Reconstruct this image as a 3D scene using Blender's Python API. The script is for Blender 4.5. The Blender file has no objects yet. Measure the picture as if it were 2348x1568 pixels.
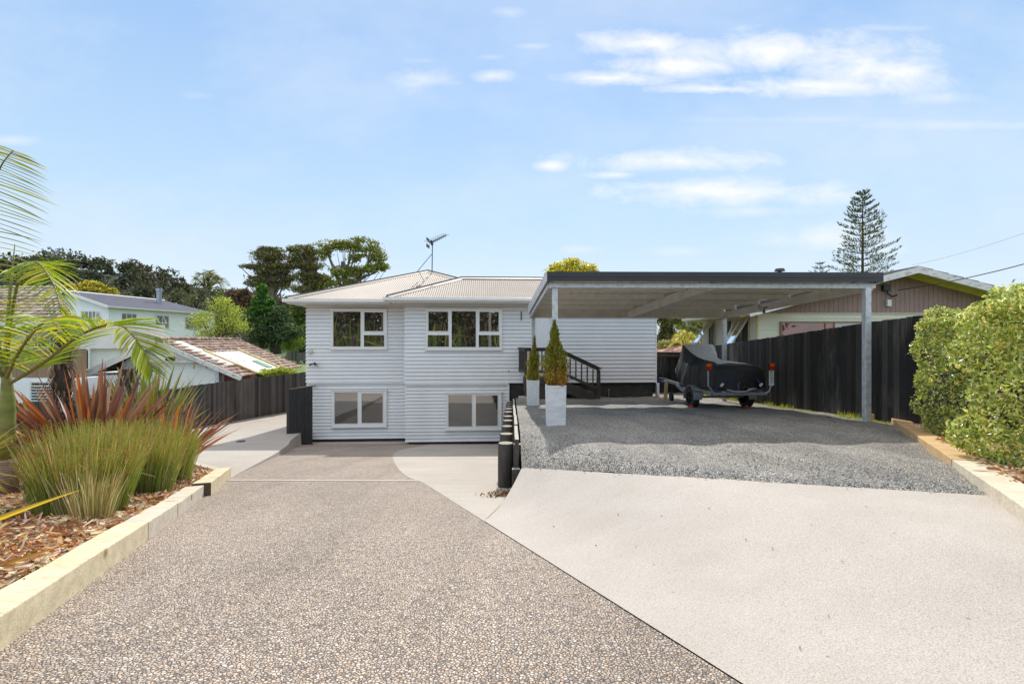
import bpy, math, random
import numpy as np
from mathutils import Vector, Matrix
random.seed(7)
rng = np.random.default_rng(7)
SC = bpy.context.scene
COL = SC.collection
F = 1130.0          # focal length in units of a 2348 px wide picture
CX, HY = 1174.0, 784.0
def P(x, y, d):     # point seen at (x, y) that stands d metres away from the eye
    return Vector(((x - CX) / F * d, d, (HY - y) / F * d))
R = math.radians

# ------------------------------------------------------------------ helpers
class MB:
    def __init__(s): s.v = []; s.f = []; s.m = []; s.cur = 0
    def add(s, vs, fs):
        o = len(s.v); s.v += [tuple(p) for p in vs]
        for f in fs: s.f.append(tuple(i + o for i in f)); s.m.append(s.cur)
    def hexa(s, p):     # 8 points: bottom ring 0-3, top ring 4-7
        s.add(p, [(3, 2, 1, 0), (4, 5, 6, 7), (0, 1, 5, 4), (1, 2, 6, 5), (2, 3, 7, 6), (3, 0, 4, 7)])
    def box(s, x0, x1, y0, y1, z0, z1):
        s.hexa([(x0, y0, z0), (x1, y0, z0), (x1, y1, z0), (x0, y1, z0), (x0, y0, z1), (x1, y0, z1), (x1, y1, z1), (x0, y1, z1)])
    def bar(s, p, q, w, h, up=(0, 0, 1)):
        p = Vector(p); q = Vector(q); d = (q - p).normalized(); up = Vector(up)
        a = d.cross(up)
        if a.length < 1e-4: a = d.cross(Vector((1, 0, 0)))
        a.normalize(); b = a.cross(d).normalized()
        a *= w / 2; b *= h / 2
        s.hexa([p - a - b, q - a - b, q + a - b, p + a - b, p - a + b, q - a + b, q + a + b, p + a + b])
    def tube(s, pts, r, n=8, cap=True):
        pts = [Vector(p) for p in pts]; k = len(pts)
        rs = [r] * k if not hasattr(r, '__len__') else list(r)
        o = len(s.v); prev = None
        for i, p in enumerate(pts):
            t = (pts[min(i + 1, k - 1)] - pts[max(i - 1, 0)]).normalized()
            if prev is None:
                a = t.cross(Vector((0, 0, 1)))
                if a.length < 1e-3: a = t.cross(Vector((1, 0, 0)))
            else:
                a = prev - t * prev.dot(t)
            a.normalize(); prev = a; b = t.cross(a)
            for j in range(n):
                an = 2 * math.pi * j / n
                s.v.append(tuple(p + (a * math.cos(an) + b * math.sin(an)) * rs[i]))
        for i in range(k - 1):
            for j in range(n):
                j2 = (j + 1) % n
                s.f.append((o + i * n + j, o + i * n + j2, o + (i + 1) * n + j2, o + (i + 1) * n + j)); s.m.append(s.cur)
        if cap:
            s.f.append(tuple(o + j for j in reversed(range(n)))); s.m.append(s.cur)
            s.f.append(tuple(o + (k - 1) * n + j for j in range(n))); s.m.append(s.cur)
    def prism(s, poly, vec):
        n = len(poly); vec = Vector(vec)
        a = [Vector(p) for p in poly]; b = [p + vec for p in a]
        s.add(a + b, [tuple(reversed(range(n))), tuple(range(n, 2 * n))] + [(i, (i + 1) % n, n + (i + 1) % n, n + i) for i in range(n)])
    def quad(s, a, b, c, d): s.add([a, b, c, d], [(0, 1, 2, 3)])
    def grid(s, fn, us, vs):
        o = len(s.v); nu = len(us); nv = len(vs)
        for v in vs:
            for u in us: s.v.append(tuple(fn(u, v)))
        for j in range(nv - 1):
            for i in range(nu - 1):
                s.f.append((o + j * nu + i, o + j * nu + i + 1, o + (j + 1) * nu + i + 1, o + (j + 1) * nu + i)); s.m.append(s.cur)
    def build(s, name, mat, parent=None, bevel=0, smooth=False):
        me = bpy.data.meshes.new(name); me.from_pydata(s.v, [], s.f)
        mats = mat if isinstance(mat, (list, tuple)) else [mat]
        for m in mats: me.materials.append(m)
        if len(mats) > 1: me.polygons.foreach_set('material_index', s.m)
        if smooth: me.polygons.foreach_set('use_smooth', [True] * len(me.polygons))
        me.update()
        return link(name, me, parent, bevel)

def link(name, me, parent=None, bevel=0):
    o = bpy.data.objects.new(name, me); COL.objects.link(o)
    if parent is not None: adopt(o, parent)
    if bevel:
        b = o.modifiers.new('bevel', 'BEVEL'); b.width = bevel; b.segments = 2; b.limit_method = 'ANGLE'; b.angle_limit = R(40)
    return o
def adopt(o, parent):
    o.parent = parent
    if parent.parent is None: o.matrix_parent_inverse = Matrix.Translation(-Vector(parent.location))
def thing(name, label, cat, loc=(0, 0, 0), group=None):
    o = bpy.data.objects.new(name, None); COL.objects.link(o); o.location = loc
    o.empty_display_size = 0.2
    return tag(o, label, cat, group)
def tag(o, label, cat=None, group=None):
    o['label'] = label
    if cat: o['category'] = cat
    if group: o['group'] = group
    return o
def struct(o, label=None):
    o['kind'] = 'structure'
    if label: o['label'] = label
    return o
def stuff(o, label, cat):
    o['kind'] = 'stuff'; return tag(o, label, cat)

def leafmesh(name, V, nper, mat, parent=None, tint=None, smooth=False, faces=None):
    """V: (n, nper, 3) array of polygons; tint (n,3) colour of each leaf"""
    n = V.shape[0]
    me = bpy.data.meshes.new(name)
    me.vertices.add(n * nper); me.vertices.foreach_set('co', V.reshape(-1).astype(np.float32))
    if faces is None: faces = [list(range(nper))]
    fl = [len(f) for f in faces]; per = sum(fl); flat = np.concatenate([np.array(f) for f in faces])
    me.loops.add(n * per)
    me.loops.foreach_set('vertex_index', (np.arange(n)[:, None] * nper + flat[None, :]).reshape(-1).astype(np.int32))
    nf = len(faces); me.polygons.add(n * nf)
    st = np.cumsum([0] + fl[:-1])
    me.polygons.foreach_set('loop_start', (np.arange(n)[:, None] * per + st[None, :]).reshape(-1).astype(np.int32))
    try: me.polygons.foreach_set('loop_total', np.tile(np.array(fl), n).astype(np.int32))
    except Exception: pass
    me.update(calc_edges=True); me.validate()
    me.polygons.foreach_set('use_smooth', [bool(smooth)] * len(me.polygons))
    me.materials.append(mat)
    if tint is not None:
        at = me.attributes.new('tint', 'FLOAT_COLOR', 'POINT')
        if tint.ndim == 2: c = np.repeat(np.concatenate([tint, np.ones((n, 1))], 1), nper, axis=0)
        else: c = np.concatenate([tint, np.ones(tint.shape[:2] + (1,))], 2).reshape(-1, 4)
        at.data.foreach_set('color', c.reshape(-1).astype(np.float32))
    return link(name, me, parent)

def rand_dirs(n):
    v = rng.normal(size=(n, 3)); return v / np.linalg.norm(v, axis=1, keepdims=True)
def palette(n, cols, jit=0.15, w=None):
    cols = np.array(cols, float); i = rng.choice(len(cols), n, p=w)
    return np.clip(cols[i] * (1 + rng.normal(0, jit, (n, 1))) * (1 + rng.normal(0, jit * .3, (n, 3))), 0.002, 1)
def leaves_at(C, size, aspect=0.45, upbias=0.0):
    """rhombic leaves centred on C"""
    n = len(C); a = rand_dirs(n); a[:, 2] += upbias; a /= np.linalg.norm(a, axis=1, keepdims=True)
    b = np.cross(a, rand_dirs(n)); b /= np.linalg.norm(b, axis=1, keepdims=True) + 1e-9
    s = size * rng.uniform(.6, 1.3, (n, 1)); w = s * aspect
    return np.stack([C - a * s * .5, C - b * w * .5 + a * s * .05, C + a * s * .5, C + b * w * .5 + a * s * .05], 1)
def clump_points(blobs, n, sub=26, spread=.2, shell=.65):
    """points in clumps spread through ellipsoids; blob = (centre, radii)"""
    blobs = [(np.array(c, float), np.array(r, float)) for c, r in blobs]
    vol = np.array([(r[0] * r[2]) for c, r in blobs]); vol /= vol.sum()
    out = []
    for (c, r), v in zip(blobs, vol):
        k = max(3, int(sub)); m = max(8, int(n * v))
        d = rand_dirs(k); rad = rng.uniform(shell, 1.0, (k, 1))
        sc = c + d * rad * r
        i = rng.integers(0, k, m)
        out.append(sc[i] + rng.normal(0, 1, (m, 3)) * r * spread)
    return np.concatenate(out)

# ------------------------------------------------------------------ materials
def newmat(name):
    m = bpy.data.materials.new(name); m.use_nodes = True
    nt = m.node_tree; b = nt.nodes['Principled BSDF']
    return m, nt, b
def N(nt, t, **kw):
    n = nt.nodes.new(t)
    for k, v in kw.items():
        if k.startswith('i_'):
            key = k[2:]
            n.inputs[int(key) if key.isdigit() else key.replace('_', ' ')].default_value = v
        else: setattr(n, k, v)
    return n
def L(nt, a, b): nt.links.new(a, b)
def c4(c): return (c[0], c[1], c[2], 1)
def ramp(nt, fac, stops):
    r = nt.nodes.new('ShaderNodeValToRGB'); e = r.color_ramp.elements
    while len(e) < len(stops): e.new(0.5)
    for el, (p, c) in zip(e, stops): el.position = p; el.color = c4(c) if len(c) == 3 else c
    L(nt, fac, r.inputs[0]); return r.outputs[0]
def coords(nt, scale=(1, 1, 1), rot=(0, 0, 0)):
    g = nt.nodes.new('ShaderNodeNewGeometry'); mp = nt.nodes.new('ShaderNodeMapping')
    mp.inputs['Scale'].default_value = scale; mp.inputs['Rotation'].default_value = rot
    L(nt, g.outputs['Position'], mp.inputs['Vector']); return mp.outputs[0]
def noise(nt, vec, scale, detail=4, rough=.55, out='Fac'):
    n = N(nt, 'ShaderNodeTexNoise', i_Scale=scale, i_Detail=detail, i_Roughness=rough); L(nt, vec, n.inputs['Vector']); return n.outputs[out]
def mixc(nt, fac, a, b, mode='MIX'):
    m = N(nt, 'ShaderNodeMix', data_type='RGBA', blend_type=mode)
    for k, s in ((6, a), (7, b)):
        if isinstance(s, tuple): m.inputs[k].default_value = c4(s)
        else: L(nt, s, m.inputs[k])
    if isinstance(fac, (int, float)): m.inputs[0].default_value = fac
    else: L(nt, fac, m.inputs[0])
    return m.outputs[2]
def bump(nt, b, h, strength=.3, dist=.01):
    n = N(nt, 'ShaderNodeBump', i_Strength=strength, i_Distance=dist); L(nt, h, n.inputs['Height']); L(nt, n.outputs[0], b.inputs['Normal'])
def plain(name, col, rough=.5, metal=0, var=.12, scale=6, bmp=0, spec=.5, dirt=None, stretch=(1, 1, 1), detail=5):
    m, nt, b = newmat(name)
    v = coords(nt, stretch); f = noise(nt, v, scale, detail)
    lo = tuple(c * (1 - var * 1.6) for c in col); hi = tuple(min(1, c * (1 + var * 1.6)) for c in col)
    c = ramp(nt, f, [(.25, lo), (.75, hi)])
    if dirt:
        f2 = noise(nt, coords(nt, dirt.get('stretch', (1, 1, 1))), dirt.get('scale', 1.5), 6, .65)
        c = mixc(nt, ramp(nt, f2, [(dirt.get('lo', .5), (0, 0, 0)), (dirt.get('hi', .7), (dirt.get('amt', .6),) * 3)]), c, dirt['col'])
    L(nt, c, b.inputs['Base Color'])
    b.inputs['Roughness'].default_value = rough; b.inputs['Metallic'].default_value = metal
    b.inputs['Specular IOR Level'].default_value = spec
    if bmp: bump(nt, b, noise(nt, v, scale * 6, 4), bmp, .01)
    return m
def leafmat(name, trans=.35, rough=.45, spec=.4, warm=(1.25, 1.15, .6), gain=1.5):
    m, nt, b = newmat(name)
    a = N(nt, 'ShaderNodeAttribute', attribute_name='tint')
    gc = mixc(nt, 1.0, a.outputs['Color'], (gain, gain, gain), 'MULTIPLY'); L(nt, gc, b.inputs['Base Color']); b.inputs['Roughness'].default_value = rough; b.inputs['Specular IOR Level'].default_value = spec
    t = nt.nodes.new('ShaderNodeBsdfTranslucent'); L(nt, mixc(nt, 1.0, gc, warm, 'MULTIPLY'), t.inputs['Color'])
    mx = N(nt, 'ShaderNodeMixShader', i_0=trans); L(nt, b.outputs[0], mx.inputs[1]); L(nt, t.outputs[0], mx.inputs[2])
    L(nt, mx.outputs[0], nt.nodes['Material Output'].inputs['Surface']); return m
def stones(name, cols, size, rough=.6, gap=.35, bstr=.9, big=.25, gapcol=(.03, .028, .026), dist=.012, track=0.0):
    """pebbly surface: every voronoi cell one stone with a colour of its own"""
    m, nt, b = newmat(name)
    v = coords(nt, (1, 1, 1))
    w = N(nt, 'ShaderNodeTexNoise', i_Scale=1 / size * .7, i_Detail=2); L(nt, v, w.inputs['Vector'])
    vv = N(nt, 'ShaderNodeVectorMath', operation='MULTIPLY_ADD'); L(nt, w.outputs['Color'], vv.inputs[0]); vv.inputs[1].default_value = (size * .7,) * 3; L(nt, v, vv.inputs[2])
    vo = N(nt, 'ShaderNodeTexVoronoi', i_Scale=1 / size, voronoi_dimensions='3D'); L(nt, vv.outputs[0], vo.inputs['Vector'])
    sp = nt.nodes.new('ShaderNodeSeparateColor'); L(nt, vo.outputs['Color'], sp.inputs[0])
    k = len(cols); c = ramp(nt, sp.outputs[0], [((i + .5) / k, cc) for i, cc in enumerate(cols)])
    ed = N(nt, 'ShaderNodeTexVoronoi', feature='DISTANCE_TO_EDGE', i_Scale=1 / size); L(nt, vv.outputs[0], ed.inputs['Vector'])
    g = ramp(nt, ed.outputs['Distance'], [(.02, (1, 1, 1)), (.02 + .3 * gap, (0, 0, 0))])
    c = mixc(nt, g, c, gapcol)  # dark cell edges: binder tone and shade between stones, put into the colour
    pn = ramp(nt, noise(nt, v, .9, 5, .6), [(.3, (1 - big,) * 3), (.7, (1 + big * .4,) * 3)])
    c = mixc(nt, 1.0, c, pn, 'MULTIPLY')
    trk = ramp(nt, noise(nt, coords(nt, (1.6, .22, 1), (0, 0, track)), 1.1, 4, .55), [(.36, (1 - big * .9,) * 3), (.56, (1.03,) * 3)])
    c = mixc(nt, 1.0, c, trk, 'MULTIPLY')
    L(nt, c, b.inputs['Base Color']); b.inputs['Roughness'].default_value = rough; b.inputs['Specular IOR Level'].default_value = .35
    hh = N(nt, 'ShaderNodeMath', operation='POWER', i_1=.5); L(nt, ed.outputs['Distance'], hh.inputs[0])
    ad = N(nt, 'ShaderNodeMath', operation='MULTIPLY_ADD', i_1=.5); L(nt, sp.outputs[1], ad.inputs[0]); L(nt, hh.outputs[0], ad.inputs[2])
    bump(nt, b, ad.outputs[0], bstr, dist)
    return m
def concrete(name, col, var=.1, streak=(1, 1, 1), speck=.5):
    m, nt, b = newmat(name)
    v = coords(nt)
    a = noise(nt, v, .8, 6, .62); s = noise(nt, coords(nt, streak), 2.2, 6, .6); f = noise(nt, v, 160, 2)
    c = ramp(nt, a, [(.3, tuple(x * (1 - var) for x in col)), (.7, tuple(x * (1 + var) for x in col))])
    c = mixc(nt, 1.0, c, ramp(nt, s, [(.3, (.94, .93, .915)), (.65, (1.03, 1.03, 1.03))]), 'MULTIPLY')
    c = mixc(nt, 1.0, c, ramp(nt, f, [(.35, (.72,) * 3), (.5, (1, 1, 1)), (.68, (1.18,) * 3)]), 'MULTIPLY')
    vo = N(nt, 'ShaderNodeTexVoronoi', i_Scale=5.5); L(nt, v, vo.inputs['Vector'])
    c = mixc(nt, ramp(nt, vo.outputs['Distance'], [(.035, (speck,) * 3), (.055, (0, 0, 0))]), c, (.12, .09, .06))
    L(nt, c, b.inputs['Base Color']); b.inputs['Roughness'].default_value = .75; b.inputs['Specular IOR Level'].default_value = .3
    bump(nt, b, noise(nt, v, 90, 4), .35, .004)
    return m
def timber(name, col, dark, axis_rot, ring=14, knots=True, rough=.7, stretch=9):
    """sawn wood, grain running along the direction the rotation turns onto x"""
    m, nt, b = newmat(name)
    v = coords(nt, (1, stretch, stretch), axis_rot)
    a = noise(nt, v, ring / 9, 6, .65); g = noise(nt, v, ring, 5, .7)
    c = ramp(nt, a, [(.3, tuple(x * .78 for x in col)), (.55, col), (.75, tuple(min(1, x * 1.15) for x in col))])
    c = mixc(nt, ramp(nt, g, [(.50, (0, 0, 0)), (.68, (.6,) * 3)]), c, dark)
    if knots:
        vo = N(nt, 'ShaderNodeTexVoronoi', i_Scale=3.1); L(nt, coords(nt, (.45, 1, 1), axis_rot), vo.inputs['Vector'])
        c = mixc(nt, ramp(nt, vo.outputs['Distance'], [(.07, (.9,) * 3), (.15, (0, 0, 0))]), c, dark)
    L(nt, c, b.inputs['Base Color']); b.inputs['Roughness'].default_value = rough; b.inputs['Specular IOR Level'].default_value = .25
    bump(nt, b, g, .4, .006)
    return m
def boards(name, cols, worn, width, amt=.5, axis='X', rough=.6, wear_scale=1.2):
    """dark stained vertical palings; one tone for each board (its own random), streaks of worn grey"""
    m, nt, b = newmat(name)
    at = N(nt, 'ShaderNodeAttribute', attribute_name='tint')
    v = coords(nt, (9, 9, .55)); st = noise(nt, v, 3.0, 7, .7)
    c = mixc(nt, 1.0, at.outputs['Color'], ramp(nt, st, [(.3, (.6,) * 3), (.7, (1.35,) * 3)]), 'MULTIPLY')
    w = noise(nt, coords(nt, (1, 1, .35)), wear_scale, 5, .6); w2 = noise(nt, coords(nt, (14, 14, .8)), 2.5, 5, .7)
    mu = N(nt, 'ShaderNodeMath', operation='MULTIPLY'); L(nt, ramp(nt, w, [(.5, (0, 0, 0)), (.68, (1, 1, 1))]), mu.inputs[0]); L(nt, ramp(nt, w2, [(.4, (0, 0, 0)), (.62, (amt,) * 3)]), mu.inputs[1])
    c = mixc(nt, mu.outputs[0], c, worn)
    L(nt, c, b.inputs['Base Color']); b.inputs['Roughness'].default_value = rough; b.inputs['Specular IOR Level'].default_value = .3
    bump(nt, b, st, .5, .006)
    return m
def glass(name, tintc=(.02, .022, .025), refl=.32):
    m, nt, b = newmat(name)
    L(nt, ramp(nt, noise(nt, coords(nt), 1.2, 2), [(.3, tuple(x * .6 for x in tintc)), (.7, tuple(x * 1.5 for x in tintc))]), b.inputs['Base Color'])
    b.inputs['Roughness'].default_value = .6; b.inputs['Specular IOR Level'].default_value = 0
    g = N(nt, 'ShaderNodeBsdfGlossy', i_Roughness=.012, i_Color=(1, 1, 1, 1))
    fr = N(nt, 'ShaderNodeFresnel', i_IOR=1.5)
    ad = N(nt, 'ShaderNodeMath', operation='ADD', use_clamp=True, i_1=refl); L(nt, fr.outputs[0], ad.inputs[0])
    bn = N(nt, 'ShaderNodeBump', i_Strength=.04, i_Distance=.02); L(nt, noise(nt, coords(nt), 1.6, 1), bn.inputs['Height']); L(nt, bn.outputs[0], g.inputs['Normal'])
    mx = nt.nodes.new('ShaderNodeMixShader'); L(nt, ad.outputs[0], mx.inputs[0]); L(nt, b.outputs[0], mx.inputs[1]); L(nt, g.outputs[0], mx.inputs[2])
    L(nt, mx.outputs[0], nt.nodes['Material Output'].inputs['Surface']); return m
# ------------------------------------------------------------------ the ground
def smooth(t): t = max(0., min(1., t)); return t * t * (3 - 2 * t)
def lerp_tab(tab, x):
    if x <= tab[0][0]: return tab[0][1]
    for (a, b), (c, d) in zip(tab, tab[1:]):
        if x <= c: return b + (d - b) * (x - a) / (c - a)
    return tab[-1][1]
def drive_edge(z): return .857 - .395 * (z - 1.84)
def drive_left(z): return -2.18 - .4035 * (z - 2.1)
def Dd(z): return 1.0 + .15 * z                 # depth of the sloping driveway below the eye
def Dg(z): return .905 + .062 * z               # depth of the gravel terrace below the eye
def Dr(x, z):                                    # apron and gravel terrace
    d = (x - drive_edge(z)) * .93
    l = max(.7, 2.2 - .1 * z)
    return Dg(z) + (Dd(z) - Dg(z)) * (1 - smooth(d / l)) if z < 9 else Dg(z)
PATH = [(-2, 1.1), (2, 1.4), (6, 1.93), (8, 2.2), (9.2, 2.36), (12, 2.72), (14, 2.91), (16, 3.08), (19, 3.26), (24, 3.36), (36, 3.4)]
def Dp(z): return lerp_tab(PATH, z)

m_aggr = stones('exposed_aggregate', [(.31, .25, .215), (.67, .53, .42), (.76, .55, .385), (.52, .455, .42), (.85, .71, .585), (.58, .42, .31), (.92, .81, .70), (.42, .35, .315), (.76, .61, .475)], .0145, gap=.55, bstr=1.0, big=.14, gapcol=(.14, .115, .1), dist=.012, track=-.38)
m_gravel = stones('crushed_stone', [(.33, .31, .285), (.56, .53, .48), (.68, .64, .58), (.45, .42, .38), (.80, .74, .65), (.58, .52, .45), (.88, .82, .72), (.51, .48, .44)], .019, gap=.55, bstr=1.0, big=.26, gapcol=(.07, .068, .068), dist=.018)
m_conc = concrete('pale_concrete', (.465, .42, .38), .06, (1, 1, 1))
m_conc2 = concrete('older_concrete', (.45, .405, .36), .09, (.5, 2.5, 1))
m_grass = plain('lawn_grass', (.13, .19, .03), .9, var=.35, scale=1.3, bmp=.6, detail=8)
m_land = plain('rough_land', (.07, .10, .03), .95, var=.4, scale=.25, bmp=.3, detail=8)
m_road = plain('road_asphalt', (.07, .07, .07), .9, var=.25, scale=3, bmp=.4)

def land(x, z):
    l = lerp_tab([(-40, 1.25), (-1, 1.5), (8, 2.75), (16, 4.2), (27, 4.5), (60, 3.0), (110, 3.0), (150, -1)], z)
    r = lerp_tab([(-40, 1.25), (-2, 1.25), (0, 1.1), (30, 2.95), (60, 3.2), (150, 3)], z)
    w = smooth((x + .8) / 1.0) if z < 17 else smooth((x - 3) / 2.0)
    r += .55 * (1 - smooth((x - 7) / 1.0)) * (1 - smooth((z - 24) / 6))
    d = l + (r - l) * w
    if z > 120 : d -= 0
    return (x, z, -d - .12)
g = MB()
ax = sorted(set(list(np.linspace(-12, 12, 49)) + [-600, -300, -180, -120, -80, -60, -45, -35, -28, -22, -17, 17, 22, 30, 45, 70, 120, 200, 400]))
az = sorted(set(list(np.linspace(-3, 36, 79)) + [-600, -200, -90, -50, -30, -20, -12, -6, 42, 50, 60, 75, 90, 110, 130, 150, 300, 900]))
g.grid(land, [float(a) for a in ax], [float(a) for a in az])
o = g.build('ground', m_land, smooth=True); struct(o)

# driveway of exposed aggregate: one sloping slab between the timber edge and the right-hand edge
d = MB(); pts = [(drive_left(z) - .25, z) for z in (-3, 8.0)] + [(-4.92, 9.15), (-5.44, 10.9), (-6.32, 13.9), (-7.7, 16.6), (-7.7, 19.0), (.1, 19.0), (.1, 5.0), (drive_edge(4.68), 4.68), (drive_edge(-3), -3)]
d.prism([(x, z, -Dd(z)) for x, z in reversed(pts)], (0, 0, -.12))
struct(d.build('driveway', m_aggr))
def solve_gl(x):
    a, b = 3.0, 8.0       # the front edge of the gravel runs straight as one looks down the drive
    for _ in range(40):
        z = (a + b) / 2; px = CX + x / z * F; py = HY + Dr(x, z) / z * F
        if py > 1073 + .0603 * (px - 1200): a = z
        else: b = z
    return z
GL = [(x, solve_gl(x)) for x in (.12, .3, .5, .75, 1.0, 1.35, 1.7, 2.1, 2.6, 3.1, 3.52)]; Z0, Z1 = GL[0][1], GL[-1][1]
# lower concrete, 4 mm proud of the slab
d = MB()
cur = [(drive_edge(4.68), 4.68), (drive_edge(7.3), 7.3), (drive_edge(7.5) - .02, 7.5), (-1.60, 7.85), (-1.8, 8.3), (-2.05, 9.0), (-2.42, 10.2), (-2.78, 11.5), (-3.08, 12.8), (-3.25, 13.9), (-3.27, 14.7), (-3.18, 15.5), (-3.0, 16.2), (-2.9, 17.35)]
pts = cur + [(-.02, 17.5), (-.02, Z0 + .15)]
d.prism([(x, z, -Dd(z) + .004) for x, z in reversed(pts)], (0, 0, -.1))
struct(d.build('lower_concrete_pad', m_conc2))
# pale strip across the driveway
d = MB()
d.prism([(x, z, -Dd(z) + .008) for x, z in [(-4.55, 7.72), (-1.5, 7.66), (-1.4, 7.52), (-4.5, 7.58)][::-1]], (0, 0, -.05))
struct(d.build('concrete_joint_strip', m_conc))
# left concrete path, above the drive where it runs beside the house
d = MB()
edge = [(-4.56, 8.0), (-4.72, 8.5), (-4.92, 9.15), (-5.14, 9.9), (-5.44, 10.9), (-5.85, 12.3), (-6.32, 13.9), (-6.75, 15.0), (-7.05, 16.0), (-7.3, 17.0), (-7.35, 19), (-7.35, 36)]
zs = sorted(set([z for x, z in edge] + [11.6, 13, 17.8, 20, 22, 24, 27, 31]))
ex = [(z, x) for x, z in edge]
rows = []
for z in zs:
    xe = lerp_tab(ex, z); rows.append([(xe, z, -Dp(z) - .0), (xe - .8, z, -Dp(z) + .004), (-9.5, z, -Dp(z) + .01), (-12.6, z, -Dp(z) + .02)])
for a, b in zip(rows, rows[1:]):
    for i in range(3): d.quad(a[i + 1], a[i], b[i], b[i + 1])
    lo = [(p[0] + .02, p[1], p[2] - .45) for p in (a[0], b[0])]
    d.quad(lo[0], lo[1], b[0], a[0])
struct(d.build('left_concrete_path', m_conc2))
# concrete apron
d = MB()
def gline(t):   # the line where gravel meets apron
    x = .12 + 3.4 * t; return (x, lerp_tab(GL, x))
rows = []
for i in range(41):
    v = i / 40; row = []
    for j in range(81):
        u = j / 80
        a = (drive_edge(-2 + 6.68 * v), -2 + 6.68 * v)         # driveway side
        far = (lambda t: (drive_edge(4.68) + (.12 - drive_edge(4.68)) * t / .14, 4.68 + (Z0 - 4.68) * t / .14) if t < .14 else gline((t - .14) / .86))(u)
        near = (drive_edge(-2) + u * 4.0, -2)
        right = (near[0] + (3.52 - near[0]) * v, -2 + 5.6 * v) if u == 1 else None
        rb = (drive_edge(-2) + 4.0 + (3.52 - drive_edge(-2) - 4.0) * v, -2 + (2 + Z1) * v)
        c00 = near; x = (1 - u) * a[0] + u * rb[0] + (1 - v) * near[0] + v * far[0]; z = (1 - u) * a[1] + u * rb[1] + (1 - v) * near[1] + v * far[1]
        p00 = (drive_edge(-2), -2); p10 = (drive_edge(-2) + 4.0, -2); p01 = (drive_edge(4.68), 4.68); p11 = (3.52, Z1)
        x -= (1 - u) * (1 - v) * p00[0] + u * (1 - v) * p10[0] + (1 - u) * v * p01[0] + u * v * p11[0]
        z -= (1 - u) * (1 - v) * p00[1] + u * (1 - v) * p10[1] + (1 - u) * v * p01[1] + u * v * p11[1]
        row.append((x, z, -Dr(x, z) + .006))
    rows.append(row)
d.grid(lambda i, j: rows[j][i], range(81), range(41)); e_ = [rows[40][j] for j in range(13)]
for p, q in zip(e_, e_[1:]): d.quad(p, q, (q[0], q[1], q[2] - .4), (p[0], p[1], p[2] - .4))
struct(d.build('concrete_apron', m_conc, smooth=True))
# gravel terrace under the carport
d = MB()
GV = [-.10, -.03, .02, .07, .15, .25] + list(np.linspace(.4, 18.2, 116))
def gx(u, v):   # u across, v metres behind the front edge; it dips under the concrete there
    zf = lerp_tab(GL, .12 + 3.4 * u); z = min(22, zf + v * (22 - zf) / 18.2 if v > .3 else zf + v)
    xl = .12; xr = 3.52 + (8.0 - 3.52) * min(1, max(0, (z - 3.6) / 6.9)) if z < 10.5 else 8.0
    x = xl + (xr - xl) * u
    bumpy = .012 * math.sin(x * 3.1 + z * 1.7) + .009 * math.sin(x * 7.3 - z * 5.1) + .006 * math.sin(z * 11 + x * 13)
    return (x, z, -Dr(x, z) + max(-.03, min(.016, v * .3 + .004 * math.sin(x * 40))) + bumpy * min(1, max(0, v) * 1.2))
d.grid(gx, list(np.linspace(0, 1, 90)), GV)
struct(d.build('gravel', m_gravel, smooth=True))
d = MB()   # loose stones, raked by the sun, on the terrace near the apron
V = []; n = 4200
u = rng.uniform(0, 1, n); dz = rng.exponential(.9, n) * .9 - .05
x = .15 + 3.4 * u; zf = np.array([lerp_tab(GL, a) for a in x]); z = zf + dz
ok = (z < 9) & (x < 6)
x2 = np.where(rng.uniform(0, 1, n) < .35, rng.uniform(.2, 6.5, n), x); z2 = np.where(x2 != x, rng.uniform(6.4, 9, n), z)
T = np.array([[0, 0, 1], [.9, .1, 0], [-.2, .8, 0], [-.8, -.3, 0], [.2, -.9, 0]], float)
C = np.array([[a, b, -Dr(a, b) + .018] for a, b in zip(x2, z2) if b > lerp_tab(GL, a) - (.05 if random.random() < .12 else 0) and a < 3.4 + .64 * (b - 3.6)])
n = len(C); ang = rng.uniform(0, 6.28, n); s = rng.uniform(.005, .013, n)
ca, sa = np.cos(ang), np.sin(ang)
V = np.stack([np.stack([(t[0] * ca - t[1] * sa) * s * 1.25, (t[0] * sa + t[1] * ca) * s, t[2] * s * rng.uniform(.5, 1.1, n)], 1) for t in T], 1) + C[:, None, :]
m_stone, nt, b = newmat('loose_stone'); a = N(nt, 'ShaderNodeAttribute', attribute_name='tint'); L(nt, a.outputs['Color'], b.inputs['Base Color']); b.inputs['Roughness'].default_value = .65
o = leafmesh('loose_gravel', V, 5, m_stone, None, palette(n, [(.14, .145, .155), (.24, .245, .25), (.33, .33, .33), (.42, .41, .4), (.2, .19, .185)], .12), faces=[[0, 1, 2], [0, 2, 3], [0, 3, 4], [0, 4, 1]])
stuff(o, 'loose grey gravel stones scattered over the terrace beside the apron', 'gravel')
# road behind the eye, seen only in the window glass
d = MB(); d.box(-60, 60, -11, -4.6, -1.35, -1.2); struct(d.build('road', m_road))
d = MB(); d.box(-60, 60, -4.4, -2.2, -1.35, -1.17); struct(d.build('footpath', m_conc))
# lawns
d = MB()
d.grid(lambda x, z: (x, z, land(x, z)[2] + .10 + .02 * math.sin(x * 2) * math.sin(z * 1.3)), list(np.linspace(-34, -7.5, 40)), list(np.linspace(24, 66, 40)))
struct(d.build('lawn', m_grass, smooth=True))
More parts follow.
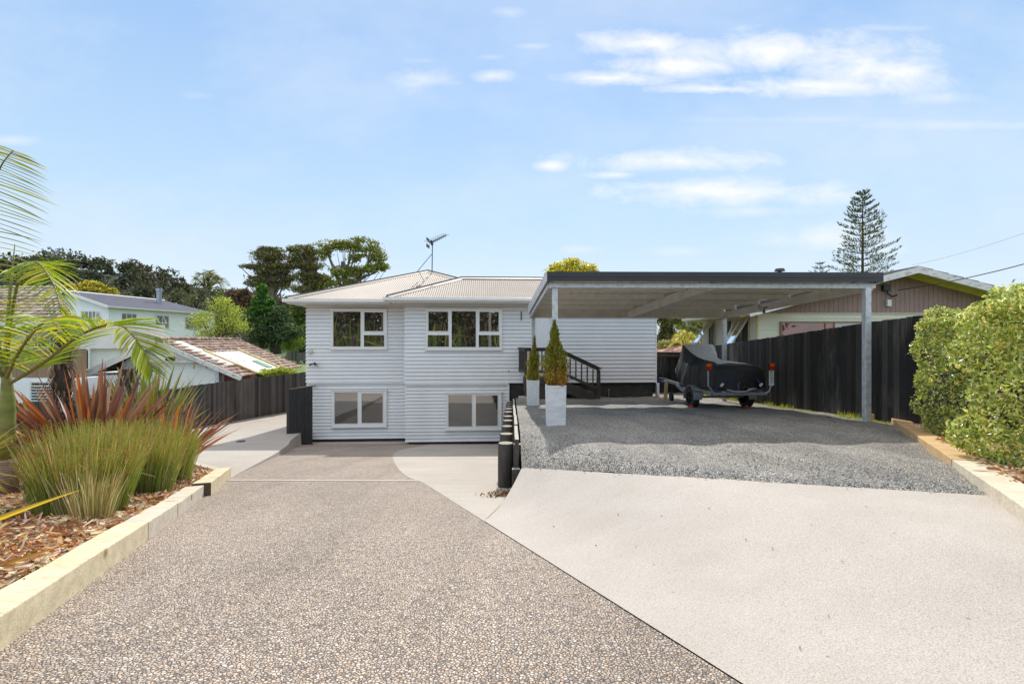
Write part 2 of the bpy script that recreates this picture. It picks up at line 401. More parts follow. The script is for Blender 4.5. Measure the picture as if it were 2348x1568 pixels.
# garden beds
m_mulch = stones('bark_mulch', [(.55, .28, .12), (.70, .40, .18), (.82, .55, .30), (.36, .16, .07), (.88, .68, .45), (.60, .28, .11)], .035, gap=.5, bstr=1, big=.25, gapcol=(.12, .05, .025), dist=.03)
d = MB()
def bedz(x, z): return -(1.0 + .15 * z) + .10 + .03 * math.sin(x * 2.3 + z) + .02 * math.sin(z * 4.1 - x * 3)
def bed(u, v):
    z = -2 + v * 12; xr = drive_left(z) - .23 if z < 8 else lerp_tab([(8, -4.75), (10, -6.85)], z); x = -13 + (xr + 13) * u
    return (x, z, bedz(x, z) if z < 8 else -Dp(z) + .06)
d.grid(bed, list(np.linspace(0, 1, 60)), list(np.linspace(0, 1, 70)))
struct(d.build('left_garden_bed', m_mulch, smooth=True))
d = MB()
def rtx(z): return 3.48 + .632 * (z - 3.61)       # inner line of the right-hand timber edge
def bed2(u, v):
    z = -1 + v * 10.6; x = rtx(z) + .2 + u * 5.0
    return (x, z, -Dg(z) + .06 + .03 * math.sin(x * 3 + z * 2) + .12 * u)
d.grid(bed2, list(np.linspace(0, 1, 30)), list(np.linspace(0, 1, 50)))
struct(d.build('right_garden_bed', m_mulch, smooth=True))
# bark chips
def chips(name, pts, label):
    n = len(pts); C = np.array(pts); a = rand_dirs(n); a[:, 2] *= .35; a /= np.linalg.norm(a, axis=1, keepdims=True)
    b = np.cross(a, np.array([[0, 0, 1.]]) + rng.normal(0, .35, (n, 3))); b /= np.linalg.norm(b, axis=1, keepdims=True); c = np.cross(a, b)
    s = rng.uniform(.02, .07, (n, 1)) * rng.choice([.7, 1, 1.4], (n, 1)); w = rng.uniform(.006, .017, (n, 1)); t = .004
    k = [(-1, -.6, 0), (-.7, 1, 0), (1, .5, 0), (.8, -1, 0)]
    V = np.stack([C + a * s * i + b * w * j - c * t for i, j, _ in k] + [C + a * s * i * .95 + b * w * j * .9 + c * t for i, j, _ in k], 1)
    o = leafmesh(name, V, 8, m_stone, None, palette(n, [(.68, .38, .16), (.80, .55, .31), (.88, .70, .48), (.50, .24, .10), (.92, .82, .66), (.40, .18, .08)], .15), faces=[[4, 5, 6, 7], [0, 1, 5, 4], [1, 2, 6, 5], [2, 3, 7, 6], [3, 0, 4, 7]])
    stuff(o, label, 'bark chips')
pts = []
for i in range(9500):
    z = .8 + 9.0 * random.random() ** 1.5; xr = drive_left(z) - .26 if z < 8 else lerp_tab([(8, -4.8), (10, -6.9)], z); x = xr - 4.5 * random.random() ** 1.6
    pts.append((x, z, (bedz(x, z) if z < 8 else -Dp(z) + .06) + random.uniform(.0, .022)))
chips('bark_chips', pts, 'orange brown bark chips covering the left garden bed under the palm')
pts = []
for i in range(3200):
    z = 1.5 + 7.5 * random.random(); u = random.random() ** 1.5 * .5; x = rtx(z) + .2 + u * 5
    pts.append((x, z, bed2(u, (z + 1) / 10.6)[2] + random.uniform(0, .02)))
chips('bark_chips', pts, 'reddish bark chips under the clipped hedge on the right')

# ------------------------------------------------------------------ timber edging
angL = math.atan2(1, -.4035); angR = math.atan2(1, .632)
m_slp = timber('pale_pine', (.76, .66, .45), (.30, .17, .06), (0, 0, -angL), 11)
m_slp2 = timber('weathered_pine', (.72, .64, .52), (.20, .14, .09), (0, 0, -angL), 13)
m_slpr = timber('orange_pine', (.66, .45, .23), (.34, .15, .05), (0, 0, -angR), 8)
m_slpr2 = timber('bleached_pine', (.74, .65, .5), (.24, .17, .11), (0, 0, -angR), 12)
m_dark = plain('dark_end_grain', (.10, .065, .04), .8, var=.3, scale=20, bmp=.4)
def sleeper(p, q, w, h, side, mat, label, lift=0, seg=1):
    """w wide, h tall; p, q lie on the road-side bottom edge; the timber lies to SIDE of it"""
    p = Vector(p); q = Vector(q); dd = (q - p).normalized(); a = Vector((-dd.y, dd.x, 0)).normalized() * side * w
    m = MB(); k = 8
    rows = []
    for i in range(k + 1):
        t = i / k; c = p.lerp(q, t); wob = .004 * math.sin(i * 2.1 + p.x * 9)
        rows.append([c + Vector((0, 0, -.08)), c + Vector((0, 0, h + lift + wob)) - a * wob, c + a + Vector((0, 0, h + lift - wob)), c + a + Vector((0, 0, -.08))])
    fl = [x for r in rows for x in r]; fs = []
    for i in range(k):
        for j in range(4):
            j2 = (j + 1) % 4; fs.append((i * 4 + j, i * 4 + j2, (i + 1) * 4 + j2, (i + 1) * 4 + j) if side > 0 else (i * 4 + j2, i * 4 + j, (i + 1) * 4 + j, (i + 1) * 4 + j2))
    fs += [(3, 2, 1, 0), tuple(k * 4 + j for j in range(4))]
    m.add(fl, fs); me = m.build('timber_sleeper', [mat, m_dark], bevel=.006)
    bm_ends = me.data.polygons; bm_ends[len(fs) - 1].material_index = 1; bm_ends[len(fs) - 2].material_index = 1
    import bmesh
    b = bmesh.new(); b.from_mesh(me.data); bmesh.ops.recalc_face_normals(b, faces=b.faces); b.to_mesh(me.data); b.free()
    return tag(me, label, 'timber edging', 'timber sleepers edging the garden beds')
def dl(z): return (drive_left(z), z, -Dd(z))
sleeper(dl(-.3), dl(3.98), .21, .15, 1, m_slp, 'long pale pine sleeper nearest the bottom left corner, with knots on its top')
sleeper(dl(3.99), dl(4.85), .21, .145, 1, m_slp2, 'short weathered sleeper beside the green rush clump, butted to the longest pale sleeper')
sleeper((drive_left(4.86), 4.86, -Dd(4.86)), (drive_left(6.15) - .03, 6.15, -Dd(6.15)), .20, .14, 1, m_slp2, 'whitish split sleeper along the left bed, just before the step up to the last one')
sleeper((drive_left(6.2) + .05, 6.2, -Dd(6.2)), dl(8.0), .21, .17, 1, m_slp, 'last sleeper up the left bed, raised with a dark near end')
sleeper((-4.62, 8.1, -Dp(8.1)), (-7.0, 10.3, -Dp(10.3)), .12, .10, 1, m_slp2, 'thin grey sleeper along the back of the left bed by the concrete path')
rl = lambda z, o=0: (rtx(z) + o, z, -Dg(z))
sleeper(rl(-.6), rl(4.6), .23, .10, -1, m_slpr2, 'bleached splintered sleeper edging the gravel at the right side of the picture')
sleeper(rl(4.62), rl(8.95), .23, .10, -1, m_slpr, 'orange brown sleeper between the gravel and the clipped hedge')
sleeper((6.62, 9.2, -Dg(9.2)), (7.45, 8.75, -Dg(8.75)), .2, .13, 1, m_slpr, 'short sleeper end laid across the back of the hedge bed by the black fence')
# ------------------------------------------------------------------ the white house (local frame: u along the front, v away from the eye)
HA = math.atan(.058); HC, HS = math.cos(HA), math.sin(HA); HZ = 17.6
def H(u, v, z): return Vector((u * HC - v * HS, HZ + u * HS + v * HC, z))
def hp(x, y, v=0.):           # local (u, height) of the point seen at (x, y) on the plane v
    t = (x - CX) / F
    u = (t * (HZ + v * HC) + v * HS) / (HC - t * HS)
    return u, (HY - y) / F * (HZ + u * HS + v * HC)
def z4(a, b): return ((1100 + a / 1.96) / 1.7172, (1020 + b / 1.96) / 1.7172)
m_white = plain('white_weatherboard_paint', (.73, .72, .715), .5, var=.03, scale=1.2, spec=.35, dirt=dict(col=(.55, .54, .52), scale=.9, lo=.5, hi=.8, amt=.35, stretch=(1, 1, .3)))
m_trim = plain('white_trim_paint', (.74, .735, .72), .4, var=.03, scale=3)
m_pvc = plain('white_window_frame', (.76, .755, .735), .35, var=.02, scale=4)
m_found = plain('dark_plinth_paint', (.035, .031, .027), .8, var=.3, scale=5, bmp=.5)
m_glass = glass('window_glass', (.03, .027, .024), .30)
m_glass2 = glass('lower_window_glass', (.05, .045, .038), .22)
m_door = plain('white_door_paint', (.78, .78, .79), .35, var=.02)
m_black = plain('black_plastic', (.018, .018, .019), .45, var=.2)
m_steelw = plain('grey_steel', (.45, .46, .48), .4, .6)
def roofmat(name, col):
    m, nt, b = newmat(name)
    v = coords(nt); a = noise(nt, v, 1.1, 6, .65); f = noise(nt, coords(nt, (3, 3, 3)), 9, 4)
    c = ramp(nt, a, [(.3, tuple(x * .86 for x in col)), (.65, col), (.8, tuple(x * 1.06 for x in col))])
    c = mixc(nt, ramp(nt, f, [(.58, (0, 0, 0)), (.72, (.55,) * 3)]), c, (.30, .22, .15))
    L(nt, c, b.inputs['Base Color']); b.inputs['Roughness'].default_value = .6; b.inputs['Specular IOR Level'].default_value = .2
    return m
m_iron = roofmat('pale_painted_iron', (.36, .305, .262))
m_cap = plain('roof_cap_dark', (.06, .058, .06), .5, var=.2)
m_capl = plain('roof_cap_pale', (.38, .33, .29), .6, var=.08)

house = thing('house', 'white two storey weatherboard house with pale corrugated roof at the foot of the drive', 'house', H(-3, .5, -3.6))
uL, top = hp(703, 705, .72); uS = hp(929, 700, 0)[0]; uR = hp(1503, 800, 0)[0]; uE = hp(1165, 950, 0)[0]
VL = .72; BK = 10.5; VR = 5.0
zTop = hp(928, 695, 0)[1]; zBand = hp(928, 879, 0)[1]; zBot = hp(1040, 1012, 0)[1]
def cladding(path, z0, z1, n, closed_ends=True):
    nn = []
    for a, b in zip(path, path[1:]):
        d = Vector((b[0] - a[0], b[1] - a[1])).normalized(); nn.append(Vector((d.y, -d.x)))
    offs = []
    for i in range(len(path)):
        if i == 0: offs.append(nn[0])
        elif i == len(path) - 1: offs.append(nn[-1])
        else: offs.append((nn[i - 1] + nn[i]) / (1 + nn[i - 1].dot(nn[i])))
    m = MB(); hh = (z1 - z0) / n
    for c in range(n):
        b0 = z0 + c * hh; b1 = b0 + hh; k = len(path)
        bo = [H(p[0] + o.x * .034, p[1] + o.y * .034, b0) for p, o in zip(path, offs)]
        bi = [H(p[0] + o.x * -.004, p[1] + o.y * -.004, b0) for p, o in zip(path, offs)]
        tp = [H(p[0] + o.x * .004, p[1] + o.y * .004, b1) for p, o in zip(path, offs)]
        gp = b1 - (.013 if c < n - 1 else 0)      # the gap under the lip of the board above
        bi = [H(p[0] + o.x * -.022, p[1] + o.y * -.022, b0) for p, o in zip(path, offs)]
        bo = [H(p[0] + o.x * .034, p[1] + o.y * .034, b0) for p, o in zip(path, offs)]
        tp = [H(p[0] + o.x * .006, p[1] + o.y * .006, gp) for p, o in zip(path, offs)]
        ti = [H(p[0] + o.x * -.022, p[1] + o.y * -.022, gp) for p, o in zip(path, offs)]
        tt = [H(p[0] + o.x * -.022, p[1] + o.y * -.022, b1) for p, o in zip(path, offs)]
        R5 = [bi, bo, tp, ti, tt]
        m.add([x for r_ in R5 for x in r_], [(q * k + i, q * k + i + 1, (q + 1) * k + i + 1, (q + 1) * k + i) for q in range(4) for i in range(k - 1)])
    return m
nU = 21; nLw = 17
wp = [(uL, BK), (uL, VL), (uS, VL), (uS, 0), (uR, 0), (uR, VR)]
wm = cladding(wp, zBand, zTop + .02, nU); upper = wm.build('wall', m_white, house)
wm = cladding([(uL + .02, BK), (uL + .02, VL + .02), (uS + .02, VL + .02), (uS + .02, .02), (uE, .02)], zBot, zBand - .004, nLw)
wm.build('wall', m_white, house)
def hbox(m, u0, u1, v0, v1, z0, z1):
    m.hexa([H(u0, v0, z0), H(u1, v0, z0), H(u1, v1, z0), H(u0, v1, z0), H(u0, v0, z1), H(u1, v0, z1), H(u1, v1, z1), H(u0, v1, z1)])
for nm, args in (('flashing', (uS + .02, uE + .02, -.055, -.015, zBand - .055, zBand - .012)), ('flashing', (uL + .02, uS - .05, VL - .055, VL - .015, zBand - .055, zBand - .012)),
                 ('corner_board', (uE - .01, uE + .045, -.038, .05, zBot - .01, zBand - .06)), ('corner_board', (uR - .005, uR + .04, -.04, .12, zBand - .02, zTop))):
    tm = MB(); hbox(tm, *args); tm.build(nm, m_trim, house, bevel=.004)
fm = MB()
hbox(fm, uL + .12, uS + .1, VL + .05, VL + .4, zBot - .9, zBot + .1); hbox(fm, uS + .1, uE + .03, .06, .4, zBot - .9, zBot + .1)
hbox(fm, uE + .03, uR - .08, .06, .4, -3.9, zBand + .03); hbox(fm, uR - .4, uR - .08, .41, VR, -3.9, zBand + .03)
hbox(fm, uL + .12, uL + .4, VL + .41, BK, -4.5, zBot + .1)
fm.build('foundation', m_found, house)
# body inside so that nothing shows through below the soffit
im = MB(); hbox(im, uL + .1, uR - .1, VL + .12, VR - .1, zBot, zTop - .03); hbox(im, uS + .1, uR - .12, .05, VL + .1, zBand, zTop - .04); hbox(im, uS + .12, uE - .1, .055, VL + .09, zBot, zBand - .02)
im.build('inner_wall', m_found, house)

# ---- roof: main hip running away from the eye, and the front wing along the front
OV = .62
eL = hp(657, 686, VL - OV); zE = hp(887, 684, -OV)[1]
A = hp(657, 686, VL - OV)[0]; half = 4.42; mid = A + half; peakv = VL - OV + half; pit = math.tan(R(20.2)); zP = zE + half * pit
wA = hp(887, 684, -OV)[0]; wB = uR + .62; span = 2.43; zR = zE + span * math.tan(R(21.8))
def corrugated(m, fn, u0, u1, topfn, botfn=lambda u: 0., pitch=.076, amp=.010):
    """sheet whose ribs run up the slope; fn(u, s, off) gives the point s up the slope, lifted by off"""
    n = int((u1 - u0) / pitch * 4); prev = None
    for i in range(n + 1):
        u = u0 + (u1 - u0) * i / n; off = amp * math.sin(2 * math.pi * (u - u0) / pitch) + amp
        t0 = botfn(u); t1 = topfn(u)
        if t1 <= t0 + .005: prev = None; continue
        cur_ = (fn(u, t0, off), fn(u, t1, off))
        if prev: m.quad(prev[0], cur_[0], cur_[1], prev[1])
        prev = cur_
rm = MB()
fr = lambda u, s, o: H(u, VL - OV - .03 + s, zE + .02 + s * pit + o)
corrugated(rm, fr, A, A + 2 * half, lambda u: max(0, min(u - A, A + 2 * half - u)) + .03)
lf = lambda v, s, o: H(A - .03 + s, v, zE + .02 + s * pit + o)
corrugated(rm, lf, VL - OV, 12, lambda v: min(half, max(0, v - (VL - OV))))
rt = lambda v, s, o: H(A + 2 * half + .03 - s, v, zE + .02 + s * pit + o)
corrugated(rm, rt, VL - OV, 12, lambda v: min(half, max(0, v - (VL - OV))))
rf = rm.build('roof', m_iron, house)
p2 = math.tan(R(21.8)); rm = MB()
ff = lambda u, s, o: H(u, -OV - .03 + s, zE + .025 + s * p2 + o)
corrugated(rm, ff, wA, wB, lambda u: min(span, max(0, u - wA), max(0, wB - u)) + .03)
bk = lambda u, s, o: H(u, -OV + 2 * span + .03 - s, zE + .025 + s * p2 + o)
corrugated(rm, bk, wA + 1.0, wB, lambda u: min(span, max(0, u - wA), max(0, wB - u)))
sl = lambda v, s, o: H(wA - .03 + s, v, zE + .025 + s * p2 + o)
corrugated(rm, sl, -OV, -OV + 2 * span, lambda v: max(0, min(v + OV, -OV + 2 * span - v)))
sr = lambda v, s, o: H(wB + .03 - s, v, zE + .025 + s * p2 + o)
corrugated(rm, sr, -OV, -OV + 2 * span, lambda v: max(0, min(v + OV, -OV + 2 * span - v)))
rf2 = rm.build('roof', m_iron, house)
def capline(p, q, parent, wide=.2):
    m = MB(); p = Vector(p); q = Vector(q); d = (q - p).normalized(); s = d.cross(Vector((0, 0, 1))).normalized() * wide
    up = Vector((0, 0, .045)); dn = Vector((0, 0, -.02 - wide * .34))
    m.quad(p + up, q + up, q + s + up + dn, p + s + up + dn); m.quad(q + up, p + up, p - s + up + dn, q - s + up + dn)
    m.build('ridge_cap', m_capl, parent)
    m = MB(); m.tube([p + up * 1.0, q + up * 1.0], .028, 6); m.build('ridge_roll', m_cap, parent)
zpk = zE + .02 + half * pit + .02
capline(H(A, VL - OV, zE + .05), H(mid, peakv, zpk), rf); capline(H(mid, peakv, zpk), H(A + 2 * half, VL - OV, zE + .05), rf); capline(H(mid, peakv, zpk), H(mid, 12, zpk), rf)
zrg = zE + .025 + span * p2 + .02
capline(H(wA, -OV, zE + .05), H(wA + span, -OV + span, zrg), rf2); capline(H(wA + span, -OV + span, zrg), H(wB - span, -OV + span, zrg), rf2); capline(H(wB - span, -OV + span, zrg), H(wB, -OV, zE + .05), rf2)
# soffit and gutters
sm = MB()
hbox(sm, wA + .02, wB - .02, -OV + .02, .02, zE - .10, zE - .085); hbox(sm, A + .02, uS + .0, VL - OV + .02, VL + .02, zE - .104, zE - .09); hbox(sm, wA + .02, uS - .0, .021, VL - OV + .2, zE - .10, zE - .088)
hbox(sm, A + .02, uL + .05, VL + .021, 11.5, zE - .104, zE - .09); hbox(sm, uR - .05, wB - .02, .021, VR, zE - .10, zE - .085)
sm.build('soffit', m_trim, house)
def gutter(p, q, outv):
    m = MB(); o = Vector(outv); prof = [(0, .03), (.015, -.03), (.05, -.07), (.105, -.085), (.125, -.04), (.118, .02), (.13, .03), (.112, .035), (.105, .0), (.09, -.05), (.03, -.04)]
    a = [Vector(p) + o * x + Vector((0, 0, z)) for x, z in prof]; b = [Vector(q) + o * x + Vector((0, 0, z)) for x, z in prof]
    n = len(prof); m.add(a + b, [(i, (i + 1) % n, n + (i + 1) % n, n + i) for i in range(n)] + [tuple(reversed(range(n))), tuple(range(n, 2 * n))]); return m.build('gutter', m_trim, house)
ho = lambda du, dv: H(du, dv, 0) - H(0, 0, 0)
gutter(H(wA - .1, -OV, zE), H(wB + .1, -OV, zE), ho(0, -1)); gutter(H(A - .1, VL - OV, zE - .01), H(wA + .3, VL - OV, zE - .01), ho(0, -1)); gutter(H(A, VL - OV - .1, zE - .004), H(A, 11, zE - .004), ho(-1, 0))
gutter(H(wA, -OV - .1, zE - .004), H(wA, VL - OV, zE - .004), ho(-1, 0))
fb = MB(); hbox(fb, wA, wB, -OV - .005, -OV + .02, zE - .14, zE + .02); hbox(fb, A, wA + .3, VL - OV - .005, VL - OV + .02, zE - .145, zE + .01); hbox(fb, A - .002, A + .02, VL - OV + .021, 11, zE - .14, zE + .01); hbox(fb, wA - .002, wA + .02, -OV + .021, VL - OV - .006, zE - .14, zE + .01)
fb.build('fascia', m_trim, house)
# ---- windows
def window(out, panes, v, glassm, lower):
    (u0, t), (u1, b) = hp(*z4(out[0], out[1]), v), hp(*z4(out[2], out[3]), v)
    m = MB(); w = .045; f0, f1 = v - .075, v + .0
    hbox(m, u0, u0 + w, f0, f1, b, t); hbox(m, u1 - w, u1, f0, f1, b, t); hbox(m, u0 + w, u1 - w, f0, f1, t - w, t); hbox(m, u0 + w, u1 - w, f0, f1, b, b + w)
    rects = []
    for q in panes:
        (a, tt), (c, bb) = hp(*z4(q[0], q[1]), v), hp(*z4(q[2], q[3]), v); rects.append((a, c, bb, tt))
    # solid infill around the panes: mullions and transoms from the gaps
    xs = sorted(set([u0 + w, u1 - w] + [r[0] for r in rects] + [r[1] for r in rects])); zs = sorted(set([b + w, t - w] + [r[2] for r in rects] + [r[3] for r in rects]))
    for i in range(len(xs) - 1):
        run = None
        for j in range(len(zs) - 1):
            cx, cz = (xs[i] + xs[i + 1]) / 2, (zs[j] + zs[j + 1]) / 2
            if not any(r[0] < cx < r[1] and r[2] < cz < r[3] for r in rects): hbox(m, xs[i], xs[i + 1], v - .06, v - .005, zs[j], zs[j + 1])
    wo = m.build('window', m_pvc, house)
    for r in rects:
        s = MB(); k = .016
        hbox(s, r[0], r[0] + k, v - .072, v - .03, r[2], r[3]); hbox(s, r[1] - k, r[1], v - .072, v - .03, r[2], r[3]); hbox(s, r[0] + k, r[1] - k, v - .072, v - .03, r[3] - k, r[3]); hbox(s, r[0] + k, r[1] - k, v - .072, v - .03, r[2], r[2] + k)
        s.build('sash', m_pvc, wo)
        g = MB(); hbox(g, r[0] + .004, r[1] - .004, v - .045, v - .036, r[2] + .004, r[3] - .004); g.build('pane', glassm, wo)
    s = MB(); hbox(s, u0 - .03, u1 + .03, v - .10, v - .01, t + .002, t + .03); s.build('window_head', m_trim, wo)
    s = MB(); hbox(s, u0 - .02, u1 + .02, v - .095, v - .01, b - .045, b - .002); s.build('sill', m_trim, wo)
    return wo
window((402, 390, 832, 690), [(416, 403, 634, 678), (655, 408, 808, 560), (652, 583, 815, 678)], VL, m_glass, False)
window((1132, 387, 1718, 695), [(1148, 403, 1307, 560), (1143, 583, 1312, 680), (1327, 400, 1520, 682), (1541, 405, 1696, 562), (1535, 583, 1702, 682)], 0, m_glass, False)
window((410, 1014, 830, 1286), [(426, 1022, 611, 1270), (634, 1030, 805, 1265)], VL, m_glass2, True)
window((1288, 1034, 1714, 1308), [(1302, 1042, 1490, 1292), (1513, 1047, 1688, 1288)], 0, m_glass2, True)
# ---- front door behind the landing
d0, dt = hp(1228, 690); d1, db = hp(1262, 866)
m = MB(); hbox(m, d0, d1 + .0, -.05, .0, db, dt); dob = m.build('door', m_door, house, bevel=.003)
m = MB()
for k in range(2):
    a = d0 + .09 + k * (d1 - d0 - .1) / 2; hbox(m, a, a + (d1 - d0) / 2 - .14, -.058, -.049, db + 1.05, dt - .2); hbox(m, a, a + (d1 - d0) / 2 - .14, -.058, -.049, db + .2, db + .85)
m.build('door_panel', m_door, dob, bevel=.004)
m = MB(); m.tube([H(d1 - .06, -.05, db + 1.0), H(d1 - .06, -.11, db + 1.0), H(d1 - .16, -.11, db + 1.0)], .011, 6); m.build('handle', m_steelw, dob)
m = MB(); hbox(m, d0 - .06, d0 - .004, -.07, .0, db, dt); hbox(m, d1 + .004, d1 + .06, -.07, .0, db, dt); m.build('door_frame', m_trim, house)
# ---- small fittings on the walls
u, z = hp(723, 834, VL)
sl_ = thing('security_light', 'black twin spotlight fitted low on the left front wall of the white house', 'outdoor light', H(u, VL, z))
m = MB(); m.tube([H(u, VL - .03, z), H(u, VL - .07, z)], .045, 12); m.tube([H(u, VL - .06, z + .02), H(u + .0, VL - .12, z + .05), H(u, VL - .14, z + .02)], .016, 6); m.build('bracket', m_black, sl_)
for s in (-1, 1):
    m = MB(); m.tube([H(u + s * .03, VL - .13, z + .02), H(u + s * .10, VL - .16, z - .01), H(u + s * .15, VL - .19, z - .04)], [.018, .03, .055], 10); lm = m.build('lamp', m_black, sl_)
    m = MB(); m.tube([H(u + s * .1505, VL - .1903, z - .0402), H(u + s * .156, VL - .195, z - .044)], [.05, .045], 10); m.build('lens', m_pvc, lm)
u, z = hp(711, 806, VL)
m = MB(); hbox(m, u - .06, u + .10, VL - .09, VL - .02, z - .06, z + .06); hbox(m, u - .05, u + .09, VL - .12, VL - .09, z - .02, z + .04)
tag(m.build('alarm_box', plain('cream_plastic', (.6, .56, .42), .5), bevel=.01), 'small cream box with a dark slot at the left corner of the white house', 'alarm box')
u, z = hp(1195, 724)
m = MB(); m.tube([H(u, -.045, z - .16), H(u, -.045, z + .16)], .018, 8); hbox(m, u - .012, u + .012, -.06, -.02, z + .1, z + .13)
tag(m.build('house_number_bar', m_black), 'thin black vertical bar on the white wall right of the three part window', 'wall fitting')
u, z = hp(1166, 851)
m = MB(); m.tube([H(u, -.03, z), H(u, -.055, z)], .022, 10); m.tube([H(u, -.05, z), H(u, -.075, z - .03)], [.012, .009], 8); tag(m.build('hose_tap', m_black), 'tiny black outlet on the white wall below the three part window', 'outlet')
# downpipe stub at the right corner
u, z = hp(1504, 880)
dp_ = thing('drain_pipe', 'short white plastic drain pipe with terracotta base at the right corner of the white house', 'pipe', H(u, -.1, z - .7))
m = MB(); m.tube([H(u + .05, -.06, zBand - .02), H(u + .05, -.06, zBand - .62)], .055, 10); m.build('pipe', m_trim, dp_)
m = MB(); m.tube([H(u + .0, -.10, zBand - .45), H(u + .0, -.10, zBand - .75)], .06, 10); m.build('pipe_base', plain('terracotta_pipe', (.45, .22, .12), .6), dp_)
m = MB(); m.tube([H(u - .03, -.11, zBand - .1), H(u - .03, -.11, zBand - .45)], .02, 6); m.build('cable', plain('blue_orange_cable', (.10, .22, .4), .5), dp_)
u, z = hp(1396, 888)
m = MB(); m.tube([H(u, .02, -2.05), H(u, .02, -1.72)], .012, 6); m.tube([H(u - .02, .0, -1.72), H(u + .03, -.06, -1.70)], .016, 6)
tag(m.build('garden_tap', plain('brass_tap', (.35, .38, .3), .5, .5)), 'garden tap on a thin standpipe against the dark plinth right of the stairs', 'tap')
# drain grate and slab along the left front wall
m = MB(); hbox(m, uL + .15, uS + .15, VL - .32, VL + .04, zBot - .40, zBot - .115); struct(m.build('drain_slab', m_conc2, bevel=.008))
m = MB()
for i in range(60): hbox(m, uL + .3 + i * .055, uL + .33 + i * .055, VL - .46, VL - .34, zBot - .3, zBot - .135)
tag(m.build('drain_grate', m_steelw), 'grey slotted drain grate along the foot of the left front wall', 'drain')
# ---- tv aerial
ax, ay = 990.5, 624; zz = 21.6
at = thing('tv_aerial', 'black television aerial on a stayed mast above the white house roof', 'aerial', P(990.5, 632, zz))
p0 = P(990.5, 645, zz); p1 = P(991.5, 553, zz)
m = MB(); m.tube([p0, p1], .022, 6); m.build('mast', m_black, at)
m = MB(); m.tube([P(949, 632, zz + .4), P(990, 583, zz)], .014, 5); m.build('stay', m_black, at)
m = MB(); q0 = P(985, 557, zz + .1); q1 = P(1021, 540, zz - 1.0); m.tube([q0, q1], .016, 5); dd = (q1 - q0)
for i in range(9):
    c = q0 + dd * (i / 8.0); l = .26 - .012 * i; s = dd.cross(Vector((0, 0, 1))).normalized()
    m.tube([c - s * l + Vector((0, 0, .06)), c, c + s * l + Vector((0, 0, .06))], .009, 4); m.tube([c - Vector((0, 0, .09)), c + Vector((0, 0, .10))], .008, 4)
m.build('boom', m_black, at)
m = MB()
for s in (-.14, .14): m.bar(q0 + Vector((-.1, 0, s)) + Vector((0, -.2, 0)), q0 + Vector((-.05, .25, s)), .02, .14)
m.tube([P(991.5, 562, zz), P(988, 552, zz)], .06, 6); m.build('reflector', m_black, at)
# ------------------------------------------------------------------ carport
m_galv = plain('galvanised_steel', (.56, .58, .60), .45, .35, var=.16, scale=14, detail=6, dirt=dict(col=(.62, .64, .66), scale=7, lo=.5, hi=.66, amt=.6))
m_galvp = plain('purlin_steel', (.85, .84, .80), .5, .0, var=.06)
m_galvu = plain('roof_sheet_underside', (.74, .72, .67), .5, .05, var=.1, scale=3)
m_flash = plain('dark_grey_flashing', (.045, .045, .05), .38, .2, var=.12, scale=2)
m_brown = plain('dark_brown_stain', (.055, .042, .033), .6, var=.25, scale=8, bmp=.2, stretch=(3, 3, 1))
CA = math.atan(.02)
def K(u, v, z): return Vector((.655 + u * math.cos(CA) - v * math.sin(CA), 8.93 + u * math.sin(CA) + v * math.cos(CA), z))
CWD, CDP = 6.03, 6.1
def beam_z(v): return (HY - 660) / F * 8.95 + (((HY - 729) / F * 15.0) - (HY - 660) / F * 8.95) * v / 6.05
def kbox(m, u0, u1, v0, v1, z0a, z1a, z0b=None, z1b=None):
    z0b = z0a if z0b is None else z0b; z1b = z1a if z1b is None else z1b
    m.hexa([K(u0, v0, z0a), K(u1, v0, z0a), K(u1, v1, z0b), K(u0, v1, z0b), K(u0, v0, z1a), K(u1, v0, z1a), K(u1, v1, z1b), K(u0, v1, z1b)])
carport = thing('carport', 'galvanised steel double carport with a flat sloping metal roof over the gravel', 'carport', K(3, 3, -1.6))
bf, bb = beam_z(0), beam_z(CDP); BH = .095; BK2 = .29
m = MB(); kbox(m, .02, CWD, .0, .07, bf, bf + BH); m.build('front_beam', m_galv, carport, bevel=.004)
m = MB(); kbox(m, .06, CWD - .06, CDP - .07, CDP, bb, bb + BK2); kbox(m, .06, CWD - .06, CDP - .085, CDP - .0705, bb + .08, bb + .1); m.build('back_beam', m_galvu, carport)
for u0, mt in ((.0, m_galv), (2.98, m_galvu), (CWD - .06, m_galvu)):
    m = MB(); v0, v1 = (.071, CDP) if u0 != 2.98 else (.071, CDP - .071)
    if u0 == 2.98 or u0 > 4:
        kbox(m, u0, u0 + .06, v0, v1, bf - .03, bf + .17, bb, bb + .19)
        kbox(m, u0 - .012, u0 - .0005, v0, v1, bf + .05, bf + .062, bb + .08, bb + .092)
    else: kbox(m, u0 - .0, u0 + .05, v0, v1, bf - .0, bf + BH + .02, bb, bb + .2)
    m.build('rafter', mt, carport)
def rz(v): return bf + BH + .10 + (bb + BK2 + .015 - bf - BH - .10) * v / CDP      # underside of the sheet
for v in (1.15, 2.55, 3.95, 5.25):
    for a, b in ((.06, 2.975), (3.045, CWD - .065)):
        m = MB(); kbox(m, a, b, v, v + .05, rz(v) - .105, rz(v) - .004); kbox(m, a, b, v - .012, v - .0005, rz(v) - .105, rz(v) - .085); m.build('purlin', m_galvp, carport)
m = MB(); prof = []; x = -.02
while x < CWD + .02:
    prof += [(x, 0), (x + .145, 0), (x + .16, .032), (x + .185, .032)]; x += .2
prof = [p for p in prof if p[0] <= CWD + .03]; vs_ = [-.06, 1.5, 3.0, 4.5, CDP + .12]
o_ = 0
m.grid(lambda i, j: K(prof[i][0], vs_[j], rz(vs_[j]) + prof[i][1]), range(len(prof)), range(len(vs_)))
